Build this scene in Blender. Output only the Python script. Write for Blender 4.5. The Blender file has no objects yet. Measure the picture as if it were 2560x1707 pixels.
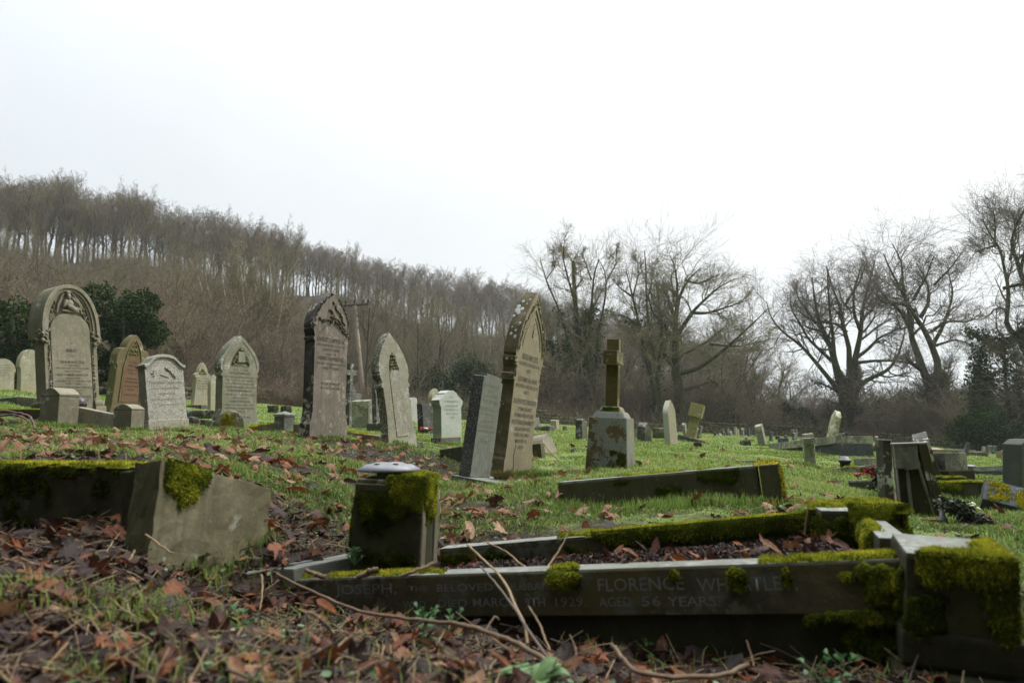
import bpy, bmesh, math, random
import numpy as np
from mathutils import Vector, Matrix

R = math.radians
S = bpy.context.scene
COL = S.collection
random.seed(7)
rng = np.random.default_rng(11)

# ---------------------------------------------------------------- camera, world, sun, exposure
FPX, CU, CV, PITCH = 1849.0, 1280.0, 853.5, R(6.4)
cam = bpy.data.cameras.new("camera")
cam.lens = 26.0; cam.sensor_width = 36.0; cam.clip_start = 0.05; cam.clip_end = 20000
cam.dof.use_dof = True; cam.dof.focus_distance = 7.5; cam.dof.aperture_fstop = 3.6
camo = bpy.data.objects.new("camera", cam); COL.objects.link(camo)
camo.location = (0, 0, 0); camo.rotation_euler = (R(90) + PITCH, 0, 0)
S.camera = camo

SUN_EL, SUN_AZ = R(52), R(70)          # azimuth from the view direction towards the right
w = bpy.data.worlds.new("World"); S.world = w; w.use_nodes = True
nt = w.node_tree; nt.nodes.clear()
def N(t, x=0): return nt.nodes.new(t)
out = N('ShaderNodeOutputWorld'); bg = N('ShaderNodeBackground')
sky = N('ShaderNodeTexSky'); sky.sky_type = 'NISHITA'; sky.sun_disc = False
sky.sun_elevation = SUN_EL; sky.sun_rotation = SUN_AZ; sky.air_density = 1.0; sky.dust_density = 4.0
hs = N('ShaderNodeHueSaturation'); hs.inputs['Saturation'].default_value = 0.25
nt.links.new(sky.outputs[0], hs.inputs['Color'])
tc = N('ShaderNodeTexCoord'); sep = N('ShaderNodeSeparateXYZ'); nt.links.new(tc.outputs['Generated'], sep.inputs[0])
# overcast cloud sheet: brighter overhead and towards the hidden sun, soft mottling
mr = N('ShaderNodeMapRange'); mr.inputs['From Min'].default_value = 0; mr.inputs['From Max'].default_value = 1
mr.inputs['To Min'].default_value = 4.8; mr.inputs['To Max'].default_value = 42.0
pz = N('ShaderNodeMath'); pz.operation = 'POWER'; pz.use_clamp = True; pz.inputs[1].default_value = 3.6; nt.links.new(sep.outputs['Z'], pz.inputs[0]); nt.links.new(pz.outputs[0], mr.inputs['Value'])
mx = N('ShaderNodeMapRange'); mx.inputs['From Min'].default_value = -0.6; mx.inputs['From Max'].default_value = 0.5
mx.inputs['To Min'].default_value = 0.86; mx.inputs['To Max'].default_value = 1.1
nt.links.new(sep.outputs['X'], mx.inputs['Value'])
my = N('ShaderNodeMapRange'); my.inputs['From Min'].default_value = -0.5; my.inputs['From Max'].default_value = 0.5
my.inputs['To Min'].default_value = 0.28; my.inputs['To Max'].default_value = 1.0
nt.links.new(sep.outputs['Y'], my.inputs['Value'])
nz = N('ShaderNodeTexNoise'); nz.inputs['Scale'].default_value = 1.6; nz.inputs['Detail'].default_value = 4
nt.links.new(tc.outputs['Generated'], nz.inputs['Vector'])
mn = N('ShaderNodeMapRange'); mn.inputs['To Min'].default_value = 0.86; mn.inputs['To Max'].default_value = 1.1
mn.inputs['From Min'].default_value = .3; mn.inputs['From Max'].default_value = .7
nt.links.new(nz.outputs[0], mn.inputs['Value'])
def M2(a, b):
    m = N('ShaderNodeMath'); m.operation = 'MULTIPLY'; nt.links.new(a, m.inputs[0]); nt.links.new(b, m.inputs[1]); return m.outputs[0]
lum = M2(M2(mr.outputs[0], mx.outputs[0]), M2(my.outputs[0], mn.outputs[0]))
mixc = N('ShaderNodeMixRGB'); mixc.inputs[1].default_value = (0.90, 0.955, 1.0, 1); mixc.inputs[2].default_value = (1.0, 1.0, 1.0, 1)
mcx = N('ShaderNodeMapRange'); mcx.inputs['From Min'].default_value = -0.5; mcx.inputs['From Max'].default_value = 0.1
nt.links.new(sep.outputs['X'], mcx.inputs['Value']); nt.links.new(mcx.outputs[0], mixc.inputs[0])
vm = N('ShaderNodeVectorMath'); vm.operation = 'SCALE'; nt.links.new(mixc.outputs[0], vm.inputs[0]); nt.links.new(lum, vm.inputs['Scale'])
fm = N('ShaderNodeMixRGB'); fm.inputs[0].default_value = 0.85
nt.links.new(hs.outputs[0], fm.inputs[1]); nt.links.new(vm.outputs[0], fm.inputs[2])
nt.links.new(fm.outputs[0], bg.inputs['Color']); bg.inputs['Strength'].default_value = 0.10
nt.links.new(bg.outputs[0], out.inputs[0])

sl = bpy.data.lights.new("sun", 'SUN'); sl.energy = 1.4; sl.angle = R(14); sl.color = (1.0, 0.97, 0.92)
so = bpy.data.objects.new("sun", sl); COL.objects.link(so)
sd = Vector((math.sin(SUN_AZ) * math.cos(SUN_EL), math.cos(SUN_AZ) * math.cos(SUN_EL), math.sin(SUN_EL)))
so.rotation_euler = sd.to_track_quat('Z', 'Y').to_euler(); so.location = (30, 20, 60)
S.view_settings.view_transform = 'Standard'; S.view_settings.look = 'None'
S.view_settings.exposure = 0.92; S.view_settings.gamma = 1.0
S.cycles.use_denoising = True
S.cycles.max_bounces = 6; S.cycles.diffuse_bounces = 3; S.cycles.volume_bounces = 1
S.cycles.transparent_max_bounces = 8

# ---------------------------------------------------------------- helpers
def P(u, v, d):
    """point of the place whose sight line passes picture position (u, v), d metres ahead"""
    x, y = (u - CU) / FPX, (CV - v) / FPX
    Y = math.cos(PITCH) - math.sin(PITCH) * y; Z = math.sin(PITCH) + math.cos(PITCH) * y
    return Vector((x / Y * d, d, Z / Y * d))

def tag(o, label=None, cat=None, group=None, kind=None):
    if label: o['label'] = label
    if cat: o['category'] = cat
    if group: o['group'] = group
    if kind: o['kind'] = kind
    return o

def thing(name, label, cat, M=None, group=None):
    o = bpy.data.objects.new(name, None); COL.objects.link(o); o.empty_display_size = .1
    if M is not None: o.matrix_world = M
    return tag(o, label, cat, group)

def link(name, me, mat, parent=None):
    o = bpy.data.objects.new(name, me); COL.objects.link(o)
    if mat is not None and len(me.materials) == 0: me.materials.append(mat)
    if parent is not None: o.parent = parent
    return o

def npmesh(name, V, F, attrs=None, smooth=False):
    V = np.asarray(V, dtype=np.float32); Fs = F if isinstance(F, (list, tuple)) else [F]
    Fs = [np.asarray(f, dtype=np.int32) for f in Fs if len(f)]
    me = bpy.data.meshes.new(name)
    me.vertices.add(len(V)); me.vertices.foreach_set('co', V.ravel())
    li = np.concatenate([f.ravel() for f in Fs]); tot = np.concatenate([np.full(len(f), f.shape[1], np.int32) for f in Fs])
    st = np.concatenate([[0], np.cumsum(tot)[:-1]]).astype(np.int32)
    me.loops.add(len(li)); me.loops.foreach_set('vertex_index', li)
    me.polygons.add(len(tot)); me.polygons.foreach_set('loop_start', st); me.polygons.foreach_set('loop_total', tot)
    if smooth: me.polygons.foreach_set('use_smooth', np.ones(len(tot), bool))
    for k, a in (attrs or {}).items():
        a = np.asarray(a, dtype=np.float32)
        if a.ndim == 1:
            at = me.attributes.new(k, 'FLOAT', 'POINT'); at.data.foreach_set('value', a)
        else:
            at = me.attributes.new(k, 'FLOAT_VECTOR', 'POINT'); at.data.foreach_set('vector', a.ravel())
    me.update(calc_edges=True); me.validate()
    return me

class MB:
    """collects faces of one part"""
    def __init__(s): s.V = []; s.T = []; s.Q = []; s.n = 0
    def add(s, V, F):
        V = np.asarray(V, float); F = np.asarray(F, int)
        if F.ndim == 2 and F.shape[1] == 3: s.T.append(F + s.n)
        else: s.Q.append(F + s.n)
        s.V.append(V); s.n += len(V)
    def tube(s, pts, rad, k=8, cap=True):
        pts = np.asarray(pts, float)[None]; rad = np.broadcast_to(np.asarray(rad, float), (pts.shape[1],))[None]
        V, F = tubes(pts, rad, k); s.add(V, F)
        if cap:
            n = pts.shape[1]
            for b in (0, (n - 1) * k):
                c = len(V); 
                ring = V[b:b + k]; s.add(np.vstack([ring, ring.mean(0)]), [[i, (i + 1) % k, k] for i in range(k)])
    def ell(s, c, r, rot=None, a=8, b=5):
        th = np.linspace(0, 2 * math.pi, a, endpoint=False); ph = np.linspace(-math.pi / 2, math.pi / 2, b + 2)
        V = [(math.cos(p) * math.cos(t), math.cos(p) * math.sin(t), math.sin(p)) for p in ph for t in th]
        V = np.array(V) * np.array(r)
        if rot is not None: V = V @ np.array(rot).T
        F = [[i * a + j, i * a + (j + 1) % a, (i + 1) * a + (j + 1) % a, (i + 1) * a + j] for i in range(b + 1) for j in range(a)]
        s.add(V + np.array(c), F)
    def mesh(s, name, smooth=False):
        return npmesh(name, np.vstack(s.V), [np.vstack(x) for x in (s.T, s.Q) if x], smooth=smooth)
    def build(s, name, mat, parent=None, smooth=False): return link(name, s.mesh(name, smooth), mat, parent)

def tubes(Pt, Rd, k):
    """Pt (N,n,3) polylines, Rd (N,n) radii -> vertices, quads"""
    Nn, n, _ = Pt.shape
    T = np.gradient(Pt, axis=1); T /= np.linalg.norm(T, axis=2, keepdims=True) + 1e-9
    ref = np.where(np.abs(T[:, :1, 2:3]) > .8, np.array([1., 0, 0]), np.array([0, 0, 1.]))
    ref = np.broadcast_to(ref, T.shape)
    U = np.cross(T, ref); U /= np.linalg.norm(U, axis=2, keepdims=True) + 1e-9
    W = np.cross(T, U)
    a = np.arange(k) * 2 * math.pi / k
    V = Pt[:, :, None, :] + Rd[:, :, None, None] * (U[:, :, None, :] * np.cos(a)[None, None, :, None] + W[:, :, None, :] * np.sin(a)[None, None, :, None])
    V = V.reshape(-1, 3)
    b = (np.arange(Nn)[:, None, None] * n + np.arange(n - 1)[None, :, None]) * k
    j = np.arange(k)[None, None, :]; j2 = (j + 1) % k
    F = np.stack([b + j, b + j2, b + k + j2, b + k + j], -1).reshape(-1, 4)
    return V, F

def hash3(i, j, k):
    h = (i * 374761393 + j * 668265263 + k * 1274126177) & 0xffffffff
    h = ((h ^ (h >> 13)) * 1103515245) & 0xffffffff
    return ((h ^ (h >> 16)) & 0xffff) / 65535.0
def vnoise(x, y, s=0):
    x = np.asarray(x, float) + 1000; y = np.asarray(y, float) + 1000
    i = np.floor(x).astype(np.int64); j = np.floor(y).astype(np.int64); fx = x - i; fy = y - j
    fx = fx * fx * (3 - 2 * fx); fy = fy * fy * (3 - 2 * fy)
    a = hash3(i, j, s); b = hash3(i + 1, j, s); c = hash3(i, j + 1, s); d = hash3(i + 1, j + 1, s)
    return (a * (1 - fx) + b * fx) * (1 - fy) + (c * (1 - fx) + d * fx) * fy
def fbm(x, y, s=0, o=3):
    r = 0; a = .5; t = 0
    for q in range(o):
        r = r + a * vnoise(np.asarray(x) * 2 ** q, np.asarray(y) * 2 ** q, s + q); t += a; a *= .5
    return r / t

# ---------------------------------------------------------------- materials
def newmat(name):
    m = bpy.data.materials.new(name); m.use_nodes = True; t = m.node_tree; t.nodes.clear()
    o = t.nodes.new('ShaderNodeOutputMaterial'); b = t.nodes.new('ShaderNodeBsdfPrincipled')
    t.links.new(b.outputs[0], o.inputs[0]); b.inputs['Specular IOR Level'].default_value = 0.3
    return m, t, b
class G:
    def __init__(s, t): s.t = t
    def n(s, k, **kw):
        x = s.t.nodes.new(k)
        for a, b in kw.items(): setattr(x, a, b)
        return x
    def l(s, a, b): s.t.links.new(a, b)
    def noise(s, vec, sc, det=4, rough=.6):
        x = s.n('ShaderNodeTexNoise'); x.inputs['Scale'].default_value = sc; x.inputs['Detail'].default_value = det; x.inputs['Roughness'].default_value = rough
        s.l(vec, x.inputs['Vector']); return x.outputs[0]
    def ramp(s, f, a, b, lo=0, hi=1):
        x = s.n('ShaderNodeMapRange'); x.inputs['From Min'].default_value = a; x.inputs['From Max'].default_value = b
        x.inputs['To Min'].default_value = lo; x.inputs['To Max'].default_value = hi
        s.l(f, x.inputs['Value']); return x.outputs[0]
    def mix(s, f, a, b, mode='MIX'):
        x = s.n('ShaderNodeMixRGB', blend_type=mode)
        for i, q in ((0, f), (1, a), (2, b)):
            if hasattr(q, 'links'): s.l(q, x.inputs[i])
            elif i == 0: x.inputs[0].default_value = q
            else: x.inputs[i].default_value = (*q, 1)
        return x.outputs[0]
    def math(s, op, a, b=None):
        x = s.n('ShaderNodeMath', operation=op)
        for i, q in ((0, a), (1, b)):
            if q is None: continue
            if hasattr(q, 'links'): s.l(q, x.inputs[i])
            else: x.inputs[i].default_value = q
        return x.outputs[0]

SEED = [0.0]
def stone(name, base, dark, lichen=None, lich=0.3, algae=None, alg=0.3, side=None, sideamt=0.8, speck=None, spk=0.0, streak=0.4, rough=.85, bump=.25, low=None):
    """weathered stone: base/dark mottling, vertical run marks, lichen discs, algae film, pitted speckle"""
    m, t, b = newmat(name); g = G(t); SEED[0] += 7.31
    tcn = g.n('ShaderNodeTexCoord'); mp = g.n('ShaderNodeMapping'); mp.inputs['Location'].default_value = (SEED[0], SEED[0] * .7, SEED[0] * 1.3)
    g.l(tcn.outputs['Object'], mp.inputs[0]); v = mp.outputs[0]
    c = g.mix(g.ramp(g.noise(v, 5, 6, .7), .38, .62), base, dark)
    mp2 = g.n('ShaderNodeMapping'); mp2.inputs['Scale'].default_value = (26, 26, 1.6); g.l(v, mp2.inputs[0])
    c = g.mix(g.math('MULTIPLY', g.ramp(g.noise(mp2.outputs[0], 1, 4), .45, .7), streak), c, tuple(x * .55 for x in dark))
    c = g.mix(g.ramp(g.noise(v, 160, 3, .8), .3, .7, 0, .35), c, tuple(x * .5 for x in dark))
    c = g.mix(g.ramp(g.noise(v, 19, 6, .75), .53, .62, 0, .45), c, tuple(min(.6, x * 1.45) for x in base))
    c = g.mix(g.ramp(g.noise(v, 38, 5, .8), .58, .66, 0, .55), c, tuple(x * .45 for x in dark))
    if algae: c = g.mix(g.math('MULTIPLY', g.ramp(g.noise(v, 3.3, 5, .7), .4, .62), alg), c, algae)
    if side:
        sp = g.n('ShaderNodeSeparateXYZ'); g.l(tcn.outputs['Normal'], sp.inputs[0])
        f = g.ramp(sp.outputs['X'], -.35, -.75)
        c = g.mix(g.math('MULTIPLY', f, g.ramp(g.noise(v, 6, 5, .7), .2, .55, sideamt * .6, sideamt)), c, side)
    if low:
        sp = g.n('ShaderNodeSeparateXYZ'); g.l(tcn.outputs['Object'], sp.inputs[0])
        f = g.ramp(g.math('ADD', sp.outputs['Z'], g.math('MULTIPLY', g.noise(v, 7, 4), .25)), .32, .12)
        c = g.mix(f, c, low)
    if speck: c = g.mix(g.math('MULTIPLY', g.ramp(g.noise(v, 55, 3, .7), .52, .58), spk), c, speck)
    if lichen:
        vo = g.n('ShaderNodeTexVoronoi'); vo.inputs['Scale'].default_value = 13; vo.inputs['Randomness'].default_value = 1
        wv = g.n('ShaderNodeVectorMath', operation='ADD'); g.l(v, wv.inputs[0])
        nn = g.n('ShaderNodeTexNoise'); nn.inputs['Scale'].default_value = 30; g.l(v, nn.inputs['Vector'])
        sc = g.n('ShaderNodeVectorMath', operation='SCALE'); sc.inputs['Scale'].default_value = .035; g.l(nn.outputs[1], sc.inputs[0]); g.l(sc.outputs[0], wv.inputs[1])
        g.l(wv.outputs[0], vo.inputs['Vector'])
        area = g.ramp(g.noise(v, 4.5, 3, .6), .62 - lich * .35, .70 - lich * .35)
        v2 = g.n('ShaderNodeTexVoronoi'); v2.inputs['Scale'].default_value = 34; g.l(wv.outputs[0], v2.inputs['Vector'])
        disc = g.math('MAXIMUM', g.ramp(vo.outputs['Distance'], .38 + lich * .26, .33 + lich * .26), g.ramp(v2.outputs['Distance'], .38, .32))
        lichen_c = g.mix(g.ramp(g.noise(v, 60, 4, .8), .35, .65), lichen, tuple(x * .72 for x in lichen))
        if lich > .42: disc = g.math('MAXIMUM', g.ramp(g.noise(wv.outputs[0], 5.5, 5, .6), .50, .52), g.math('MULTIPLY', disc, g.ramp(g.noise(v, 5.5, 3), .43, .47)))
        c = g.mix(g.math('MULTIPLY', g.math('MULTIPLY', disc, area), g.ramp(g.noise(v, 70, 4, .8), .3, .5, .45, .95)), c, lichen_c)
    g.l(c, b.inputs['Base Color']); b.inputs['Roughness'].default_value = rough
    bp = g.n('ShaderNodeBump'); bp.inputs['Strength'].default_value = bump; bp.inputs['Distance'].default_value = .01
    h = g.math('ADD', g.noise(v, 90, 5, .7), g.math('MULTIPLY', g.noise(v, 14, 4), 2.0))
    g.l(h, bp.inputs['Height']); g.l(bp.outputs[0], b.inputs['Normal'])
    return m

def plain(name, c1, c2=None, rough=.7, sc=8, metal=0, bump=0, attr=None, ramp=None, spec=.3, trans=0, two=None):
    """two-tone noise colour, or a colour ramp driven by a point attribute"""
    m, t, b = newmat(name); g = G(t)
    tcn = g.n('ShaderNodeTexCoord'); v = tcn.outputs['Object']
    if attr:
        at = g.n('ShaderNodeAttribute'); at.attribute_name = attr
        cr = g.n('ShaderNodeValToRGB'); e = cr.color_ramp.elements; cr.color_ramp.interpolation = 'LINEAR'
        for i, (p, c) in enumerate(ramp):
            x = e[i] if i < 2 else e.new(p)
            x.position = p; x.color = (*c, 1)
        g.l(at.outputs['Fac'], cr.inputs[0]); c = cr.outputs[0]
        if c2: c = g.mix(g.ramp(g.noise(v, sc, 3), .45, .7), c, c2, 'MULTIPLY')
    else:
        c = g.mix(g.ramp(g.noise(v, sc, 5, .7), .35, .65), c1, c2 or c1)
    g.l(c, b.inputs['Base Color']); b.inputs['Roughness'].default_value = rough; b.inputs['Metallic'].default_value = metal
    b.inputs['Specular IOR Level'].default_value = spec
    if bump:
        bp = g.n('ShaderNodeBump'); bp.inputs['Strength'].default_value = bump; bp.inputs['Distance'].default_value = .01
        g.l(g.noise(v, sc * 6, 5, .7), bp.inputs['Height']); g.l(bp.outputs[0], b.inputs['Normal'])
    if trans:
        o = t.nodes['Material Output'] if 'Material Output' in t.nodes else [x for x in t.nodes if x.type == 'OUTPUT_MATERIAL'][0]
        tr = g.n('ShaderNodeBsdfTranslucent'); g.l(c, tr.inputs[0]); ms = g.n('ShaderNodeMixShader'); ms.inputs[0].default_value = trans
        g.l(b.outputs[0], ms.inputs[1]); g.l(tr.outputs[0], ms.inputs[2]); g.l(ms.outputs[0], o.inputs[0])
    return m

OLV = (.045, .042, .014); WHT = (.55, .56, .50); GRYL = (.30, .33, .31)
MS = {
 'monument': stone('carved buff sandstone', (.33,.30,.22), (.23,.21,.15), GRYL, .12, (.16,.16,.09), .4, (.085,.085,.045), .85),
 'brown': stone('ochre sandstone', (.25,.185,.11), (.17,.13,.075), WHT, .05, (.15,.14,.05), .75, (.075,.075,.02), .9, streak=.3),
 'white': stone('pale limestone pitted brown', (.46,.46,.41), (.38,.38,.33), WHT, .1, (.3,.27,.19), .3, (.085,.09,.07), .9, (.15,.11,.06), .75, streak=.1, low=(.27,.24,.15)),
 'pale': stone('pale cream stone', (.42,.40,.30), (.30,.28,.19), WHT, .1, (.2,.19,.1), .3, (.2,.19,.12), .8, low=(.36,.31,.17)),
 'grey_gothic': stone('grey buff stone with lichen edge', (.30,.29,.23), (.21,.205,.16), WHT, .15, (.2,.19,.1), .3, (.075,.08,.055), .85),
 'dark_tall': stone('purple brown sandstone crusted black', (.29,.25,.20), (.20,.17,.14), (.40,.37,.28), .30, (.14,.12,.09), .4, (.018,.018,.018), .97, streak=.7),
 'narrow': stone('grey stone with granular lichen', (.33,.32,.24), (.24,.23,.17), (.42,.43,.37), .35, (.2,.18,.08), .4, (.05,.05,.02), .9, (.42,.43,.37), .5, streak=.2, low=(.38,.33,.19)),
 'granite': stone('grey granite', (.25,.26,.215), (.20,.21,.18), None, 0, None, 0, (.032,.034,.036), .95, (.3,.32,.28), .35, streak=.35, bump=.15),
 'curtis': stone('smooth buff sandstone', (.39,.34,.235), (.33,.285,.195), WHT, .04, (.29,.24,.14), .3, (.05,.042,.01), .95, streak=.22, bump=.12),
 'cross': stone('olive stained sandstone', (.26,.24,.14), (.19,.17,.09), GRYL, .12, (.18,.16,.06), .5, (.075,.062,.014), .95),
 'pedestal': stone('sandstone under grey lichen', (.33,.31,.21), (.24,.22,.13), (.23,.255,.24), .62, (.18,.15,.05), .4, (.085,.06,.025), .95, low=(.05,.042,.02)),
 'kerb_dark': stone('damp dark sandstone', (.050,.046,.026), (.024,.024,.014), (.10,.105,.08), .08, (.04,.045,.012), .6, None, 0, streak=.6, low=None),
 'kerb_text': stone('damp inscribed sandstone', (.105,.092,.052), (.038,.038,.028), (.12,.13,.10), .35, (.085,.07,.02), .6, None, 0, streak=.25),
 'kerb_light': stone('buff kerb stone', (.23,.205,.125), (.13,.12,.07), (.36,.36,.30), .12, (.085,.08,.035), .9, (.045,.045,.018), .95, streak=.8),
 'kerb_mid': stone('olive brown damp kerb stone', (.12,.108,.06), (.065,.06,.035), (.26,.27,.22), .12, (.06,.06,.025), .8, (.045,.045,.018), .95, streak=.8),
 'kerb_top': stone('worn pale kerb stone', (.24,.25,.23), (.15,.16,.14), (.3,.32,.3), .3, (.1,.11,.05), .3, None, 0, streak=.1),
 'grey': stone('grey weathered stone', (.17,.17,.145), (.09,.09,.075), (.30,.31,.27), .3, (.12,.115,.06), .4, (.045,.045,.035), .9),
 'slate': stone('dark slate grey stone', (.075,.085,.09), (.05,.055,.06), (.22,.23,.22), .1, None, 0, None, 0, streak=.3),
 'black': stone('black polished stone', (.02,.02,.022), (.013,.013,.015), None, 0, None, 0, None, 0, streak=0, rough=.3, bump=.03),
 'lichen': stone('granite spotted with lichen', (.30,.31,.25), (.20,.2,.15), (.36,.37,.27), .55, (.06,.06,.03), .6, None, 0, (.04,.045,.03), .6, streak=.2),
 'yellowish': stone('yellow green stained stone', (.30,.28,.13), (.20,.18,.08), WHT, .1, (.25,.24,.08), .5, None, 0, streak=.3),
 'kerb_low': stone('stained and shade darkened stone', (.028,.025,.013), (.014,.013,.008), None, 0, (.03,.035,.008), .6, None, 0, streak=.7),  # dark stain, with the shade under the overhang put into the colour
 'wall': stone('mossy field stone', (.10,.10,.06), (.05,.05,.03), (.22,.22,.18), .2, (.09,.10,.02), .8, None, 0),
}
M_TXT = plain('dark cut lettering', (.045,.042,.035), (.07,.065,.05), .9)
M_TXTG = plain('grey lead lettering', (.19,.205,.20), (.13,.14,.135), .7)
M_TXTF = plain('faded lettering', (.06,.055,.045), (.10,.09,.07), .9)
M_BARK = plain('bark', (.12,.105,.078), (.08,.08,.05), .95, sc=3, bump=.5)
M_BARKG = plain('mossy green bark', (.075,.085,.03), (.06,.055,.035), .95, sc=1.5, bump=.5)
M_TWIG = plain('winter twigs', (.195,.162,.112), (.14,.118,.08), .95, sc=.4)
M_TWIGO = plain('olive winter twigs', (.235,.21,.125), (.17,.15,.095), .95, sc=.6)
M_TWIGP = plain('pale winter twigs', (.52,.48,.36), (.36,.33,.22), .9, sc=.8)
M_TWIGR = plain('reddish bramble stems', (.18,.128,.092), (.15,.122,.085), .9, sc=.5)
M_IVY = plain('ivy leaves', None, None, .75, attr='v', ramp=[(0, (.014,.028,.008)), (1, (.10,.15,.04)), (.5, (.034,.062,.016))], spec=.12)
M_MOSS = plain('moss', None, None, .95, attr='v', ramp=[(0, (.018,.026,.004)), (1, (.58,.52,.06)), (.35, (.09,.12,.010)), (.7, (.32,.33,.022))], spec=.1, trans=.25)
M_MOSSY = plain('yellow moss', None, None, .95, attr='v', ramp=[(0, (.08,.07,.006)), (1, (.46,.42,.05)), (.5, (.26,.24,.015))], spec=.1)
M_WOODS = plain('stick bark', (.20,.14,.09), (.13,.085,.055), .8, sc=30)
M_STRAW = plain('dry stalks', (.34,.25,.14), (.22,.16,.10), .8, sc=30)
M_METAL = plain('dull aluminium', (.26,.27,.29), (.17,.18,.20), .5, sc=30, metal=.3)
M_POT = plain('black plastic', (.012,.012,.014), (.02,.02,.022), .5)
M_POLE = plain('weathered pole timber', (.42,.36,.28), (.33,.28,.21), .9, sc=3)
M_IRON = plain('dark ironwork', (.03,.03,.035), (.045,.045,.05), .6)
# ---------------------------------------------------------------- terrain
CREST = [(-500, 600, 105), (0, 635, 110), (257, 657, 112), (395, 682, 118), (600, 708, 125), (712, 728, 130), (860, 752, 140), (968, 789, 150),
         (1082, 816, 165), (1235, 845, 185), (1389, 885, 205), (1550, 935, 225), (1750, 985, 240), (1900, 1025, 250)]
CTRL = [  # (u, v, depth): where the ground is seen
 (-300, 1600, 1.3), (0, 1700, 1.3), (640, 1700, 1.4), (1280, 1690, 1.6), (2000, 1700, 1.85), (2560, 1710, 1.95), (2900, 1700, 2.0),
 (385, 1385, 2.35), (0, 1352, 2.7), (-300, 1330, 2.6), (580, 1520, 2.55), (665, 1335, 2.8), (560, 1360, 2.6), (820, 1552, 2.42), (1000, 1588, 2.25), (1250, 1632, 2.1), (1500, 1678, 2.02), (1700, 1700, 1.95), (2000, 1722, 1.88), (2300, 1712, 1.8), (1000, 1640, 1.8), (1500, 1720, 1.7),
 (1250, 1520, 2.9), (1500, 1490, 2.75), (1800, 1485, 2.6), (2000, 1470, 2.6), (2150, 1500, 2.4), (1000, 1530, 2.9), (1100, 1385, 3.5), (800, 1395, 3.1), (1500, 1345, 3.3), (2060, 1330, 3.05), (2300, 1400, 2.9), (2540, 1440, 2.5),
 (650, 1290, 3.1), (500, 1180, 3.6), (200, 1160, 3.4), (0, 1162, 3.5),
 (900, 1210, 4.4), (1200, 1262, 4.6), (1500, 1275, 4.4), (1950, 1262, 4.0), (1700, 1248, 4.3), (2350, 1305, 4.1), (2560, 1300, 4.2),
 (1395, 1207, 4.9), (0, 1100, 6), (-300, 1090, 6), (300, 1090, 7.5), (150, 1070, 9), (600, 1105, 7.5), (1000, 1140, 7.3), (1200, 1224, 6.3), (1180, 1215, 6.5), (1293, 1182, 7.6),
 (1535, 1174, 7.8), (1800, 1160, 7.5), (2130, 1192, 8.8), (2290, 1312, 4.75), (2230, 1276, 5.6), (2350, 1195, 8.2), (2025, 1170, 9.0), (2560, 1215, 7.5),
 (423, 1076, 9.8), (820, 1094, 8.9), (1012, 1115, 8.5), (1130, 1111, 12), (1380, 1135, 10), (1690, 1121, 15), (1463, 1100, 13), (1620, 1104, 14),
 (600, 1064, 12.5), (315, 1044, 14), (200, 1030, 12), (20, 1000, 13), (-300, 990, 13), (60, 981, 17), (505, 1020, 20), (15, 975, 22), (890, 1062, 18), (1725, 1104, 20),
 (1040, 1055, 24), (1910, 1115, 19), (2090, 1122, 17), (2420, 1143, 20), (2560, 1165, 14), (2250, 1130, 20),
 (560, 1003, 32), (700, 1012, 36), (300, 990, 30), (0, 965, 30), (-400, 950, 30), (1000, 1038, 42), (1200, 1052, 46), (1400, 1061, 50), (1700, 1080, 55), (1850, 1090, 45),
 (1900, 1090, 60), (2150, 1100, 60), (2350, 1118, 50), (2560, 1145, 40), (2800, 1170, 40), (2100, 1105, 40), (2480, 1135, 30),
 (0, 880, 60), (-400, 860, 60), (400, 900, 62), (700, 940, 68), (1000, 975, 75), (1235, 1010, 85), (1500, 1040, 95), (1700, 1060, 100), (1900, 1075, 110), (2200, 1098, 110), (2560, 1130, 100), (2900, 1150, 100),
 (200, 760, 85), (700, 830, 98), (1000, 885, 112), (1250, 930, 130),
 (2100, 1085, 250), (2400, 1100, 250), (2700, 1105, 250),
 (2000, 1075, 700), (2300, 1075, 700), (2600, 1075, 700), (1900, 1040, 2000), (2200, 1035, 2000), (2600, 1030, 2000), (2800, 1030, 2000),
 (2000, 1025, 4200), (2200, 1012, 4200), (2350, 1000, 4200), (2600, 985, 4200), (2900, 975, 4200), (2400, 1040, 7000), (-300, 1040, 5000), (800, 1050, 5000), (1400, 1050, 5000)]
CTRL += CREST + [(u, v + 70, d * 1.35) for u, v, d in CREST] + [(u, v + 200, d * 2.6) for u, v, d in CREST]
_p = [P(*c) for c in CTRL]
_b = [Vector(q) for q in [(-3, -2, .1), (0, -3, -.45), (3, -2, -.8), (-8, -4, 1.2), (8, -4, -1.6), (0, -10, -.3), (-20, -10, 4), (20, -10, -3), (0, -40, 0), (-60, -40, 14), (60, -40, -6),
      (0, -2000, 0), (-2000, -500, 0), (2000, -500, -30), (0, 0, -.5), (-60, 10, 11), (60, 10, -4), (-1.2, .5, -.4), (1.5, .5, -.68)]]
_p = np.array([list(q) for q in _p + _b])
def _q(x, y):
    r = np.sqrt(x * x + y * y) + 1e-6; s = np.log1p(r / 3.0) / r
    return np.stack([x * s, y * s], -1), r
def _w(r): return r + 3.0
_Q, _r = _q(_p[:, 0], _p[:, 1])
def _k(d): return np.sqrt(d * d + .0016)
_A = _k(np.linalg.norm(_Q[:, None] - _Q[None], axis=2)); _n = len(_A)
_M = np.zeros((_n + 3, _n + 3)); _M[:_n, :_n] = _A - np.eye(_n) * 0.004; _M[:_n, _n] = 1; _M[:_n, _n + 1:] = _Q; _M[_n, :_n] = 1; _M[_n + 1:, :_n] = _Q.T
_c = np.linalg.solve(_M, np.concatenate([_p[:, 2] / _w(_r), [0, 0, 0]]))
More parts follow.
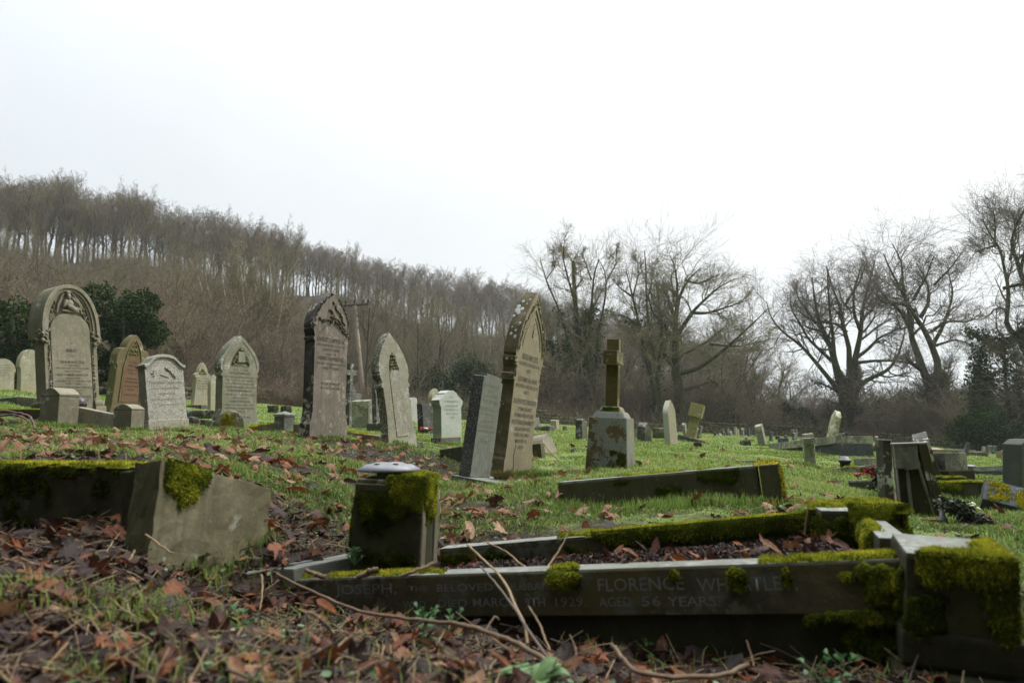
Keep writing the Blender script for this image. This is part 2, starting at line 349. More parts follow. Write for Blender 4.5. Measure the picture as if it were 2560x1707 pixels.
def ground(x, y, bumps=True):
    x = np.atleast_1d(np.asarray(x, float)); y = np.atleast_1d(np.asarray(y, float)); o = np.empty(len(x))
    for i in range(0, len(x), 40000):
        q, r = _q(x[i:i + 40000], y[i:i + 40000])
        o[i:i + 40000] = (_k(np.linalg.norm(q[:, None] - _Q[None], axis=2)) @ _c[:_n] + _c[_n] + q @ _c[_n + 1:]) * _w(r)
    if bumps:
        r = np.hypot(x, y)
        o += (fbm(x * 2.3, y * 2.3, 5) - .5) * .05 * np.clip(r / 3, .5, 1.5) + (fbm(x * .5, y * .5, 9) - .5) * .05 * np.clip((r - 4) / 8, 0, 1)
        o += (fbm(x * .07, y * .07, 19) - .5) * 5 * np.clip((r - 60) / 60, 0, 1) * np.clip(2 - r / 400, 0, 1)
    return o
def gz(x, y): return float(ground([x], [y])[0])
def GP(u, d):
    """ground point seen in column u at depth d"""
    x = (u - CU) / FPX * d / (math.cos(PITCH)) * 1.0
    z = gz(x, d); return Vector((x, d, z))

def litter_density(x, y):
    u = CU + FPX * x / np.maximum(y, .3); d = y
    a = np.clip((1500 - u) / 500, 0, 1) * np.clip((11 - d) / 3.5, 0, 1)
    b = np.clip((4.3 - d) / 1.2, 0, 1) * .6 * np.clip((2500 - u) / 700, 0, 1)
    near = np.clip((2.5 - d) / .5, 0, 1)
    c = .07 * np.clip((16 - d) / 6, 0, 1) + .012
    cl = .35 + 1.1 * fbm(x * 1.1 + 4, y * 1.1, 33)
    return np.clip(np.maximum.reduce([a * (.44 + .42 * np.clip((4.6 - d) / 1.6, 0, 1)), b * .55, near * .95]) * cl + c * cl, 0, 1)

az = np.concatenate([np.linspace(-180, -62, 40)[:-1], np.linspace(-62, 62, 420), np.linspace(62, 180, 40)[1:-1]])
rr = np.concatenate([[0.0], np.geomspace(.25, 260, 300), np.geomspace(275, 9000, 50)])
A_, R_ = np.meshgrid(np.radians(az), rr); X_ = (R_ * np.sin(A_)).ravel(); Y_ = (R_ * np.cos(A_)).ravel(); Z_ = ground(X_, Y_)
na = len(az); i_ = np.arange(len(rr) - 1)[:, None] * na; j_ = np.arange(na)[None]; j2 = (j_ + 1) % na
F_ = np.stack([i_ + j_, i_ + j2, i_ + na + j2, i_ + na + j_], -1).reshape(-1, 4)[:, ::-1]
# is a point beyond the boundary wall?
WALL = [(-700, 930, 26), (-200, 945, 27), (200, 965, 28), (420, 985, 30), (560, 1000, 34), (700, 1012, 37), (860, 1024, 39), (1000, 1036, 43), (1200, 1050, 47), (1400, 1060, 51), (1550, 1070, 54), (1700, 1079, 57),
        (1900, 1089, 61), (2150, 1099, 61), (2350, 1117, 51), (2560, 1144, 41), (2900, 1160, 38)]
_wt = np.array([(q[0] - CU) / FPX for q in WALL]); _wd = np.array([q[2] for q in WALL], float)
def beyond(x, y): return y - np.interp(x / np.maximum(y, .5), _wt, _wd)
lit = litter_density(X_, Y_) * (Y_ > 0)
wood = np.clip(beyond(X_, Y_) / 2 + .5, 0, 1); far = np.clip((np.hypot(X_, Y_) - 330) / 200, 0, 1) 
me = npmesh("ground", np.stack([X_, Y_, Z_], -1), F_, {'zone': np.stack([lit, wood, far], -1)}, smooth=True)
m, t, b = newmat('graveyard ground'); g = G(t)
at = g.n('ShaderNodeAttribute'); at.attribute_name = 'zone'; sp = g.n('ShaderNodeSeparateXYZ'); g.l(at.outputs['Vector'], sp.inputs[0])
ge = g.n('ShaderNodeNewGeometry'); v = ge.outputs['Position']
grass = g.mix(g.ramp(g.noise(v, .8, 5, .7), .35, .65), (.14, .20, .038), (.19, .25, .055))
grass = g.mix(g.ramp(g.noise(v, 9, 5, .8), .4, .65), grass, (.065, .10, .024))
grass = g.mix(g.ramp(g.noise(v, .25, 3), .52, .7, 0, .5), grass, (.20, .20, .075))
soil = g.mix(g.ramp(g.noise(v, 25, 5, .8), .35, .65), (.045, .03, .02), (.018, .013, .010))
c = g.mix(g.ramp(g.math('ADD', sp.outputs['X'], g.ramp(g.noise(v, 6, 4), .3, .7, -.15, .15)), .12, .3), grass, soil)
floor = g.mix(g.ramp(g.noise(v, .5, 5, .8), .35, .65), (.085, .06, .038), (.045, .038, .024))
c = g.mix(sp.outputs['Y'], c, floor)
fld = g.mix(g.ramp(g.noise(v, .004, 2), .45, .55), (.10, .13, .05), (.05, .055, .03))
c = g.mix(sp.outputs['Z'], c, fld)
g.l(c, b.inputs['Base Color']); b.inputs['Roughness'].default_value = .95
bp = g.n('ShaderNodeBump'); bp.inputs['Strength'].default_value = .6; bp.inputs['Distance'].default_value = .03
g.l(g.noise(v, 30, 6, .8), bp.inputs['Height']); g.l(bp.outputs[0], b.inputs['Normal'])
o = link("ground", me, m); tag(o, kind='structure')

# ---------------------------------------------------------------- moss cushions
def moss_patch(mb, o, a, bb, n, h=.02, cover=.5, cell=.012, seed=0, tuft=.012, tw=.0022, per=3, edge=True, fq=9, gmask=None, bright=.66):
    """cushion over the rectangle o + s*a + t*bb, thickness along n; returns nothing, fills (V,F,v) lists in mb"""
    if h > .02: h = h * .72
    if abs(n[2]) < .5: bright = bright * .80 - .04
    o = np.array(o, float); a = np.array(a, float); bb = np.array(bb, float); n = np.array(n, float)
    la, lb = np.linalg.norm(a), np.linalg.norm(bb); na_, nb_ = max(3, int(la / cell)), max(3, int(lb / cell))
    s, t_ = np.meshgrid(np.linspace(0, 1, na_ + 1), np.linspace(0, 1, nb_ + 1), indexing='ij')
    f = fbm(s * la * fq + seed * 3.7, t_ * lb * fq + seed * 1.3, seed, 3)
    fine = fbm(s * la * 45, t_ * lb * 45, seed + 7, 2)
    if gmask is not None: f = f + gmask(s, t_)
    f = f + .22 * (fine - .5)
    e_ = np.minimum(np.minimum(s, 1 - s) * la, np.minimum(t_, 1 - t_) * lb)
    f = f - .30 * np.exp(-e_ / .014) * (.4 + 1.2 * fbm(s * la * 25, t_ * lb * 25, seed + 17, 2))
    th = f - np.quantile(f, 1 - min(cover, .93)); th = np.clip(th * 7, -1, 1); T = np.where(th > 0, h * (.25 + .75 * np.sqrt(np.clip(e_ / (1.4 * h), 0, 1))) * (np.sqrt(np.clip(th / 2.6, 0, 1)) * (.55 + .6 * fine + .5 * fbm(s * la * 14, t_ * lb * 14, seed + 29, 2))), -.004)
    Pn = o + s[..., None] * a + t_[..., None] * bb + T[..., None] * n
    idx = np.arange((na_ + 1) * (nb_ + 1)).reshape(na_ + 1, nb_ + 1)
    keep = (th[:-1, :-1] > 0) | (th[1:, :-1] > 0) | (th[:-1, 1:] > 0) | (th[1:, 1:] > 0)
    F = np.stack([idx[:-1, :-1], idx[1:, :-1], idx[1:, 1:], idx[:-1, 1:]], -1)[keep]
    if len(F) == 0: return
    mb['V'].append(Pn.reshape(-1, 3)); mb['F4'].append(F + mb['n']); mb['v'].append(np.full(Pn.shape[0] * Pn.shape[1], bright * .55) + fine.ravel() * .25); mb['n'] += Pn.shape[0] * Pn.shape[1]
    K = np.argwhere(th > 0)
    if len(K) == 0: return
    K = np.repeat(K, per, 0); K2 = np.argwhere((th > -.97) & (th <= 0)); K = np.vstack([K, K2[rng.random(len(K2)) < .45]]); r2 = rng.random((len(K), 2)) - .5
    ss = np.clip((K[:, 0] + r2[:, 0]) / na_, 0, 1); tt = np.clip((K[:, 1] + r2[:, 1]) / nb_, 0, 1)
    base = o + ss[:, None] * a + tt[:, None] * bb + (T[K[:, 0], K[:, 1]] * .92)[:, None] * n
    d = n + rng.normal(0, .75, (len(K), 3)); d /= np.linalg.norm(d, axis=1, keepdims=True)
    L = tuft * rng.uniform(.5, 1.3, len(K)); side = np.cross(d, rng.normal(0, 1, (len(K), 3))); side /= np.linalg.norm(side, axis=1, keepdims=True) + 1e-9
    tip = base + d * L[:, None] + np.array([0, 0, -.3]) * L[:, None] * (1 - abs(n[2]))
    V = np.stack([base - side * tw, base + side * tw, tip], 1).reshape(-1, 3)
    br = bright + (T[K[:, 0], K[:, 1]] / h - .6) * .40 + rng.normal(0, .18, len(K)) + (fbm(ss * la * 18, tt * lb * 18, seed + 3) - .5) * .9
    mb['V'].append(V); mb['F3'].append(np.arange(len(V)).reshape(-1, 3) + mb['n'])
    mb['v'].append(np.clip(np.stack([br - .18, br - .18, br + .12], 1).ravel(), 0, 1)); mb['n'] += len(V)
def moss_new(): return {'V': [], 'F4': [], 'F3': [], 'v': [], 'n': 0}
def moss_build(mb, parent, mat=None, name='moss'):
    if not mb['V']: return None
    me = npmesh(name, np.vstack(mb['V']), [np.vstack(x) for x in (mb['F4'], mb['F3']) if x], {'v': np.concatenate(mb['v'])})
    return link(name, me, mat or M_MOSS, parent)

# ---------------------------------------------------------------- masonry
def box_bm(bm, x0, x1, y0, y1, z0, z1):
    vs = [bm.verts.new(p) for p in [(x0, y0, z0), (x1, y0, z0), (x1, y1, z0), (x0, y1, z0), (x0, y0, z1), (x1, y0, z1), (x1, y1, z1), (x0, y1, z1)]]
    for f in [(0, 3, 2, 1), (4, 5, 6, 7), (0, 1, 5, 4), (1, 2, 6, 5), (2, 3, 7, 6), (3, 0, 4, 7)]: bm.faces.new([vs[i] for i in f])
    return vs
def finish(bm, name, mat, parent, bevel=.006, seg=2, jit=0):
    bmesh.ops.recalc_face_normals(bm, faces=bm.faces)
    if bevel:
        es = [e for e in bm.edges if len(e.link_faces) == 2 and e.calc_face_angle(0) > R(28)]
        bmesh.ops.bevel(bm, geom=es, offset=bevel, segments=seg, profile=.6, affect='EDGES', clamp_overlap=True)
    if jit:
        for v in bm.verts: v.co += Vector((random.gauss(0, jit), random.gauss(0, jit), random.gauss(0, jit)))
    me = bpy.data.meshes.new(name); bm.to_mesh(me); bm.free()
    return link(name, me, mat, parent)
def block(name, mat, parent, x0, x1, y0, y1, z0, z1, bevel=.006, chips=0, cuts=0):
    bm = bmesh.new(); box_bm(bm, x0, x1, y0, y1, z0, z1)
    if cuts:
        bmesh.ops.subdivide_edges(bm, edges=bm.edges[:], cuts=cuts, use_grid_fill=True)
        for v in bm.verts:
            n = sum(abs(c) for c in v.co)
            v.co += Vector((random.gauss(0, chips), random.gauss(0, chips), random.gauss(0, chips)))
    return finish(bm, name, mat, parent, bevel)
def prism(name, mat, parent, outline, y0, y1, bevel=.006, seg=2):
    """outline in x,z extruded from y0 to y1"""
    bm = bmesh.new(); f = [bm.verts.new((x, y0, z)) for x, z in outline]; k = [bm.verts.new((x, y1, z)) for x, z in outline]
    bm.faces.new(f); bm.faces.new(k[::-1]); n = len(outline)
    for i in range(n): bm.faces.new([f[i], k[i], k[(i + 1) % n], f[(i + 1) % n]])
    return finish(bm, name, mat, parent, bevel, seg)
def arc(cx, cz, r, a0, a1, n): return [(cx + r * math.cos(R(a0 + (a1 - a0) * i / n)), cz + r * math.sin(R(a0 + (a1 - a0) * i / n))) for i in range(n + 1)]
def pointed(hw, zs, H, n=12):
    """two arcs meeting in a point: half width hw at height zs, apex at H; from right to left"""
    a = H - zs; r = (a * a + hw * hw) / (2 * hw)
    if r < hw: r = hw
    th = math.degrees(math.atan2(a, -(hw - r) if r > hw else 1e-6)) if r > hw else 90
    ang = math.degrees(math.asin(min(1, a / r)))
    pw_ = 1.85
    Rt = [(hw * (1 - (i / n) ** pw_), zs + a * i / n) for i in range(n + 1)]
    return Rt + [(-x, z) for x, z in Rt[::-1][1:]]
def mirror(rt):
    """rt: right-hand outline from the bottom up (x>0); returns the closed outline"""
    return rt + [(-x, z) for x, z in rt[::-1]]
def gothic_outline(b, hb, z1, z2, H, bb=None, bh=0, drop=.35):
    rt = [(bb or b, -drop)]
    if bb: rt += [(bb, bh * .8), (bb - .012, bh * .9), (b + (bb - b) * .35, bh * 1.12), (b, bh * 1.45)]
    s = (z2 - z1)
    rt += [(b, z1), (b + (hb - b) * .7, z1 + s * .04), (b + (hb - b) * .7, z1 + s * .22), (b + (hb - b) * .2, z1 + s * .27), (b + (hb - b) * .25, z1 + s * .45), (hb - .004, z1 + s * .72), (hb, z1 + s * .86), (hb - .014, z1 + s * .90), (hb - .014, z1 + s * .95), (hb, z2)]
    p = pointed(hb, z2, H)[1:]
    return rt + p[:len(p) // 2] + [(-x, z) for x, z in (rt + p[:len(p) // 2 - 1])[::-1]] if False else _sym(rt, pointed(hb, z2, H))
def _sym(rt, top):
    full = rt + top[1:]
    k = len(top) // 2
    right = rt + top[1:k + 1]
    return right + [(-x, z) for x, z in right[::-1] if abs(x) > 1e-5]
def hdims(wpx, tpx, u, d, th):
    t = (u - CU) / FPX
    return wpx * d / FPX / max(.12, math.cos(th) - math.sin(th) * t), (tpx * d / FPX / (math.sin(th) + math.cos(th) * t) if tpx else None)
def frame(ub, vb, ut, vt, d, th, nod=0):
    """matrix of a stone whose front foot centre is seen at ub,vb and its top at ut,vt; th = turn of the face to the right"""
    a = P(ub, vb, d); c = P(ut, vt, d); v = c - a
    M = Matrix.Translation(a) @ Matrix.Rotation(math.atan2(v.x, v.z), 4, 'Y') @ Matrix.Rotation(R(th), 4, 'Z') @ Matrix.Rotation(R(nod), 4, 'X')
    return M, v.length
TXT = {}
def glyphs(s):
    if s not in TXT:
        cu = bpy.data.curves.new('t', 'FONT'); cu.body = s; cu.align_x = 'CENTER'; cu.resolution_u = 2; cu.offset = .004
        ob = bpy.data.objects.new('t', cu); COL.objects.link(ob); bpy.context.view_layer.update()
        me = bpy.data.meshes.new_from_object(ob.evaluated_get(bpy.context.evaluated_depsgraph_get())); me.calc_loop_triangles()
        V = np.zeros(len(me.vertices) * 3); me.vertices.foreach_get('co', V); F = np.zeros(len(me.loop_triangles) * 3, np.int32); me.loop_triangles.foreach_get('vertices', F)
        TXT[s] = (V.reshape(-1, 3), F.reshape(-1, 3)); bpy.data.objects.remove(ob); bpy.data.curves.remove(cu); bpy.data.meshes.remove(me)
    return TXT[s]
def inscription(parent, lines, mat, y=-.003, name='inscription', sx=.8):
    """lines: (text, cap height, x, z[, width])"""
    mb = MB()
    for L in lines:
        s, h, x, z = L[:4]; V, F = glyphs(s)
        if len(V) == 0: continue
        k = h / .70; w0 = V[:, 0].max() - V[:, 0].min(); kx = (L[4] / w0) if len(L) > 4 else k * sx
        rot = L[5] if len(L) > 5 else 0
        q = np.stack([V[:, 0] * kx, V[:, 1] * k], -1); cr, sr = math.cos(rot), math.sin(rot)
        q = np.stack([q[:, 0] * cr - q[:, 1] * sr + x, q[:, 0] * sr + q[:, 1] * cr + z], -1)
        mb.add(np.stack([q[:, 0], np.full(len(V), y), q[:, 1]], -1), F)
    return mb.build(name, mat, parent)
def arch_text(s, hw, zs, H, h, a0=.12, a1=.88):
    """letters along a pointed arch"""
    pts = pointed(hw, zs, H, 40)[::-1]; pts = np.array(pts); seg = np.r_[0, np.cumsum(np.linalg.norm(np.diff(pts, axis=0), axis=1))]; tot = seg[-1]; r = []
    for i, ch in enumerate(s):
        if ch == ' ': continue
        q = tot * (a0 + (a1 - a0) * (i + .5) / len(s)); x = np.interp(q, seg, pts[:, 0]); z = np.interp(q, seg, pts[:, 1])
        x2 = np.interp(q + .01, seg, pts[:, 0]); z2 = np.interp(q + .01, seg, pts[:, 1])
        r.append((ch, h, x, z, h * .62 if ch != 'I' else h * .12, math.atan2(z2 - z, x2 - x)))
    return r
def band(name, mat, parent, pts, r, y=-.004, k=6):
    mb = MB(); mb.tube([(x, y, z) for x, z in pts], r, k); return mb.build(name, mat, parent, smooth=True)
def foliage_band(mb, pts, r, step, y=-.006):
    pts = np.array(pts); seg = np.r_[0, np.cumsum(np.linalg.norm(np.diff(pts, axis=0), axis=1))]
    for q in np.arange(0, seg[-1], step):
        x = np.interp(q, seg, pts[:, 0]); z = np.interp(q, seg, pts[:, 1]); a = random.uniform(0, 3.1)
        rot = Matrix.Rotation(a, 3, 'Y'); mb.ell((x + random.gauss(0, r * .3), y, z + random.gauss(0, r * .3)), (r * random.uniform(.8, 1.3), r * .6, r * random.uniform(.25, .5)), rot, 7, 3)
def beam(A, B):
    """frame at A with x towards B, y level and away from the camera"""
    x = (B - A).normalized(); y = Vector((0, 0, 1)).cross(x).normalized(); z = x.cross(y)
    M = Matrix((x, y, z)).transposed().to_4x4(); M.translation = A
    return M, (B - A).length
# ================================================================ headstones, seen from left to right
TH = 66
# ---- big carved monument on the left
M, H = frame(186, 1052, 170, 713, 10.6, TH)
t = thing("carved_headstone", "tallest headstone at the left, round arched with a carved winged figure under its hood", "headstone", M)
W = .66
prism("slab", MS['monument'], t, mirror([(.31, -.3), (.31, H * .66)]), .02, .2, .004)
# deep moulded hood
def dome(rx, zs, top, a0=0, a1=180, n=30): return [(rx * math.copysign(abs(math.cos(R(a0 + (a1 - a0) * i / n))) ** .92, math.cos(R(a0 + (a1 - a0) * i / n))), zs + (top - zs) * abs(math.sin(R(a0 + (a1 - a0) * i / n))) ** .95) for i in range(n + 1)]
ZS = H * .655
def hood(rx, y0, y1, r_in, nm, top, tin, bev=.006):
    return prism(nm, MS['monument'], t, [(rx, H * .60)] + dome(rx, ZS, top) + [(-rx, H * .60), (-r_in, H * .60)] + dome(r_in, ZS, tin, 180, 0) + [(r_in, H * .60)], y0, y1, bev)
hood(.44, -.05, .26, .385, "hood", H, H - .055); hood(.386, -.025, .24, .345, "moulding", H - .054, H - .095); hood(.346, .0, .22, .318, "moulding", H - .094, H - .12)
prism("tympanum", MS['monument'], t, [(.36, H * .60)] + dome(.35, ZS, H - .09) + [(-.36, H * .60)], .035, .22, .003)
prism("panel", MS['monument'], t, [(.30, .12)] + dome(.30, ZS, H * .785) + [(-.30, .12)], -.012, .10, .012)
for s in (-1, 1):
    block("column", MS['monument'], t, s * .31 if s > 0 else -.40, .40 if s > 0 else -.31, -.01, .2, .28, H * .58, .008)
    block("base_block", MS['monument'], t, .30 if s > 0 else -.47, .47 if s > 0 else -.30, -.06, .27, -.3, .2, .01)
    block("base_moulding", MS['monument'], t, .30 if s > 0 else -.46, .46 if s > 0 else -.30, -.05, .26, .203, .29, .03)
mb = MB()
for s in (-1, 1):
    for k in range(46):   # leafy capitals
        a = random.uniform(0, 6.28); mb.ell((s * random.uniform(.33, .45), random.uniform(-.05, .10), H * random.uniform(.555, .655)), (random.uniform(.02, .04), .025, random.uniform(.012, .03)), Matrix.Rotation(a, 3, 'Y'))
    foliage_band(mb, [(s * .335, .3), (s * .335, H * .57)], .022, .035, -.02)
    foliage_band(mb, [(s * .29, H * .74), (s * .24, H * .82), (s * .17, H * .88)], .03, .035, .02)
    foliage_band(mb, [(s * .27, H * .745), (s * .20, H * .81)], .026, .04, .02)
# winged figure holding a scroll
mb.ell((-.02, -.03, H * 0.910), (.035, .03, .048)); mb.ell((-.02, -.02, H * 0.940), (.045, .03, .03)); mb.ell((-.01, -.01, H * 0.860), (.075, .045, .07), Matrix.Rotation(.5, 3, 'Y'))
mb.ell((.03, -.03, H * 0.825), (.12, .035, .045), Matrix.Rotation(.5, 3, 'Y')); mb.ell((-.08, -.03, H * 0.855), (.028, .03, .075), Matrix.Rotation(.5, 3, 'Y')); mb.ell((.10, -.03, H * 0.825), (.05, .028, .022), Matrix.Rotation(.2, 3, 'Y'))
mb.ell((.0, -.01, H * 0.800), (.15, .025, .022), Matrix.Rotation(.12, 3, 'Y'))
for k in range(9):
    q = k / 8; mb.tube([(.05 + .02 * q, .01, H * (0.920 - .02 * q)), (.13 + .06 * q, -.01, H * (0.900 - .05 * q)), (.20 - .01 * q, .02, H * (0.820 - .05 * q) + .02)], [.006, .012, .005], 5)
    mb.tube([(-.07 - .01 * q, .01, H * (0.920 - .02 * q)), (-.13 - .03 * q, -.005, H * (0.890 - .05 * q)), (-.16 - .01 * q, .02, H * (0.810 - .045 * q))], [.005, .011, .004], 5)
mb.build("carving", MS['monument'], t, True)
for s in (-1, 1): band("rib", MS['monument'], t, [(s * x, z) for x, z in [(.19, H * .79), (.165, H * .85), (.11, H * .91), (.0, H * .965)]], .013, .0)
inscription(t, [("IN", .03, 0, 1.10), ("MEMORY", .045, 0, .99, .17), ("OF", .025, 0, .92), ("JOHN M. HANCOCK", .04, 0, .825, .36), ("OF CHESTERFIELD", .022, 0, .785, .24), ("WHO DEPARTED THIS LIFE OCTOBER", .022, 0, .745, .5), ("AGED 37 YEARS", .024, 0, .70, .26),
  ("ALSO OF MABEL HANCOCK", .034, 0, .645, .48), ("DAUGHTER", .024, 0, .60, .22), ("WHO DEPARTED THIS LIFE MAY 3 1900", .022, 0, .56, .54), ("AGED 3 YEARS", .024, 0, .52, .24), ("ALSO OF ALFRED EDWARD THEIR SON", .032, 0, .465, .56),
  ("WHO DIED IN INFANCY", .022, 0, .425, .3), ("ALSO THE ABOVE", .024, 0, .38, .26), ("WILLIAM HANCOCK", .036, .04, .325, .46), ("SEPTEMBER 27 1907", .022, .06, .28, .34), ("AGED 41", .022, .05, .24, .14)], M_TXTF, -.016)

# ---- gothic family
def gothic(key, label, pb, pt, d, wpx, tpx, mat, hw=1.22, z1=.58, z2=.70, base=None, bh=.12, th=TH, name="gothic_headstone", T=None, lines=None, txt=None, nod=0, bevel=.008, mould=True):
    M, H = frame(*pb, *pt, d, th, nod); t = thing(name, label, "headstone", M)
    W, T2 = hdims(wpx, tpx, pb[0], d, R(th)); T2 = T or T2; b = W / 2
    prism("slab", mat, t, gothic_outline(b, b * hw, H * z1, H * z2, H, b * base if base else None, bh * H), 0, T2, bevel)
    if mould:
        band("moulding", mat, t, pointed(b * hw * .86, H * z2 * .98, H * .955, 14), .008, 0)
    if lines: inscription(t, lines(b, H), txt or M_TXTF)
    return t, b, H, T2
def lines_fill(rows):
    """rows: (text, cap height as part of H, z as part of H, width as part of the body)"""
    return lambda b, H: [(s, h * H, 0, z * H, w * 2 * b) for s, h, z, w in rows]

# brown shouldered gothic stone
M, H = frame(318, 1048, 341, 837, 14.4, TH); t = thing("gothic_headstone", "ochre brown pointed headstone with stepped shoulders behind the white headstone", "headstone", M)
W, T_ = hdims(84, 18, 318, 14.4, R(TH)); b = W / 2
rt = [(b * 1.12, -.3), (b * 1.05, .1 * H), (b, .16 * H), (b * .93, .62 * H), (b * 1.0, .635 * H), (b * 1.0, .70 * H), (b * .97, .75 * H), (b * .80, .82 * H), (b * .52, .835 * H)]
prism("slab", MS['brown'], t, _sym(rt, pointed(b * .52, H * .835, H)), 0, T_, .012)
prism("niche", plain('red brown panel', (.22, .13, .08), (.17, .105, .065), .9, bump=.2), t, _sym([(b * .50, .2 * H), (b * .50, .62 * H)], arc(0, .62 * H, b * .5, 0, 180, 16)), -.006, .02, .004)
band("moulding", MS['brown'], t, [(b * .62, .2 * H), (b * .55, .62 * H)] + pointed(b * .44, H * .70, H * .95, 12) + [(-b * .55, .62 * H), (-b * .62, .2 * H)], .02, 0)
mb = MB(); foliage_band(mb, [(-b * .25, .77 * H), (b * .25, .77 * H)], .03, .035); foliage_band(mb, [(-b * .2, .81 * H), (b * .2, .81 * H)], .03, .035); foliage_band(mb, [(-b * .1, .86 * H), (b * .12, .86 * H)], .025, .03); foliage_band(mb, [(0, .89 * H), (0, .92 * H)], .018, .025)
mb.build("carving", MS['brown'], t)
inscription(t, [(s, .03, 0, H * z, b * w_) for s, z, w_ in [("IN LOVING", .66, .5), ("MEMORY OF", .62, .6), ("THE BELOVED", .57, .7), ("WIFE OF", .53, .5), ("SARAH", .47, .6), ("WHO DIED MAY", .43, .85), ("ALSO OF THE", .38, .8), ("ABOVE", .34, .4), ("AGED 71 YEARS", .28, .8)]], plain('dark red lettering', (.08, .035, .025)), -.010)

# white ogee headstone
M, H = frame(424, 1080, 408, 886, 9.8, TH); t = thing("ogee_headstone", "whitish speckled headstone with a swan neck top and broad moulding, fourth from the left", "headstone", M)
W, T_ = hdims(96, 18, 424, 9.8, R(TH)); b = W / 2; T_ = .13
def ogee(b, zs, H): return [(b, zs), (b * .92, zs + .004), (b * .82, zs + (H - zs) * .10), (b * .70, zs + (H - zs) * .34), (b * .58, zs + (H - zs) * .62), (b * .44, zs + (H - zs) * .83), (b * .28, zs + (H - zs) * .95), (b * .12, H - .002), (0, H)]
def both(o): return o + [(-x, z) for x, z in o[::-1][1:]]
zs_ = H * .865; prism("cap", MS['white'], t, both(ogee(b * 1.07, zs_, H)) + [(-x, z) for x, z in both(ogee(b * 1.05, zs_ - .042, H - .042))], -.028, T_ + .02, .008)
prism("slab", MS['white'], t, [(b, -.3)] + both(ogee(b, zs_ - .03, H - .03)) + [(-b, -.3)], 0, T_, .006)
block("base", MS['white'], t, -b * 1.06, b * 1.06, -.012, T_ + .03, -.3, .17, .012)
band("moulding", MS['white'], t, [(x * .95, z) for x, z in both(ogee(b, zs_ - .058, H - .058))], .006, -.002)
mb = MB(); foliage_band(mb, [(-.18, H * .78), (-.17, H * .71)], .022, .03); foliage_band(mb, [(.02, H * .82), (.08, H * .78), (.17, H * .70)], .025, .028); mb.tube([(-.08, -.006, H * .74), (.06, -.006, H * .70)], .006, 5); mb.build("carving", MS['white'], t)
inscription(t, [("TREASURED MEMORIES", .03, 0, H * .62, b * 1.7), ("OF A DEAR HUSBAND", .028, 0, H * .55, b * 1.3), ("AND FATHER", .028, 0, H * .48, b * .9), ("WHO FELL ASLEEP JAN. 12 1941", .026, 0, H * .41, b * 1.7), ("AGED 68 YEARS", .026, 0, H * .34, b * .9)], plain('faint brown lettering', (.24, .22, .17)), -.003)

# small pale gothic stone, back left
M, H = frame(505, 1015, 509, 906, 20, TH); t = thing("gothic_headstone", "small cream headstone with a trefoil pointed head on a grey plinth", "headstone", M)
b = .26; prism("slab", MS['pale'], t, _sym([(b * 1.15, -.1), (b * 1.0, H * .2), (b * .86, H * .63), (b * 1.05, H * .66), (b * 1.05, H * .72), (b * .66, H * .76)], pointed(b * .62, H * .76, H)), 0, .12, .01)
mb = MB(); [foliage_band(mb, [(-.1 * k, H * (.86 - .07 * k * k)), (.1 * k, H * (.86 - .07 * k * k))], .03, .035) for k in (.5, 1, 1.3)]; mb.build("carving", MS['brown'], t)
inscription(t, [(s, .035, 0, H * z, b * 1.5) for s, z in [("IN LOVING", .62), ("MEMORY OF OUR", .56), ("DEAR MOTHER", .50), ("WHO DIED NOV.", .44), ("AGED 54 YEARS", .38)]], plain('red brown lettering', (.16, .08, .05)), -.004)
block("plinth", MS['grey'], t, -.42, .42, -.42, .3, -.35, .02, .02)
block("kerb", MS['grey'], t, .1, .45, -.75, -.42, -.35, .12, .02)
M, H = frame(541, 1030, 541, 935, 18.5, TH + 4); t = thing("narrow_headstone", "pale slab just behind the left edge of the pointed headstone with the open book", "headstone", M)
prism("slab", MS['pale'], t, _sym([(.2, -.3), (.2, H * .72)], pointed(.2, H * .72, H)), 0, .1, .01)

# grey gothic stone with carved recess (Hancock)
t, b, H, T_ = gothic('h', "grey buff pointed headstone with a carved pointed recess holding an open book", (598, 1068), (603, 839), 12.5, 86, 15, MS['grey_gothic'], hw=1.13, z1=.545, z2=.66, base=1.12, bh=.14, T=.15,
  lines=lambda b, H: arch_text("IN LOVING MEMORY OF", b * .82, H * .62, H * .87, .035, .10, .90) + [("ANNIE HANCOCK", .035, 0, H * .655, b * 1.15), ("THE BELOVED WIFE OF", .02, 0, H * .615, b * .9), ("GEORGE HANCOCK", .038, 0, H * .575, b * 1.25), ("WHO DIED APRIL 4TH 1890 AGED 37 YEARS", .024, 0, H * .535, b * 1.7), ("NOT LOST BUT GONE BEFORE", .022, 0, H * .50, b * 1.6), ("ALSO GEORGE HANCOCK", .022, 0, H * .465, b * 1.7), ("ALSO CHARLES, SON OF", .03, 0, H * .425, b * 1.7),
    ("CHARLES EDWIN HANCOCK", .034, 0, H * .385, b * 1.4), ("WHO DIED AUGUST 17 1892 AGED 4 YEARS", .022, 0, H * .345, b * 1.7), ("ALSO OF THE ABOVE", .022, 0, H * .31, b), ("GEORGE HANCOCK", .036, 0, H * .27, b * 1.2), ("WHO FELL ASLEEP IN JULY 1917", .022, 0, H * .235, b * 1.7), ("ALSO BETSY HIS BELOVED WIFE", .022, 0, H * .20, b * 1.7), ("AGED 78", .022, 0, H * .165, b * .7), ("THY WILL BE DONE", .024, 0, H * .10, b * 1.2)])
dk = plain('dark olive niche', (.09, .085, .03), (.04, .04, .015), .9, sc=30)  # flat darker plate where the niche is carved
prism("niche", dk, t, [(b * .52, H * .665)] + pointed(b * .52, H * .68, H * .875, 10) + [(-b * .52, H * .665)] + [(-b * .3, H * .69), (0, H * .70), (b * .3, H * .69)], -.004, .01, 0)
mb = MB()
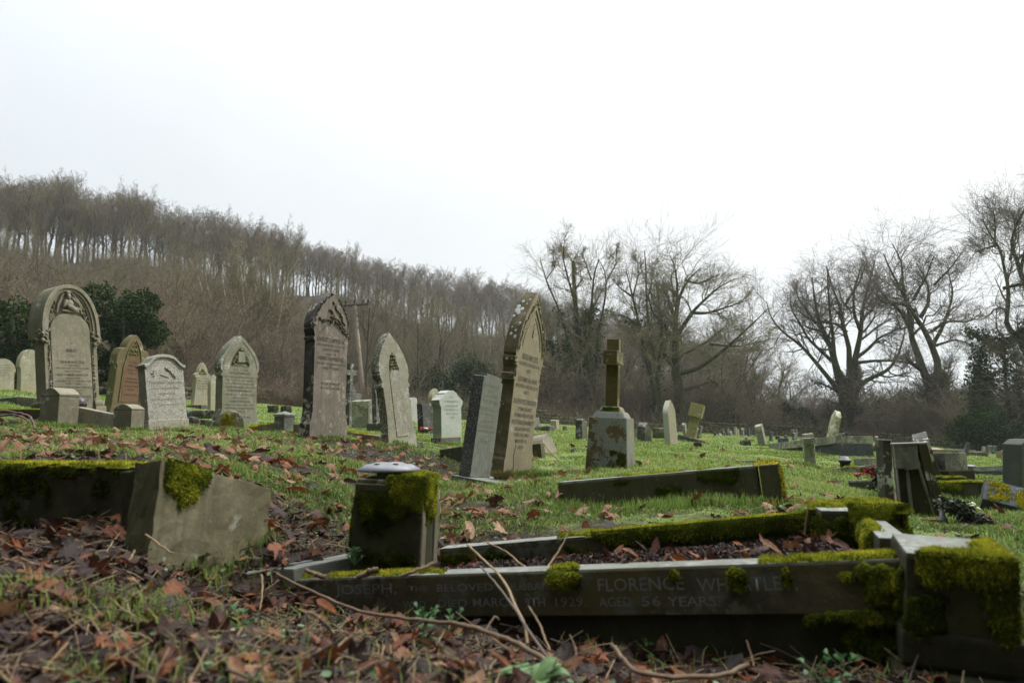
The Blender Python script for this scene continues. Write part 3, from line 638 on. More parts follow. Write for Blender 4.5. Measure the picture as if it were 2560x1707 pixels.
for s in (-1, 1): foliage_band(mb, [(s * b * .43, H * .69), (s * b * .27, H * .78)], .03, .035, -.012); foliage_band(mb, [(s * b * .26, H * .715), (s * b * .22, H * .76)], .026, .035, -.012)
mb.ell((0, -.012, H * .845), (.035, .02, .025)); mb.build("carving", plain('olive carved stone', (.22, .21, .10), (.12, .115, .05), .9), t)
block("open_book", MS['grey_gothic'], t, -b * .2, b * .2, -.03, .0, H * .705, H * .82, .006)

# tall dark stone
t, b, H, T_ = gothic('d', "tall purple brown headstone crusted black down its left side, by the timber pole", (822, 1097), (833, 732), 8.9, 82, 24, MS['dark_tall'], hw=1.10, z1=.655, z2=.745, base=1.14, bh=.13, T=.15, mould=False,
  lines=lambda b, H: arch_text("IN LOVING MEMORY OF", b * .80, H * .66, H * .78, .035, .05, .95) + [("CHARLOTTE HEPPENSTALL", .05, 0, H * .655, b * 1.75), ("WHO DEPARTED THIS LIFE JULY 1ST 1885", .024, 0, H * .625, b * 1.7), ("AGED 67 YEARS", .028, 0, H * .595, b * 1.0), ("ALSO OF", .022, 0, H * .565, b * .6), ("HENRY HEPPENSTALL", .045, 0, H * .53, b * 1.55), ("WHO DEPARTED THIS LIFE JANUARY 1ST 1900", .024, 0, H * .50, b * 1.75), ("AGED 81 YEARS", .028, 0, H * .47, b * 1.0), ("WE TRUST IN THE LORD", .026, 0, H * .365, b * 1.2), ("WE LL MEET HIM AGAIN", .026, 0, H * .335, b * 1.25)], txt=plain('black lettering', (.06, .05, .045)))
mb = MB()
for a, c in [((-.0, .93), (.16, .83)), ((-.05, .88), (.20, .76)), ((-.02, .84), (.24, .72)), ((-.18, .80), (.0, .80)), ((.10, .86), (.26, .70))]: foliage_band(mb, [(a[0] * b / .22, H * a[1]), (c[0] * b / .26, H * c[1])], .026, .03, -.006)
mb.build("carving", plain('dark carved stone', (.14, .12, .085), (.07, .06, .045), .95, sc=20), t)
mb = MB(); foliage_band(mb, [(-b * 1.04, H * .76), (-b * .98, H * .82), (-b * .72, H * .90), (-b * .3, H * .965), (0, H * .99)], .018, .03, -.004); foliage_band(mb, [(b * 1.04, H * .70), (b * .98, H * .82), (b * .72, H * .90), (b * .3, H * .965)], .018, .03, -.004)
foliage_band(mb, [(-b * 1.0, H * .65), (-b * 1.02, H * .74)], .03, .03, .05); foliage_band(mb, [(-b * 1.0, H * .65), (-b * 1.02, H * .74)], .03, .03, .11)
mb.build("crockets", plain('black crusted edge', (.05, .045, .035), (.02, .02, .018), .95, sc=20), t)

# narrow leaning stone
t, b, H, T_ = gothic('n', "narrow grey green headstone leaning to the left with a small carved gothic recess", (1010, 1120), (973, 831), 8.5, 62, 12, MS['narrow'], hw=1.18, z1=.52, z2=.66, base=1.10, bh=.17, T=.11, th=60, mould=False,
  lines=lambda b, H: [(s, .024, 0, H * z, b * .8) for s, z in [("IN LOVING", .60), ("MEMORY OF", .56), ("ELIZABETH", .52), ("BELOVED WIFE", .48), ("OF JAMES", .44), ("WHO DIED", .40), ("ALSO JAMES", .34), ("AT REST", .28)]])
prism("niche", dk, t, [(b * .36, H * .665)] + pointed(b * .36, H * .68, H * .83, 10) + [(-b * .36, H * .665)], -.004, .01, 0)
mb = MB(); [foliage_band(mb, [(-b * w_, H * z), (b * w_, H * z)], .02, .022, -.01) for z, w_ in [(.69, .3), (.715, .26), (.74, .22), (.765, .16), (.79, .1)]]; mb.build("carving", plain('pale green carved stone', (.26, .25, .15), (.06, .06, .03), .9, sc=30), t)
prism("panel", MS['narrow'], t, _sym([(b * .46, H * .1), (b * .42, H * .62)], arc(0, H * .62, b * .40, 10, 170, 10)), -.007, .02, .006)

# small white stepped stone
M, H = frame(1130, 1113, 1128, 976, 12, TH - 3); t = thing("shouldered_headstone", "small white gabled headstone with shoulders, right of the red and white flowers", "headstone", M)
W, T_ = hdims(50, 18, 1130, 12, R(TH - 3)); b = W / 2
prism("slab", stone('white painted limestone', (.50, .52, .47), (.42, .44, .39), WHT, 0, None, 0, (.11,.115,.09), .9, streak=.12, low=(.38,.35,.22), bump=.1), t,
  mirror([(b, -.3), (b, H * .68), (b * 1.12, H * .74), (b * 1.18, H * .82), (b * .95, H * .86), (b * .62, H * .93), (b * .60, H * .95), (b * .25, H * 1.0)]), 0, .16, .012)
block("base", MS['grey'], t, -b * 1.08, b * .9, -.004, .19, -.3, .13, .01)
inscription(t, [(s, .035, 0, H * z, b * w_) for s, z, w_ in [("IN", .86, .3), ("LOVING MEMORY OF", .78, 1.4), ("JOHN WILLIAM", .70, 1.2), ("WHO DIED FEB 1931", .63, 1.4), ("AGED 52 YEARS", .56, 1.2), ("AT REST", .49, .6)]], plain('worn grey lettering', (.30, .31, .27)), -.003)

# grey granite slab
M, H = frame(1201, 1190, 1236, 938, 6.6, TH - 2); t = thing("granite_headstone", "grey granite slab with stepped top leaning right in front of the tall buff headstone", "headstone", M)
W, T_ = hdims(50, 28, 1201, 6.6, R(TH - 2)); b = W / 2
prism("slab", MS['granite'], t, [(b, -.01), (b, H * .935), (b * .80, H * .94), (b * .79, H * .985), (-b * .72, H * 1.0), (-b * .73, H * .975), (-b, H * .97), (-b, -.01)], 0, T_, .004)
inscription(t, [(s, .026, 0, H * z, b * w_) for s, z, w_ in [("IN LOVING MEMORY OF", .88, 1.5), ("FRED", .83, .5), ("THE DEARLY LOVED", .78, 1.4), ("HUSBAND OF MARY", .73, 1.4), ("WHO DIED JUNE 5TH", .65, 1.5), ("AGED 62 YEARS", .60, 1.3), ("ALSO MARY ELLEN", .53, 1.5), ("WIFE OF THE ABOVE", .48, 1.5), ("WHO DIED MAY 1959", .43, 1.5), ("REUNITED", .34, .9)]], plain('pale worn lettering', (.30, .31, .22)), -.002)
mb_ = block("base", MS['granite'], t, -b - .05, b + .13, -.34, T_ + .04, -.22, -.012, .006)
M_ = M
# tuft and upturned vase lid on the base
q = M @ Vector((b * .6, -.16, .0))
def grass_clump(name, label, cat, c, n, h, spread, mat, w_=.002):
    V = []; 
    for k in range(n):
        a = random.uniform(0, 6.28); r = spread * math.sqrt(random.random()); p = Vector((c.x + r * math.cos(a), c.y + r * math.sin(a), c.z)); l = h * random.uniform(.5, 1.1)
        d = Vector((math.cos(a) * .5 + random.gauss(0, .35), math.sin(a) * .5 + random.gauss(0, .35), 1)).normalized(); s = d.cross(Vector((random.gauss(0, 1), random.gauss(0, 1), 0))).normalized() * w_
        m1 = p + d * l * .55; e = m1 + (d + Vector((0, 0, -.5)) + Vector((d.x, d.y, 0)) * .5) * l * .45
        V += [p - s, p + s, m1 + s * .7, m1 - s * .7, e]
    V = np.array([list(x) for x in V]); i = np.arange(n)[:, None] * 5
    vv = np.clip(np.repeat(rng.normal(.5, .2, n), 5), 0, 1)
    o = link(name, npmesh(name, V, [np.hstack([i, i + 1, i + 2, i + 3]), np.hstack([i + 3, i + 2, i + 4])], {'v': vv}), mat)
    if label: tag(o, label, cat)
    return o
M_GR = plain('grass', None, None, .6, attr='v', ramp=[(0, (.055, .10, .016)), (1, (.44, .42, .19)), (.45, (.18, .275, .052)), (.8, (.27, .37, .075))], trans=.35)
grass_clump("grass_tuft", "brownish grass tuft growing at the foot of the leaning granite headstone", "grass tuft", q, 420, .13, .07, plain('dry green tuft', (.12, .12, .03), (.20, .14, .05), .8, sc=20))
q = M @ Vector((b + .06, -.30, .005)); mb = MB(); mb.ell(q, (.055, .045, .014), None, 16, 5); t2 = thing("flower_holder", "small pale vase cover lying on the base of the granite headstone", "flower holder", Matrix.Translation(q)); o = mb.build("lid", plain('dirty white plastic', (.5, .48, .42), (.36, .34, .28), .5), None, True); o.parent = t2; o.matrix_parent_inverse = Matrix.Translation(q).inverted()
mb = MB(); mb.tube([q + Vector((.05, 0, 0)), q + Vector((.06, -.02, -.08)), q + Vector((.10, -.04, -.16))], .003, 5); o = mb.build("cord", M_STRAW, t2); o.matrix_parent_inverse = Matrix.Translation(q).inverted()

# the Curtis stone
M, H = frame(1293, 1184, 1344, 731, 7.6, TH + 1); t = thing("lettered_headstone", "tallest buff headstone at the centre, pointed and leaning right with crisp dark lettering", "headstone", M)
W, T_ = hdims(66, 27, 1293, 7.6, R(TH + 1)); b = W / 2; hb = b * 1.10; T_ = .135
prism("slab", MS['curtis'], t, gothic_outline(b * .97, hb, H * .495, H * .635, H, b * 1.02, H * .095), 0, T_, .008)
prism("band", MS['curtis'], t, [(hb * .96, H * .66)] + pointed(hb * .96, H * .665, H * .985, 20)[1:-1] + [(-hb * .96, H * .66), (-hb * .80, H * .66)] + pointed(hb * .80, H * .665, H * .90, 20)[::-1][1:-1] + [(hb * .80, H * .66)], -.010, .01, .003)
band("moulding", MS['curtis'], t, pointed(hb * .97, H * .66, H * .99, 20), .009, -.008)
band("moulding", MS['curtis'], t, pointed(hb * .62, H * .68, H * .86, 20), .004, -.002)
mb = MB(); foliage_band(mb, pointed(hb * .88, H * .66, H * .945, 24), .020, .021, -.012)
for s in (-1, 1): foliage_band(mb, [(s * b * 1.0, H * .52), (s * b * 1.06, H * .62)], .020, .021, -.006)
for k in range(7): mb.ell((random.gauss(0, .018), -.003, H * (.75 + .012 * k)), (.016, .005, .006), Matrix.Rotation(random.uniform(0, 3), 3, 'Y'))
mb.build("carving", plain('carved band', (.30, .25, .15), (.07, .055, .03), .9, sc=45), t)
inscription(t, arch_text("IN AFFECTIONATE REMEMBRANCE OF", hb * .69, H * .68, H * .885, .042, .03, .97) + [
  ("GEORGE HENRY CURTIS,", .058, 0, H * .615, b * 1.25), ("WHO DEPARTED THIS LIFE JUNE 13TH 1918,", .034, 0, H * .583, b * 1.62), ("AGED 77.", .036, 0, H * .548, b * .4),
  ("ALSO OF MARY ADA, HIS WIFE,", .05, 0, H * .495, b * 1.5), ("WHO ENTERED INTO REST APRIL 27TH 1927,", .036, 0, H * .462, b * 1.75), ("AGED 71.", .036, 0, H * .430, b * .42),
  ("ALSO OF FLORENCE, THEIR DAUGHTER", .05, 0, H * .376, b * 1.78), ("1ST FEMALE ORGANIST", .036, 0, H * .340, b * 1.05), ("OF THE MANCHESTER UNITY ORDER,", .038, 0, H * .305, b * 1.5),
  ("WIFE OF THE REV. JOHN MARRIOTT,", .044, 0, H * .266, b * 1.75), ("WHO LAID DOWN HIS LIFE", .036, 0, H * .232, b * 1.15), ("IN THE CONGO, AFRICA,", .036, 0, H * .200, b * 1.1), ("MARCH 25TH 1916,", .038, 0, H * .167, b * .88), ("AGED 30.", .034, 0, H * .135, b * .42)], M_TXT, -.0035, sx=.6)
mb = MB()
for z_, y_, r_ in [(.72, .04, .022), (.735, .09, .02), (.755, .05, .016), (.775, .10, .012), (.80, .03, .018), (.86, .09, .03), (.875, .11, .04), (.885, .07, .03), (.90, .12, .03), (.935, .10, .022), (.95, .035, .016), (.92, .045, .012), (.60, .09, .016), (.84, .125, .02)]:
    f_ = (z_ - .635) / .365; mb.ell((-hb * (1 - max(0, f_) ** 1.85) - .001, y_, H * z_), (.004, r_ * .8, r_), Matrix.Rotation(math.atan(hb * 1.85 * max(.01, f_) ** .85 / (H * .365)), 3, 'Y'), 10, 3)
mb.build('lichen', plain('pale grey lichen', (.42, .44, .42), (.32, .34, .32), .9, sc=60), t)
mb = MB(); mb.tube([(-b * .35, -.0015, H * .02), (-b * .42, -.0015, H * .10), (-b * .36, -.0015, H * .155)], .0035, 4); mb.build("crack", M_TXT, t)

# ---- cross on lichened pedestal
M, H = frame(1526, 1180, 1530, 1035, 7.8, TH + 4); t = thing("cross_monument", "olive stone cross on a tapering lichen covered pedestal in the middle of the grass", "cross", M)
k = 7.8 / FPX; a = .225
def frustum(name, mat, x0, y0, x1, y1, z0, z1, cy=0, bevel=.008):
    bm = bmesh.new(); lo = [bm.verts.new((x * x0, cy + y * y0, z0)) for x, y in ((-1, -1), (1, -1), (1, 1), (-1, 1))]; hi = [bm.verts.new((x * x1, cy + y * y1, z1)) for x, y in ((-1, -1), (1, -1), (1, 1), (-1, 1))]
    bm.faces.new(lo[::-1]); bm.faces.new(hi)
    for i in range(4): bm.faces.new([lo[i], lo[(i + 1) % 4], hi[(i + 1) % 4], hi[i]])
    return finish(bm, name, mat, t, bevel, 2)
Hp = 134 * k
frustum("pedestal", MS['pedestal'], a, a, a * .86, a * .86, -.15, Hp)
frustum("step", MS['pedestal'], a * .79, a * .79, a * .64, a * .64, Hp - .01, Hp + .06, bevel=.018)
frustum("step", MS['pedestal'], a * .55, a * .55, a * .42, a * .42, Hp + .058, Hp + .115, bevel=.02)
frustum("base", MS['kerb_top'], a * 1.12, a * 1.1, a * 1.1, a * 1.08, -.2, -.002)
sh = 330 * k; w_ = .052; th_ = .066
block("shaft", MS['cross'], t, -w_, w_, -th_, th_, Hp + .095, sh, .01)
block("arms", MS['cross'], t, -.17, .17, -th_ * 1.10, th_ * 1.10, sh - .275, sh - .135, .006)
mb = MB()
for s in (-1, 1):
    for z0, z1 in ((sh - .262, sh - .148),): mb.tube([(s * .03, -th_ * 1.10, z0), (s * .158, -th_ * 1.10, z0), (s * .158, -th_ * 1.10, z1), (s * .03, -th_ * 1.10, z1), (s * .03, -th_ * 1.10, z0)], .006, 5)
mb.tube([(-w_ * .6, -th_, Hp + .2), (-w_ * .6, -th_, sh - .3)], .006, 5); mb.tube([(w_ * .6, -th_, Hp + .2), (w_ * .6, -th_, sh - .3)], .006, 5)
mb.build("moulding", MS['cross'], t)
ms = moss_new(); moss_patch(ms, (-a * .62, -a * .4, Hp + .06), (.09, 0, 0), (0, .20, 0), (0, 0, 1), .03, .75, .012, 3, .012, .003, bright=.4)
moss_patch(ms, (-a * .50, -a * .4, Hp + .06), (0, .17, 0), (0, 0, .05), (-1, 0, 0), .02, .8, .01, 4, .012, .003, bright=.35)
moss_patch(ms, (-a * .975, -.02, .0), (0, -.19, 0), (.015, 0, .24), (-1, 0, .1), .006, .62, .012, 5, .008, .003, per=2, bright=.0)
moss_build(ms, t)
# ================================================================ kerbs, posts and low stones
def kerb(name, label, cat, A, B, w, h, mat, top=None, bevel=.006, moss=None, group=None, parent=None, cuts=0, mossmat=None):
    """kerb stone whose top front edge runs from A to B"""
    M, L = beam(A, B); t = thing(name, label, cat, M, group)
    block("stone", mat, t, 0, L, 0, w, -h, 0 if not top else -.012, bevel, .0015, cuts)
    if top: block("top_face", top, t, 0, L, 0.0, w, -.0115, .004, .003)
    if moss:
        ms = moss_new()
        for q in moss: moss_patch(ms, *q[:4], **q[4])
        moss_build(ms, t, mossmat)
    return t, L

# ---- the front grave
C = P(2264, 1385, 1.80)                                   # near left corner of the near post
fy = Vector((.25, .968, 0)).normalized()
KR = P(2250, 1399, 1.895); KL = P(640, 1452, 2.72)
M, L = beam(KL, KR)
g1 = thing("grave_kerb", "long inscribed kerb lying across the foreground with two lines of lettering", "grave kerb", M)
W_ = .10
bm = bmesh.new()
prof = [(0, -.004), (.004, 0), (W_, 0), (W_, -.128), (0, -.128)]
a_ = [bm.verts.new((0, y, z)) for y, z in prof]; b_ = [bm.verts.new((L, y, z)) for y, z in prof]; bm.faces.new(a_); bm.faces.new(b_[::-1])
for i in range(len(prof)): j = (i + 1) % len(prof); bm.faces.new([a_[i], b_[i], b_[j], a_[j]])
finish(bm, "kerb", MS['kerb_text'], g1, .003)
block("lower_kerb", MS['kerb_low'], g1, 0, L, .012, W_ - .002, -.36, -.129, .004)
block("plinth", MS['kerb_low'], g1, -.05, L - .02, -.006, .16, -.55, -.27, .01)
block("top_face", MS['kerb_top'], g1, .30, L - .005, .003, W_ - .003, -.002, .002, .001)
def uT(u):  # distance along the kerb of picture column u
    t_ = (u - CU) / FPX; d = KR - KL; return (t_ * KL.y - KL.x) / (d.x - t_ * d.y) * L
def word(s, u0, u1, z, h): a0, a1 = uT(u0), uT(u1); return (s, h, (a0 + a1) / 2, z, (a1 - a0))
inscription(g1, [word("JOSEPH,", 852, 1000, -.052, .032), word("THE", 1028, 1073, -.048, .018), word("BELOVED", 1095, 1232, -.050, .022), word("HUSBAND", 1262, 1392, -.052, .022), word("OF", 1420, 1448, -.052, .022),
   word("FLORENCE", 1484, 1692, -.060, .036), word("WHEATLEY,", 1726, 1968, -.066, .036),
   word("WHO", 1012, 1066, -.098, .022), word("DIED", 1096, 1165, -.098, .024), word("MARCH", 1180, 1285, -.098, .026), word("9TH", 1306, 1354, -.100, .026), word("1929.", 1376, 1450, -.100, .026), word("AGED", 1484, 1562, -.102, .026), word("56", 1586, 1632, -.102, .026), word("YEARS.", 1650, 1775, -.104, .026)], M_TXTG, -.002)
ms = moss_new()
def kt(u0, u1, h, cov, seed, **k): moss_patch(ms, (uT(u0), .004, 0), (uT(u1) - uT(u0), 0, 0), (0, .085, 0), (0, 0, 1), h, cov, .007, seed, .010, .002, **k)
kt(650, 1120, .012, .62, 1, per=4); kt(1880, 2235, .022, .85, 2, per=5); kt(640, 780, .02, .9, 8, per=4)
def lump(u, z, wu, hz, h=.02, seed=0, br=.6):   # cushion on the front face
    s0 = uT(u - wu / 2); s1 = uT(u + wu / 2)
    moss_patch(ms, (s0, -.001, z - hz / 2), (s1 - s0, 0, 0), (0, 0, hz), (0, -1, 0), h, .42, .005, seed, .009, .0016, 7, fq=24, gmask=lambda s, t: .5 - 2.6 * ((s - .5) ** 2 + (t - .5) ** 2), bright=br)
lump(1400, -.030, 120, .07, .035, 11); lump(1820, -.040, 60, .09, .018, 12, .5); lump(1943, -.03, 30, .06, .012, 13, .5); lump(1675, -.02, 35, .035, .01, 14, .5); lump(2090, -.035, 50, .035, .014, 15); lump(2180, -.05, 180, .11, .035, 16)
lump(2160, -.085, 90, .05, .03, 17); lump(2090, -.135, 170, .055, .035, 18); lump(2200, -.14, 150, .06, .03, 19, .35); lump(1995, -.14, 60, .04, .015, 20, .4); lump(2150, -.20, 220, .12, .012, 21, .2)
lump(700, -.045, 150, .09, .03, 22); moss_patch(ms, (uT(1395) - .04, .0, .0), (.10, 0, 0), (0, .06, 0), (0, 0, 1), .02, .8, .006, 24, .010, .002, 5)
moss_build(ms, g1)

# near corner post
Mp = Matrix.Translation(C) @ Matrix.Rotation(R(-20), 4, 'Z') @ Matrix.Rotation(R(3), 4, 'X') @ Matrix.Rotation(R(2.0), 4, 'Y')
g2 = thing("corner_post", "square mossy corner post at the near right end of the foreground grave", "corner post", Mp)
pw, pd = .218, .25
block("post", MS['kerb_dark'], g2, 0, pw, 0, pd, -.30, 0, .008, .0016, 6)
block("top_face", MS['kerb_top'], g2, .002, pw - .002, .002, pd - .002, -.001, .004, .002)
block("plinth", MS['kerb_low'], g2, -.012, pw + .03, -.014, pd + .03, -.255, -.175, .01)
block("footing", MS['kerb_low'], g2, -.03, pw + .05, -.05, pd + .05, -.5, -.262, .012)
ms = moss_new()
E = dict(cell=.007, tuft=.009, tw=.0018, per=8)
moss_patch(ms, (.03, -.012, .0), (pw - .02, 0, 0), (0, .085, 0), (0, 0, 1), .03, .78, seed=31, gmask=lambda s, t: .55 * s + .25 - .9 * t, **E)
moss_patch(ms, (.14, .04, .0), (pw - .13, 0, 0), (0, pd - .05, 0), (0, 0, 1), .035, .6, seed=32, gmask=lambda s, t: .75 * s - .25, **E)
moss_patch(ms, (.02, -.001, .012), (pw - .01, 0, 0), (0, 0, -.10), (0, -1, 0), .028, .70, seed=33, gmask=lambda s, t: .35 - .95 * t + .35 * s, **E)
moss_patch(ms, (pw - .07, -.001, -.01), (.08, 0, 0), (0, 0, -.20), (0, -1, 0), .022, .7, seed=34, gmask=lambda s, t: .7 * s - .4 * t, bright=.35, **E)
moss_patch(ms, (pw + .001, -.005, .01), (0, pd, 0), (0, 0, -.19), (1, 0, 0), .035, .85, seed=35, bright=.45, **E)
moss_patch(ms, (-.001, .02, -.03), (0, pd - .05, 0), (0, 0, -.15), (-1, 0, 0), .03, .65, seed=36, bright=.4, **E)
moss_patch(ms, (-.01, -.001, -.08), (.10, 0, 0), (0, 0, -.13), (0, -1, 0), .014, .6, seed=37, bright=.12, **E)
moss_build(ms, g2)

# far corner post, side kerb, far kerb
C2 = P(2052, 1278, 2.70)
Mp = Matrix.Translation(C2) @ Matrix.Rotation(R(-12), 4, 'Z') @ Matrix.Rotation(R(-1), 4, 'Y')
g3 = thing("corner_post", "far right corner post of the foreground grave under a thick moss cushion", "corner post", Mp)
block("post", MS['kerb_dark'], g3, 0, .27, 0, .26, -.42, 0, .008); block("top_face", MS['kerb_top'], g3, .002, .268, .002, .258, -.001, .003, .002)
ms = moss_new(); E = dict(cell=.009, tuft=.010, tw=.0022, per=7)
moss_patch(ms, (.09, -.02, 0), (.21, 0, 0), (0, .29, 0), (0, 0, 1), .05, .7, seed=41, gmask=lambda s, t: .5 * s - .1, **E)
moss_patch(ms, (-.02, .1, 0), (.14, 0, 0), (0, .16, 0), (0, 0, 1), .025, .8, seed=47, **E)
moss_patch(ms, (.09, -.001, .03), (.21, 0, 0), (0, 0, -.15), (0, -1, 0), .045, .62, seed=42, gmask=lambda s, t: .3 - .5 * t, **E)
moss_patch(ms, (-.01, -.001, -.012), (.26, 0, 0), (0, 0, -.24), (0, -1, 0), .014, .8, seed=44, bright=.22, **E)
moss_patch(ms, (.271, -.01, .02), (0, .29, 0), (0, 0, -.22), (1, 0, 0), .04, .9, seed=43, **E)
moss_patch(ms, (-.001, .0, -.01), (0, .26, 0), (0, 0, -.2), (-1, 0, 0), .02, .7, seed=45, bright=.3, **E)
moss_build(ms, g3)
A = P(2275, 1349, 2.02); B = P(2212, 1302, 2.66); M, L = beam(A, B)
g4 = thing("grave_kerb", "short bare topped kerb joining the two right hand corner posts of the foreground grave", "grave kerb", M)
block("kerb", MS['kerb_dark'], g4, 0, L, -.0, .075, -.36, -.003, .006) if M.to_3x3().col[1].x < 0 else block("kerb", MS['kerb_dark'], g4, 0, L, -.075, 0, -.36, -.003, .006)
ys = 1 if M.to_3x3().col[1].x < 0 else -1
block("top_face", MS['kerb_top'], g4, 0, L, min(0, ys * .075), max(0, ys * .075), -.0025, .003, .003)
ms = moss_new(); yy = .075 if ys > 0 else 0.0
moss_patch(ms, (L * .25, yy + .001, .005), (L * .75, 0, 0), (0, 0, -.20), (0, 1, 0), .035, .85, seed=51, **E)
moss_patch(ms, (L * .3, yy - .03, 0), (L * .7, 0, 0), (0, .035, 0), (0, 0, 1), .03, .8, seed=52, **E)
moss_build(ms, g4)
FR = P(2052, 1292, 2.83); FL_ = P(1098, 1373, 3.30); M, L = beam(FL_, FR)
g5 = thing("grave_kerb", "far side kerb of the foreground grave, thickly capped with bright green moss", "grave kerb", M)
block("kerb", MS['kerb_text'], g5, 0, L, 0, .10, -.42, -.002, .006); block("top_face", MS['kerb_top'], g5, 0, L * .45, .001, .099, -.001, .003, .002)
ms = moss_new()
moss_patch(ms, (L * .33, -.012, 0), (L * .67, 0, 0), (0, .12, 0), (0, 0, 1), .034, .85, seed=61, gmask=lambda s, t: np.clip(s * 4, 0, 1) * .5 - .2, **E)
moss_patch(ms, (L * .40, -.001, .02), (L * .6, 0, 0), (0, 0, -.07), (0, -1, 0), .022, .85, seed=62, bright=.4, gmask=lambda s, t: np.clip(s * 4, 0, 1) * .5 - .35 * t, **E)
moss_patch(ms, (L * .36, -.001, -.03), (L * .64, 0, 0), (0, 0, -.24), (0, -1, 0), .010, .8, seed=63, bright=.16, **E)
moss_patch(ms, (0, -.001, -.02), (L * .28, 0, 0), (0, 0, -.20), (0, -1, 0), .010, .62, seed=64, bright=.16, **E)
moss_patch(ms, (0, -.001, -.02), (L * .28, 0, 0), (0, 0, -.20), (0, -1, 0), .010, .62, seed=65, bright=.2, **E)
moss_build(ms, g5)
A = P(770, 1383, 3.40); B = P(905, 1372, 3.36); t, L = kerb("grave_kerb", "short low kerb stub emerging from leaves left of the mossy vase block", "grave kerb", A, B, .12, .16, MS['kerb_light'], MS['kerb_top'])
ms = moss_new(); moss_patch(ms, (L * .62, -.01, -.10), (L * .4, 0, 0), (0, 0, .12), (0, -1, 0), .04, .85, seed=71, **E); moss_build(ms, t)
# soil bed inside the grave
zz = lambda s, w_: KL.lerp(KR, s) + fy * w_ + Vector((0, 0, -.105))
def bed():
    n, m_ = 90, 34; V = []
    for i in range(n + 1):
        for j in range(m_ + 1):
            s = i / n; q = j / m_
            p = (KL.lerp(KR, s) + fy * .06) * (1 - q) + (FL_.lerp(FR, s * 1.0 if s > .3 else s) + Vector((0, .03, 0))) * q if s > -1 else None
            z = p.z - .085 - .03 * q - .10 * max(0, .16 - s) / .16 + .022 * (fbm(s * 30, q * 14, 77) - .5) * 2 + .012 * (fbm(s * 110, q * 50, 78) - .5) * 2
            V.append((p.x, p.y, z))
    V = np.array(V); i = np.arange(n)[:, None] * (m_ + 1); j = np.arange(m_)[None]
    F = np.stack([i + j, i + m_ + 1 + j, i + m_ + 2 + j, i + j + 1], -1).reshape(-1, 4)
    return V, F
bv, bf = bed()
o = link("soil_bed", npmesh("soil_bed", bv, bf, smooth=True), plain('dark leaf mould', (.022, .016, .013), (.007, .006, .005), .95, sc=60, bump=.8, spec=.1)); tag(o, kind='structure')

# vase block
q = P(985, 1440, 2.86)
Mv = Matrix.Translation(q) @ Matrix.Rotation(R(82), 4, 'Z') @ Matrix.Rotation(R(2), 4, 'X')
t = thing("vase_block", "square fluted stone flower holder with moss over its top, standing in the foreground grave", "vase block", Mv)
hh = .365; s_ = .127
block("block", MS['kerb_dark'], t, -s_, s_, -s_, s_, -.08, hh - .045, .007, .0018, 6)
block("cap", MS['kerb_light'], t, -s_, s_, -s_, s_, hh - .044, hh - .016, .004); block("cap", MS['kerb_light'], t, -s_ * .95, s_ * .95, -s_ * .95, s_ * .95, hh - .0165, hh, .004)
mb = MB()
for x in (-.115, -.095, -.075, .075, .095, .115): mb.tube([(x, -s_, .04), (x, -s_, hh - .05)], .008, 6)
mb.build("fluting", stone('pale fluted stone', (.34, .31, .23), (.22, .19, .13), WHT, .2, None, 0, None, 0, streak=.6), t, True)
ms = moss_new(); E2 = dict(cell=.007, tuft=.009, tw=.0018, per=8)
# seen face is the local -x side, its right edge is local -y
moss_patch(ms, (-s_ * 1.0, -s_ * 1.02, hh), (s_ * 2, 0, 0), (0, s_ * 1.35, 0), (0, 0, 1), .045, .8, seed=81, gmask=lambda s, t: .5 - .8 * t, **E2)
moss_patch(ms, (-s_ - .001, -s_ * 1.05, hh + .02), (0, s_ * 1.2, 0), (0, 0, -.13), (-1, 0, 0), .035, .75, seed=82, gmask=lambda s, t: .5 - .45 * s - .5 * t, **E2)
moss_patch(ms, (-s_ - .001, s_, hh - .045), (0, -s_ * 1.6, 0), (0, 0, -.13), (-1, 0, 0), .018, .68, seed=83, gmask=lambda s, t: .25 - .5 * t, bright=.3, **E2)
moss_patch(ms, (-s_ - .001, -s_ * .2, hh - .1), (0, s_ * .9, 0), (0, 0, -.12), (-1, 0, 0), .010, .6, seed=89, bright=.1, gmask=lambda s, t: .15 - .3 * t, **E2)
moss_patch(ms, (-s_ - .001, -s_, .115), (0, s_ * 1.6, 0), (0, 0, -.08), (-1, 0, 0), .010, .62, seed=84, bright=.1, **E2)
moss_patch(ms, (-s_, s_ + .001, hh - .05), (s_ * .6, 0, 0), (0, 0, -.2), (0, 1, 0), .02, .7, seed=85, bright=.3, **E2)
moss_patch(ms, (-s_, -s_ - .001, hh + .02), (s_ * 1.4, 0, 0), (0, 0, -.19), (0, -1, 0), .035, .8, seed=86, gmask=lambda s, t: .55 - .75 * t, **E2)
moss_patch(ms, (-s_, -s_ - .001, .05), (s_, 0, 0), (0, 0, -.1), (0, -1, 0), .02, .7, seed=87, **E2)
moss_build(ms, t)
q = Mv @ Vector((0, .04, hh)); mb = MB(); K = 24
th = np.linspace(0, 2 * math.pi, K, endpoint=False)
prof = [(.045, .0), (.045, .02), (.118, .024), (.120, .032), (.09, .048), (.05, .056), (0.001, .058)]
V = np.array([(r * math.cos(a), r * math.sin(a), z) for r, z in prof for a in th]); F = [[i * K + j, i * K + (j + 1) % K, (i + 1) * K + (j + 1) % K, (i + 1) * K + j] for i in range(len(prof) - 1) for j in range(K)]
t2 = thing("flower_holder", "grey metal flower vase lid with holes on top of the mossy fluted block", "flower holder", Matrix.Translation(q)); mb.add(V, F); mb.build("lid", M_METAL, t2, True)
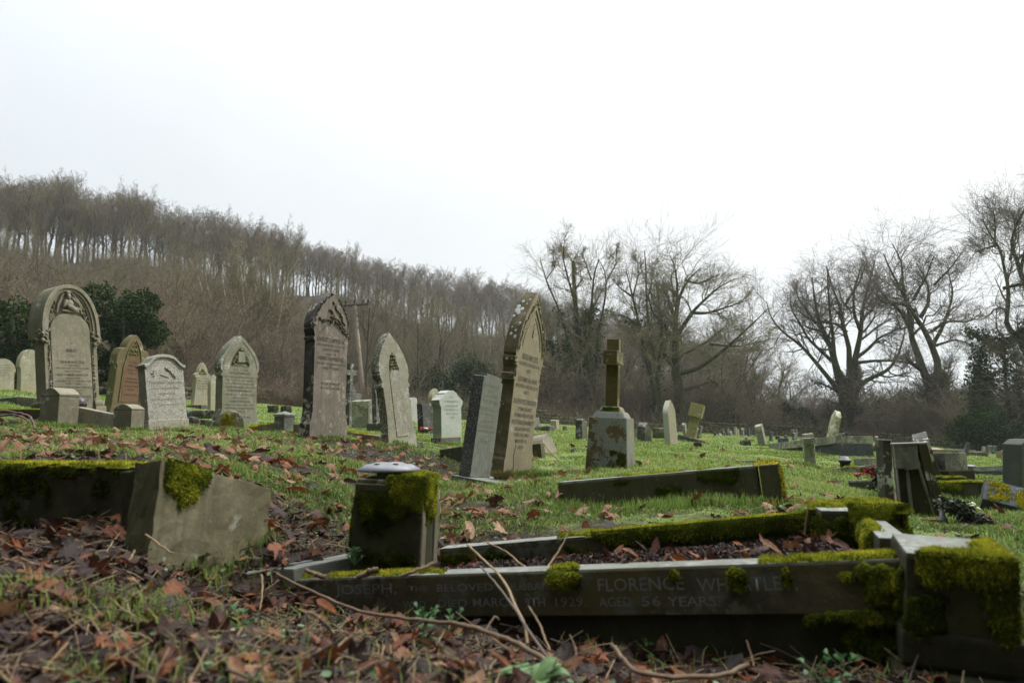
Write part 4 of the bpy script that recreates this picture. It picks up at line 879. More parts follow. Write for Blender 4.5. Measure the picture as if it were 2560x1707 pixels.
mb = MB(); [mb.ell((.07 * math.cos(a), .07 * math.sin(a), .0535), (.013, .013, .002), None, 8, 2) for a in np.linspace(0, 6.28, 7)[:-1]]; mb.ell((0, 0, .0585), (.013, .013, .002), None, 8, 2); mb.build("hole", M_POT, t2)

# small block with panel at the left foot of the grave
A = P(475, 1436, 2.78); B = P(614, 1434, 2.60); M, L = beam(A, B)
t = thing("stone_block", "low square edged stone base with a sunk panel, half buried left of the inscribed kerb", "stone base", M)
block("base", MS['kerb_dark'], t, 0, L, .004, .30, -.25, -.006, .008); block("top_face", MS['kerb_top'], t, -.002, L + .002, .002, .302, -.0055, .004, .004)
block("panel", MS['kerb_light'], t, .02, L - .05, -.002, .02, -.2, -.035, .003); block("panel", MS['kerb_dark'], t, .03, L - .06, -.004, .02, -.2, -.042, .003)
block("kerb", MS['kerb_top'], t, L - .05, L + .10, .12, .5, -.2, -.002, .006)

# ---- left foreground kerbs
A = P(-150, 1163, 3.02); B = P(335, 1168, 2.60)
E3 = dict(cell=.009, tuft=.012, tw=.0023, per=5)
M, L = beam(A, B)
t, L = kerb("grave_kerb", "long dark kerb capped with moss at the left edge of the picture", "grave kerb", A, B, .12, .42, MS['kerb_dark'], cuts=8)
ms = moss_new()
moss_patch(ms, (0, -.008, 0), (L - .02, 0, 0), (0, .13, 0), (0, 0, 1), .016, .85, seed=91, **E3)
moss_patch(ms, (0, -.001, .01), (L - .05, 0, 0), (0, 0, -.05), (0, -1, 0), .010, .5, seed=92, bright=.35, **E3)
moss_patch(ms, (L * .25, -.001, -.03), (L * .65, 0, 0), (0, 0, -.22), (0, -1, 0), .005, .35, seed=93, bright=.05, **E3)
moss_build(ms, t)
A = P(405, 1149, 2.35); B = P(677, 1221, 2.85); M, L = beam(A, B)
Mt = M @ Matrix.Rotation(R(-7), 4, 'X')
t = thing("grave_kerb", "pale upright kerb block tipped down to the right with a hanging moss patch", "grave kerb", Mt)
block("stone", MS['kerb_light'], t, 0, L, 0, .105, -.36, 0, .008, .0022, 7)
ms = moss_new()
moss_patch(ms, (.02, -.001, .01), (.20, 0, 0), (0, 0, -.17), (0, -1, 0), .022, .62, seed=95, gmask=lambda s, t: .35 - .9 * t - .9 * np.abs(s - .42) * (t + .3), **E3)
moss_patch(ms, (.02, 0, 0), (.15, 0, 0), (0, .09, 0), (0, 0, 1), .022, .75, seed=96, **E3)
moss_build(ms, t)
A = P(300, 1180, 2.52); B = P(352, 1172, 2.48); t, L = kerb("kerb_fragment", "broken narrow kerb fragment wedged in the gap between two foreground kerbs", "kerb fragment", A, B, .1, .36, MS['kerb_dark'], cuts=3)

# ---- kerb running right of the cross monument
A = P(1394, 1207, 4.55); B = P(1890, 1165, 4.10)
t, L = kerb("grave_kerb", "long pale topped kerb sloping down to the left in the grass below the cross", "grave kerb", A, B, .11, .30, MS['kerb_mid'], MS['kerb_top'])
ms = moss_new(); E4 = dict(cell=.012, tuft=.012, tw=.003, per=4)
moss_patch(ms, (L * .28, .02, .002), (L * .5, 0, 0), (0, .09, 0), (0, 0, 1), .012, .45, seed=101, **E4)
moss_patch(ms, (L * .72, -.001, -.005), (L * .20, 0, 0), (0, 0, -.10), (0, -1, 0), .012, .6, seed=102, gmask=lambda s, t: .3 - .8 * t, bright=.2, **E4)
moss_patch(ms, (L * .5, -.001, -.05), (L * .16, 0, 0), (0, 0, -.10), (0, -1, 0), .008, .5, seed=103, bright=.05, **E4); moss_patch(ms, (L * .30, .0, -.01), (L * .12, 0, 0), (0, 0, -.03), (0, -1, 0), .008, .6, seed=104, bright=.2, **E4)
moss_build(ms, t)
A = P(1896, 1163, 4.08); B = P(1934, 1160, 4.05); M, L = beam(A, B)
t = thing("corner_post", "cracked kerb end block topped with yellow moss beside the grassy strip", "corner post", M)
block("post", MS['kerb_mid'], t, 0, L + .02, -.004, .2, -.30, 0, .008)
ms = moss_new(); moss_patch(ms, (-.03, .02, .001), (L + .05, 0, 0), (0, .17, 0), (0, 0, 1), .025, .85, seed=106, bright=.8, **E4); moss_patch(ms, (L + .021, 0, 0), (0, .2, 0), (0, 0, -.2), (1, 0, 0), .012, .7, seed=107, **E4); moss_build(ms, t, M_MOSSY)

# ---- posts and kerbs at the far left
def dome_post(label, u, v, d, w, dp, H, mat, th=TH, capmat=None, kind='dome', name="corner_post", capw=1.0):
    q = P(u, v, d); M = Matrix.Translation(q) @ Matrix.Rotation(R(th), 4, 'Z'); t = thing(name, label, "corner post", M); a, b = w / 2, dp
    block("shaft", mat, t, -a, a, 0, b, -.25, H * .76, .008)
    if kind == 'dome':
        pr = [(0, H * .775)] ; r = (a * a + (H * .24) ** 2) / (2 * H * .24)
        # curved across the depth: outline in y,z swept along x
        bm = bmesh.new(); ys = [b * i / 10 for i in range(11)]; zs = [H * .83 + H * .17 * math.sin(math.pi * i / 10) for i in range(11)]
        l = [bm.verts.new((-a * capw, y, z)) for y, z in zip(ys, zs)]; r_ = [bm.verts.new((a * capw, y, z)) for y, z in zip(ys, zs)]
        lb = [bm.verts.new((-a * capw, 0, H * .775)), bm.verts.new((-a * capw, b, H * .775))]; rb = [bm.verts.new((a * capw, 0, H * .775)), bm.verts.new((a * capw, b, H * .775))]
        for i in range(10): bm.faces.new([l[i], r_[i], r_[i + 1], l[i + 1]])
        bm.faces.new([lb[0]] + l + [lb[1]]); bm.faces.new(([rb[0]] + r_ + [rb[1]])[::-1]); bm.faces.new([lb[0], rb[0], r_[0], l[0]]); bm.faces.new([lb[1], l[-1], r_[-1], rb[1]]); bm.faces.new([lb[0], lb[1], rb[1], rb[0]])
        finish(bm, "cap", capmat or mat, t, .006)
        block("joint", M_TXT, t, -a + .004, a - .004, .004, b - .004, H * .755, H * .78, 0)
    else:
        bm = bmesh.new(); e = .012; lo = [bm.verts.new(p) for p in ((-a - e, -e, H * .77), (a + e, -e, H * .77), (a + e, b + e, H * .77), (-a - e, b + e, H * .77))]; mi = [bm.verts.new((v_.co.x, v_.co.y, H * .85)) for v_ in lo]; ap = bm.verts.new((0, b / 2, H))
        bm.faces.new(lo[::-1])
        for i in range(4): bm.faces.new([lo[i], lo[(i + 1) % 4], mi[(i + 1) % 4], mi[i]]); bm.faces.new([mi[i], mi[(i + 1) % 4], ap])
        finish(bm, "cap", capmat or mat, t, .004)
    return t
dome_post("large domed kerb post in front of the tallest left headstone", 169, 1066, 9.6, .28, .36, .50, MS['monument'])
dome_post("smaller domed kerb post leaning against the white headstone", 343, 1076, 9.2, .19, .32, .325, MS['monument'])
kerb("grave_kerb", "buff kerb sloping down between the two domed posts", "grave kerb", P(186, 1016, 9.85), P(334, 1046, 9.45), .12, .6, MS['monument'])
t, L = kerb("grave_kerb", "low dark kerb with a thin moss line running off the left edge behind the sticks", "grave kerb", P(-120, 1024, 10.2), P(108, 1023, 9.85), .12, .35, MS['kerb_dark'])
ms = moss_new(); moss_patch(ms, (L * .4, .0, 0), (L * .6, 0, 0), (0, .1, 0), (0, 0, 1), .012, .55, seed=111, cell=.02, tuft=.015, tw=.006, per=3); moss_build(ms, t)
A = P(-60, 1003, 12.6); B = P(42, 992, 12.2); kerb("grave_kerb", "dark low tomb side at the left edge under the round headed stones", "grave kerb", A, B, .3, .35, MS['slate'])
kerb("tomb_block", "grey end block of the low dark tomb beside the big monument base", "stone block", P(43, 992, 12.15), P(92, 995, 12.0), .35, .35, MS['grey'])
q = P(196, 1026, 10.0); mb = MB(); mb.ell((0, 0, .085), (.10, .10, .10), None, 20, 10); mb.ell((0, 0, -.01), (.07, .07, .03), None, 16, 4)
t = thing("round_vase", "dark round grave vase half hidden behind the large domed post", "vase", Matrix.Translation(q)); mb.build("bowl", plain('dark purple glaze', (.035, .025, .028), (.06, .03, .03), .35, spec=.5), t, True)
mb = MB(); mb.tube([(.10 * math.cos(a), .10 * math.sin(a), .10) for a in np.linspace(0, 6.28, 25)], .003, 4); mb.build("rim", M_METAL, t)
# bent sticks on the left
def stick(name, label, pts, r0, r1, mat=None, cat="stick", sm=True):
    pts = [P(*p) for p in pts]; pts = np.array([list(p) for p in pts]); n = len(pts); tt = np.linspace(0, n - 1, (n - 1) * 5 + 1)
    if n > 2:
        from_ = np.arange(n); x = np.stack([np.interp(tt, from_, pts[:, i]) for i in range(3)], -1)
        for _ in range(3): x[1:-1] = (x[:-2] + x[1:-1] * 2 + x[2:]) / 4
    else: x = np.stack([np.interp(tt, [0, 1], pts[:, i]) for i in range(3)], -1)
    x = x + rng.normal(0, r0 * .25, x.shape); mb = MB(); rad = np.linspace(r0, r1, len(x)) * rng.uniform(.88, 1.12, len(x)); mb.tube(x, rad, 8)
    o = mb.build(name, mat or M_WOODS, None, True); return tag(o, label, cat)
stick("fallen_stick", "dark red bent stick arching over leaves at the left edge, the upper one", [(-60, 1035, 8.6), (10, 1026, 8.6), (50, 1032, 8.5), (75, 1040, 8.4), (84, 1058, 8.3), (88, 1072, 8.2)], .016, .010, plain('dark red bark', (.14, .07, .05), (.09, .05, .04), .6, sc=20))
stick("fallen_stick", "dark red bent stick lying at the left edge, the lower one", [(-60, 1048, 8.5), (0, 1040, 8.5), (35, 1035, 8.4), (66, 1046, 8.3), (70, 1055, 8.2)], .012, .008, plain('purple brown bark', (.10, .06, .055), (.07, .045, .04), .6, sc=20))

# ---- low stones between the left stones and the tall dark one
def boulder(name, label, cat, u, v, d, sx, sy, sz, mat, th=TH, seed=0, group=None, mossy=False, flat=.0, tilt=0):
    bm = bmesh.new(); bmesh.ops.create_cube(bm, size=1); bmesh.ops.subdivide_edges(bm, edges=bm.edges[:], cuts=4, use_grid_fill=True)
    rs = random.Random(seed + int(u))
    for v_ in bm.verts:
        c = v_.co; n = c.normalized(); c2 = c * .75 + n * .25 * .62; a = fbm(np.array([c.x * 2 + seed]), np.array([c.y * 2 + c.z * 2 + seed]), seed)[0] - .5
        v_.co = Vector((c2.x * sx, c2.y * sy, c2.z * sz)) * (1 + a * .35)
    me = bpy.data.meshes.new(name); bm.to_mesh(me); bm.free()
    for p in me.polygons: p.use_smooth = True
    q = P(u, v, d); o = link(name, me, mat); o.matrix_world = Matrix.Translation(q + Vector((0, 0, sz * .32))) @ Matrix.Rotation(R(th), 4, 'Z') @ Matrix.Rotation(R(tilt), 4, 'Y'); tag(o, label, cat, group)
    if mossy:
        ms = moss_new(); moss_patch(ms, (-sx * .42, -sy * .42, sz * .36), (sx * .84, 0, 0), (0, sy * .84, 0), (0, 0, 1), .03 * min(1, sx * 3), .8, max(.015, d / 900), 3 + seed, .02, .004 + d / 3000, per=3, bright=.7); moss_build(ms, o, M_MOSSY)
    return o
boulder("mossy_slab", "low slab covered in yellow moss left of the pointed headstone with the book", "mossy slab", 502, 1043, 14.5, .28, .9, .16, MS['grey'], 66, 1, mossy=True)
boulder("stone_lump", "small pale kerb end peeping up just right of the white headstone", "stone", 478, 1058, 12.6, .14, .2, .13, MS['grey'], 66, 2)
kerb("kerb_fragment", "grey kerb stub with a rounded top in front of the pointed stone with the book", "kerb fragment", P(513, 1051, 11.4), P(530, 1052, 11.3), .14, .3, MS['grey'])
kerb("kerb_fragment", "dark thin kerb end behind the grey rounded kerb stub", "kerb fragment", P(500, 1049, 12.2), P(520, 1050, 12.0), .10, .2, MS['kerb_dark'])
M, H = frame(575, 1080, 592, 1030, 10.9, 50); t = thing("footstone", "short gabled footstone with a green moss patch below the headstone with the book", "footstone", M)
prism("stone", MS['kerb_light'], t, mirror([(.22, -.2), (.22, H * .25), (.15, H * .72), (.05, H)]), 0, .16, .02)
ms = moss_new(); moss_patch(ms, (-.2, -.001, H * .1), (.2, 0, 0), (0, 0, H * .8), (0, -1, 0), .02, .62, seed=121, cell=.012, tuft=.015, tw=.004, per=4, bright=.5); moss_patch(ms, (-.24, -.08, 0), (.2, 0, 0), (0, .08, 0), (0, 0, 1), .03, .8, seed=122, cell=.012, tuft=.015, tw=.004, per=4); moss_build(ms, t, M_MOSSY)
t, L = kerb("grave_kerb", "low mossy kerb rising to the pyramid capped post", "grave kerb", P(622, 1066, 10.6), P(690, 1058, 10.3), .12, .25, MS['kerb_light'])
ms = moss_new(); moss_patch(ms, (0, 0, 0), (L, 0, 0), (0, .1, 0), (0, 0, 1), .02, .8, seed=125, cell=.014, tuft=.015, tw=.005, per=4); moss_patch(ms, (0, -.001, 0), (L * .35, 0, 0), (0, 0, -.12), (0, -1, 0), .02, .7, seed=126, cell=.014, tuft=.015, tw=.005, per=4); moss_build(ms, t, M_MOSSY)
dome_post("square post with a pale pyramid cap left of the tall dark headstone", 723, 1082, 9.9, .21, .17, .29, stone('blotched grey stone', (.22, .22, .19), (.10, .10, .085), (.36, .37, .34), .45, (.1, .1, .06), .4, (.07, .07, .055), .6), capmat=MS['kerb_top'], kind='pyr')
kerb("kerb_fragment", "pale kerb piece between the pyramid capped post and the tall dark headstone", "kerb fragment", P(733, 1060, 9.7), P(756, 1060, 9.5), .12, .2, MS['kerb_light'])
t, L = kerb("grave_kerb", "low kerb with yellow moss on its top right of the tall dark headstone", "grave kerb", P(850, 1077, 9.8), P(946, 1090, 9.2), .14, .2, MS['kerb_light'])
ms = moss_new(); moss_patch(ms, (0, 0, 0), (L * .7, 0, 0), (0, .12, 0), (0, 0, 1), .015, .75, seed=128, cell=.014, tuft=.015, tw=.004, per=3); moss_build(ms, t, M_MOSSY)
kerb("grave_kerb", "dark kerb in the leaves left of the leaning granite slab", "grave kerb", P(1098, 1124, 8.2), P(1152, 1116, 7.8), .12, .2, MS['kerb_dark'])
for u, v, d, lb in [(570, 1028, 24, "dark mossy stub in the lawn behind the stone with the book"), (682, 1030, 22, "low stone stub nearest the right of the mossy stub in the back lawn"), (714, 1030, 23, "low round stub in the lawn directly behind the pyramid capped post")]:
    boulder("stone_stub", lb, "stone stub", u, v, d, .22, .25, .24, MS['kerb_dark'], 60, int(u), mossy=(u < 700))

# far left stones
def simple_stone(label, ub, vb, ut, vt, d, w, T, mat, top='round', th=TH, name="headstone", group=None, cat="headstone", text=False, cap=None, nod=0):
    M, H = frame(ub, vb, ut, vt, d, th, nod); b = w / 2
    if top == 'round': ol = _sym([(b, -.3), (b, H - b)], arc(0, H - b, b, 0, 180, 16))
    elif top == 'low': ol = mirror([(b, -.3), (b, H * .93), (b * .85, H * .965), (b * .5, H * .99), (0.001, H)])
    elif top == 'flat': ol = mirror([(b, -.3), (b, H)])
    elif top == 'point': ol = _sym([(b, -.3), (b, H * .72)], pointed(b, H * .72, H))
    elif top == 'shoulder': ol = _sym([(b, -.3), (b, H * .55), (b * 1.15, H * .60)], arc(0, H * .62, H * .38, 4, 176, 14) if False else [(b * 1.15 * math.cos(R(a)), H * .60 + H * .40 * math.sin(R(a))) for a in range(0, 181, 12)])
    t = thing(name, label, cat, M, group)
    prism("slab", mat, t, ol, 0, T, .008)
    if cap: prism("pale_top", cap, t, [(b * .9, H - .012), (b * .9, H + .004), (-b * .9, H + .004), (-b * .9, H - .012)], .004, T - .004, .002)  # thin paler strip laid along the top of the stone
    if text: inscription(t, [(s, .03, 0, H * z, b * w_) for s, z, w_ in text], M_TXTF, -.003)
    return t, H
TX = [("IN LOVING MEMORY", .78, 1.2), ("OF OUR DEAR FATHER", .70, 1.4), ("WHO DIED MARCH 1902", .62, 1.5), ("AGED 64 YEARS", .55, 1.1), ("ALSO HIS WIFE", .48, 1.2)]
simple_stone("round headed cream headstone at the very left edge of the picture", 8, 977, 10, 896, 21, .60, .12, MS['pale'], 'shoulder', text=TX)
simple_stone("pale headstone with a grey weathered edge, partly hidden behind the tall carved monument", 76, 983, 77, 873, 16.8, .44, .14, MS['pale'], 'shoulder')
kerb("plinth", "thin dark plinth under the round headed stones at the left edge", "plinth", P(-40, 974, 20.8), P(62, 976, 19.8), .4, .2, MS['slate'])

# behind the narrow stone
M, H = frame(903, 1066, 885, 1066 - 46, 17.6, TH - 6); t = thing("cross_monument", "small dark stained cross on a stepped square pedestal at the foot of the timber pole", "cross", M)
k = 17.6 / FPX; ST = stone('stained grey pedestal stone', (.20, .19, .165), (.13, .125, .11), WHT, .25, None, 0, (.035, .037, .03), .97, streak=.9)
M = Matrix.Translation(P(892, 1068, 17.6)) @ Matrix.Rotation(R(TH - 8), 4, 'Z'); t.matrix_world = M
block("pedestal", ST, t, -.26, .26, 0, .52, -.2, 66 * k, .01); block("step", ST, t, -.30, .30, -.04, .56, -.2, .05, .02)
block("cornice", ST, t, -.20, .20, .06, .46, 66 * k, 84 * k, .012); bm_ = block("cornice", ST, t, -.12, .12, .14, .38, 84 * k, 94 * k, .03); block("socket", ST, t, -.09, .09, .17, .35, 94 * k, 102 * k, .01)
block("shaft", ST, t, -.05, .05, .20, .32, 102 * k, 160 * k, .01); block("arms", ST, t, -.18, .18, .195, .325, 130 * k, 143 * k, .008)
t, H = simple_stone("blotched pedestal stub just left of the narrow leaning headstone", 938, 1073, 938, 998, 15.8, .5, .42, MS['lichen'], 'low', name="pedestal", cat="pedestal")
M, H = frame(952, 1080, 948, 935, 14.8, TH); t = thing("pointed_headstone", "slim grey stone showing as a strip behind the narrow leaning headstone", "headstone", M); prism("slab", MS['grey'], t, _sym([(.14, -.2), (.14, H * .7)], pointed(.14, H * .7, H)), 0, .1, .008); block("base", MS['grey'], t, -.2, .2, -.15, .2, -.2, .18, .02)
t, H = simple_stone("slim upright white stone beyond the narrow leaning headstone", 1039, 1052, 1034, 993, 24, .34, .15, stone('white slim stone', (.5, .5, .45), (.4, .4, .36), None, 0, None, 0, (.4, .41, .37), .6), 'low', th=60)
simple_stone("dark flat topped slab with streaked face behind the red and white flowers", 1075, 1073, 1072, 1008, 15.5, .48, .14, stone('streaked slate', (.12, .12, .11), (.07, .07, .065), WHT, .2, None, 0, (.02, .02, .02), .95, streak=.9), 'flat', th=62)
simple_stone("tan round headed stone peeping over the dark flat slab", 1092, 1062, 1091, 971, 19, .42, .13, MS['pale'], 'point', th=62)

def flowers(name, label, u, v, d, n, r, cols, h=.08, leafc=True):
    q = P(u, v, d); t = thing(name, label, "flowers", Matrix.Translation(q))
    for ci, c in enumerate(cols):
        mb = MB()
        for k in range(n // len(cols)):
            a = random.uniform(0, 6.28); rr_ = r * math.sqrt(random.random()); x, y, z = rr_ * math.cos(a), rr_ * math.sin(a), h * random.uniform(.5, 1)
            if len(cols) == 2 and ci == 0: x *= .45
            if len(cols) == 2 and ci == 1 and abs(x) < r * .35: x += math.copysign(r * .45, x)
            for p in range(6):
                mb.ell((x + .018 * math.cos(p * 1.05), y + .018 * math.sin(p * 1.05), z), (.02, .012, .007), Matrix.Rotation(p * 1.05, 3, 'Z') @ Matrix.Rotation(.5, 3, 'Y'), 6, 2)
        mb.build("blossom", plain(name + str(ci), c, tuple(x * .7 for x in c), .7, sc=40), t)
    if leafc:
        mb = MB()
        for k in range(n): a = random.uniform(0, 6.28); rr_ = r * random.random() * 1.15; mb.ell((rr_ * math.cos(a), rr_ * math.sin(a), h * random.uniform(.0, .6)), (.04, .016, .006), Matrix.Rotation(random.uniform(0, 6), 3, 'Z') @ Matrix.Rotation(random.uniform(-1, 1), 3, 'Y'), 6, 2)
        mb.build("foliage", plain(name + 'leaf', (.02, .05, .02), (.04, .08, .03), .6), t)
    return t
flowers("flower_bunch", "bunch of red and white artificial flowers on the grass beside the small white headstone", 1066, 1080, 13, 26, .11, [(.65, .62, .55), (.45, .015, .03)])

# stones to the right of the tall buff stone
M, H = frame(1378, 1143, 1366, 1081, 10, TH); t = thing("round_headstone", "small round topped footstone leaning back behind the grass, right of the tall buff stone", "footstone", M)
prism("slab", stone('plain buff stone', (.34, .31, .23), (.27, .24, .17), None, 0, None, 0, (.2, .18, .12), .7, streak=.1), t, _sym([(.34, -.1), (.27, H * .3)], [(.24 * math.cos(R(a)) - .03, H * .42 + H * .58 * math.sin(R(a))) for a in range(0, 181, 12)]), 0, .17, .012)
ms = moss_new(); moss_patch(ms, (.28, 0, 0), (0, .17, 0), (0, 0, H * .45), (1, 0, 0), .02, .8, seed=130, cell=.012, tuft=.015, tw=.004, per=3); moss_build(ms, t, M_MOSSY)
t, H = simple_stone("small squat block leaning against the round topped footstone", 1360, 1147, 1356, 1107, 9.4, .13, .12, MS['kerb_light'], 'flat', name="stone_block", cat="stone block")
stick("fallen_stick", "thin pale stick leaning on the small squat block by the footstone", [(1360, 1108, 9.2), (1375, 1128, 9.0), (1397, 1150, 8.8)], .010, .007, M_STRAW)
kerb("grave_kerb", "short dark kerb beyond the foot of the tall buff stone", "grave kerb", P(1330, 1124, 10.2), P(1347, 1122, 10), .12, .25, MS['kerb_dark'], MS['kerb_top'])
t, L = kerb("grave_kerb", "low dark kerb with a yellow moss line beside the round topped footstone", "grave kerb", P(1400, 1131, 10.6), P(1436, 1133, 10.3), .1, .2, MS['kerb_dark'])
ms = moss_new(); moss_patch(ms, (0, 0, 0), (L, 0, 0), (0, .09, 0), (0, 0, 1), .012, .8, seed=131, cell=.015, tuft=.015, tw=.005, per=3); moss_build(ms, t, M_MOSSY)
t, L = kerb("grave_kerb", "mossy topped kerb behind the foot of the tall buff stone", "grave kerb", P(1322, 1096, 14.5), P(1358, 1097, 14), .12, .25, MS['grey'])
ms = moss_new(); moss_patch(ms, (0, 0, 0), (L, 0, 0), (0, .12, 0), (0, 0, 1), .02, .85, seed=132, cell=.02, tuft=.02, tw=.008, per=3); moss_build(ms, t, M_MOSSY)
simple_stone("dark narrow stone with a white top and lettered side beyond the tall buff stone", 1343, 1068, 1341, 1044, 26, .55, .12, stone('two tone slate', (.22, .22, .2), (.15, .15, .14), None, 0, None, 0, (.02, .022, .03), .95), 'low', cap=MS['white'])
boulder("mossy_slab", "tilted slab with yellow moss behind the tall buff stone", "mossy slab", 1362, 1078, 24, .45, .5, .22, MS['grey'], 66, 5, mossy=True)
kerb("tomb_block", "low grey block beside the tilted mossy slab", "stone block", P(1326, 1066, 24), P(1341, 1067, 23.7), .4, .2, MS['grey'])
simple_stone("small pale pillar standing alone on the far lawn", 1395, 1074, 1394, 1049, 30, .35, .25, MS['pale'], 'low', name="pillar_stone")
boulder("garden_ornament", "tiny dark and tan object on the far lawn right of the small pale pillar", "ornament", 1412, 1076, 28, .14, .12, .22, MS['brown'], 30, 6)
t, H = simple_stone("grey twin lobed stone hanging over a brown peg left of the cross pedestal", 1459, 1096, 1459, 1047, 13.6, .16, .13, MS['grey'], 'low', name="leaning_stone")
block("lobe", MS['grey'], t, .085, .30, .02, .15, -.0, H * .9, .03); block("peg", MS['brown'], t, -.03, .12, .03, .1, -.25, -.0, .01)
simple_stone("low ridge topped grey tomb end right of the cross pedestal", 1617, 1101, 1618, 1056, 15, .32, .16, MS['grey'], 'point', name="tomb_end", cat="tomb")
kerb("stone_slab", "lichened low wall slab joining the ridge topped tomb end", "tomb", P(1585, 1072, 15.6), P(1612, 1070, 15), .14, .3, MS['lichen'])
boulder("mossy_slab", "dark tilted slab with mossy top by the far wall right of the cross", "mossy slab", 1652, 1090, 19, .3, .4, .26, MS['wall'], 66, 8, mossy=True)
t, H = simple_stone("tall slim pointed stone with a pale lichened edge standing alone right of the cross", 1687, 1124, 1677, 1000, 15, .62, .11, stone('smooth olive buff stone', (.33, .31, .20), (.27, .25, .16), None, 0, None, 0, (.32, .34, .31), .9, streak=.1), 'point', th=64)
M, H = frame(1722, 1107, 1746, 1010, 20, TH + 4); t = thing("leaning_cross", "stone cross leaning far to the right on the distant lawn", "cross", M)
block("shaft", MS['yellowish'], t, -.07, .07, -.12, .12, -.1, H, .015); block("arms", MS['yellowish'], t, -.22, .22, -.17, .17, H * .66, H * .99, .01); block("base", MS['grey'], t, -.25, .25, -.45, .3, -.25, .15, .04)
flowers("flower_bunch", "yellow flowers scattered at the foot of the leaning cross", 1752, 1104, 20, 14, .32, [(.65, .38, .10)], .08, False)

# ---- rows of small far stones
FG = "small headstones on the far lawn"
def far_stone(label, u0, vt, vb, wpx, d, mat, top='low', ut=None, cap=True):
    th = random.uniform(60, 72); W = random.uniform(.5, .62); T = max(.08, wpx * .62 * d / FPX)
    return simple_stone(label, u0, vb, (ut if ut is not None else u0 - 1), vt, d, W, T, MS[mat] if isinstance(mat, str) else mat, top, th=th, name="small_headstone", group=FG, cap=MS['kerb_top'] if cap else None)
far_stone("grey stone leaning right just beyond the yellow flowers", 1748, 1065, 1101, 9, 27, 'grey', ut=1756)
far_stone("tiny white topped stone peeping behind the right leaning grey stone", 1749, 1069, 1090, 6, 33, 'pale')
far_stone("ragged pale stone leaning left beside the leaning cross", 1718, 1057, 1092, 11, 30, 'lichen', ut=1713, cap=False)
far_stone("short black sided stone, first on the left of the far row", 1791, 1081, 1098, 8, 40, 'black', 'flat')
far_stone("tiny pale sliver second in the far row", 1802, 1083, 1098, 5, 41, 'pale')
far_stone("tall grey stone behind a shorter one, third in the far row", 1810, 1072, 1096, 7, 48, 'grey')
far_stone("short stone in front of the third tall one of the far row", 1814, 1080, 1098, 6, 42, 'grey', cap=False)
far_stone("round shouldered grey stone, fourth tall one of the far row", 1823, 1071, 1096, 8, 44, 'grey', 'round')
far_stone("dull pointed stone right of the round shouldered one", 1830, 1077, 1096, 7, 44, 'lichen', 'point', cap=False)
far_stone("pale cream stone above the small wreath in the far row", 1842, 1067, 1094, 7, 46, 'pale', 'round')
far_stone("thin pale stone right beside the pale cream one", 1847, 1072, 1092, 5, 50, 'pale', 'round')
far_stone("greyish stone left of the dark blue pair in the far row", 1860, 1070, 1093, 8, 46, 'lichen', cap=False)
far_stone("dark stone tucked right of the greyish one", 1866, 1073, 1092, 6, 50, 'slate')
far_stone("blue grey round headed stone in the far row", 1875, 1069, 1094, 8, 44, 'slate', 'round')
far_stone("dark slate stone, left of the last dark pair", 1889, 1067, 1091, 6, 48, 'slate', 'round')
far_stone("dark slate stone, right of the last dark pair", 1899, 1064, 1091, 6, 46, 'slate', 'round')
far_stone("tiny round stone on the low kerb of the far row", 1869, 1088, 1103, 5, 30, 'grey', 'round', cap=False)
far_stone("slate stone beyond the tall left leaning slab", 1930, 1079, 1106, 9, 29, 'slate', ut=1931)
far_stone("little dark stone behind the square grey block", 1946, 1089, 1104, 5, 36, 'black')
far_stone("little dark stone right behind the square grey block", 1951, 1089, 1104, 5, 37, 'slate', cap=False)
far_stone("dark stone halfway between the grey block and the pale capped pair", 1968, 1087, 1104, 6, 36, 'slate', cap=False)
far_stone("left one of the pale capped pair of slim stones", 1985, 1073, 1101, 5, 38, 'grey')
far_stone("right one of the pale capped pair of slim stones", 1993, 1072, 1100, 5, 40, 'grey')
far_stone("short stone standing between the pale capped pair", 1989, 1081, 1102, 5, 36, 'grey', cap=False)
far_stone("slim grey stone at the right end of the big tilted tomb", 2092, 1083, 1109, 8, 26, 'grey')
far_stone("dark stone with bright cap second right of the tilted tomb", 2100, 1084, 1106, 5, 31, 'slate')
far_stone("third slim stone right of the tilted tomb", 2105, 1082, 1106, 5, 31, 'grey')
far_stone("fourth slim stone right of the tilted tomb", 2110, 1083, 1107, 5, 30, 'grey')
far_stone("black stone, left of the last black pair right of the tilted tomb", 2114, 1081, 1106, 5, 32, 'black', cap=False)
far_stone("black stone, right of the last black pair right of the tilted tomb", 2118, 1080, 1106, 6, 31, 'black')
far_stone("upright stone among the dark kerbs behind the vase pot", 2162, 1094, 1124, 8, 22, 'grey')
far_stone("thin stone just left of the upright one among dark kerbs", 2155, 1096, 1113, 5, 25, 'grey', cap=False)
far_stone("reddish sandstone slab close left of the two tall slabs", 2196, 1090, 1128, 9, 20, stone('pinkish stone', (.26, .20, .13), (.19, .15, .10)), cap=False)
far_stone("dark stone leaning right on the far right lawn", 2417, 1109, 1145, 12, 21, 'slate', ut=2424)
far_stone("small rounded stone at the far right lawn edge", 2463, 1116, 1131, 6, 32, 'lichen', 'round')
far_stone("slim stone leaning left at the far right lawn edge", 2481, 1114, 1136, 4, 30, 'grey', ut=2478)
far_stone("dark stone above the broken sandstone block on the far right", 2492, 1114, 1128, 6, 34, 'slate')
far_stone("slender white topped post stone left of the strongly leaning dark stone", 2326, 1097, 1121, 5, 27, 'black')
kerb("grave_kerb", "long low grassy kerb below the far row of small stones", "grave kerb", P(1795, 1103, 30), P(1866, 1098, 27), .3, .2, MS['grey'])
boulder("stone_lump", "brownish rounded lump in the grass below the far row", "stone", 1863, 1112, 19, .22, .2, .14, MS['wall'], 0, 11)
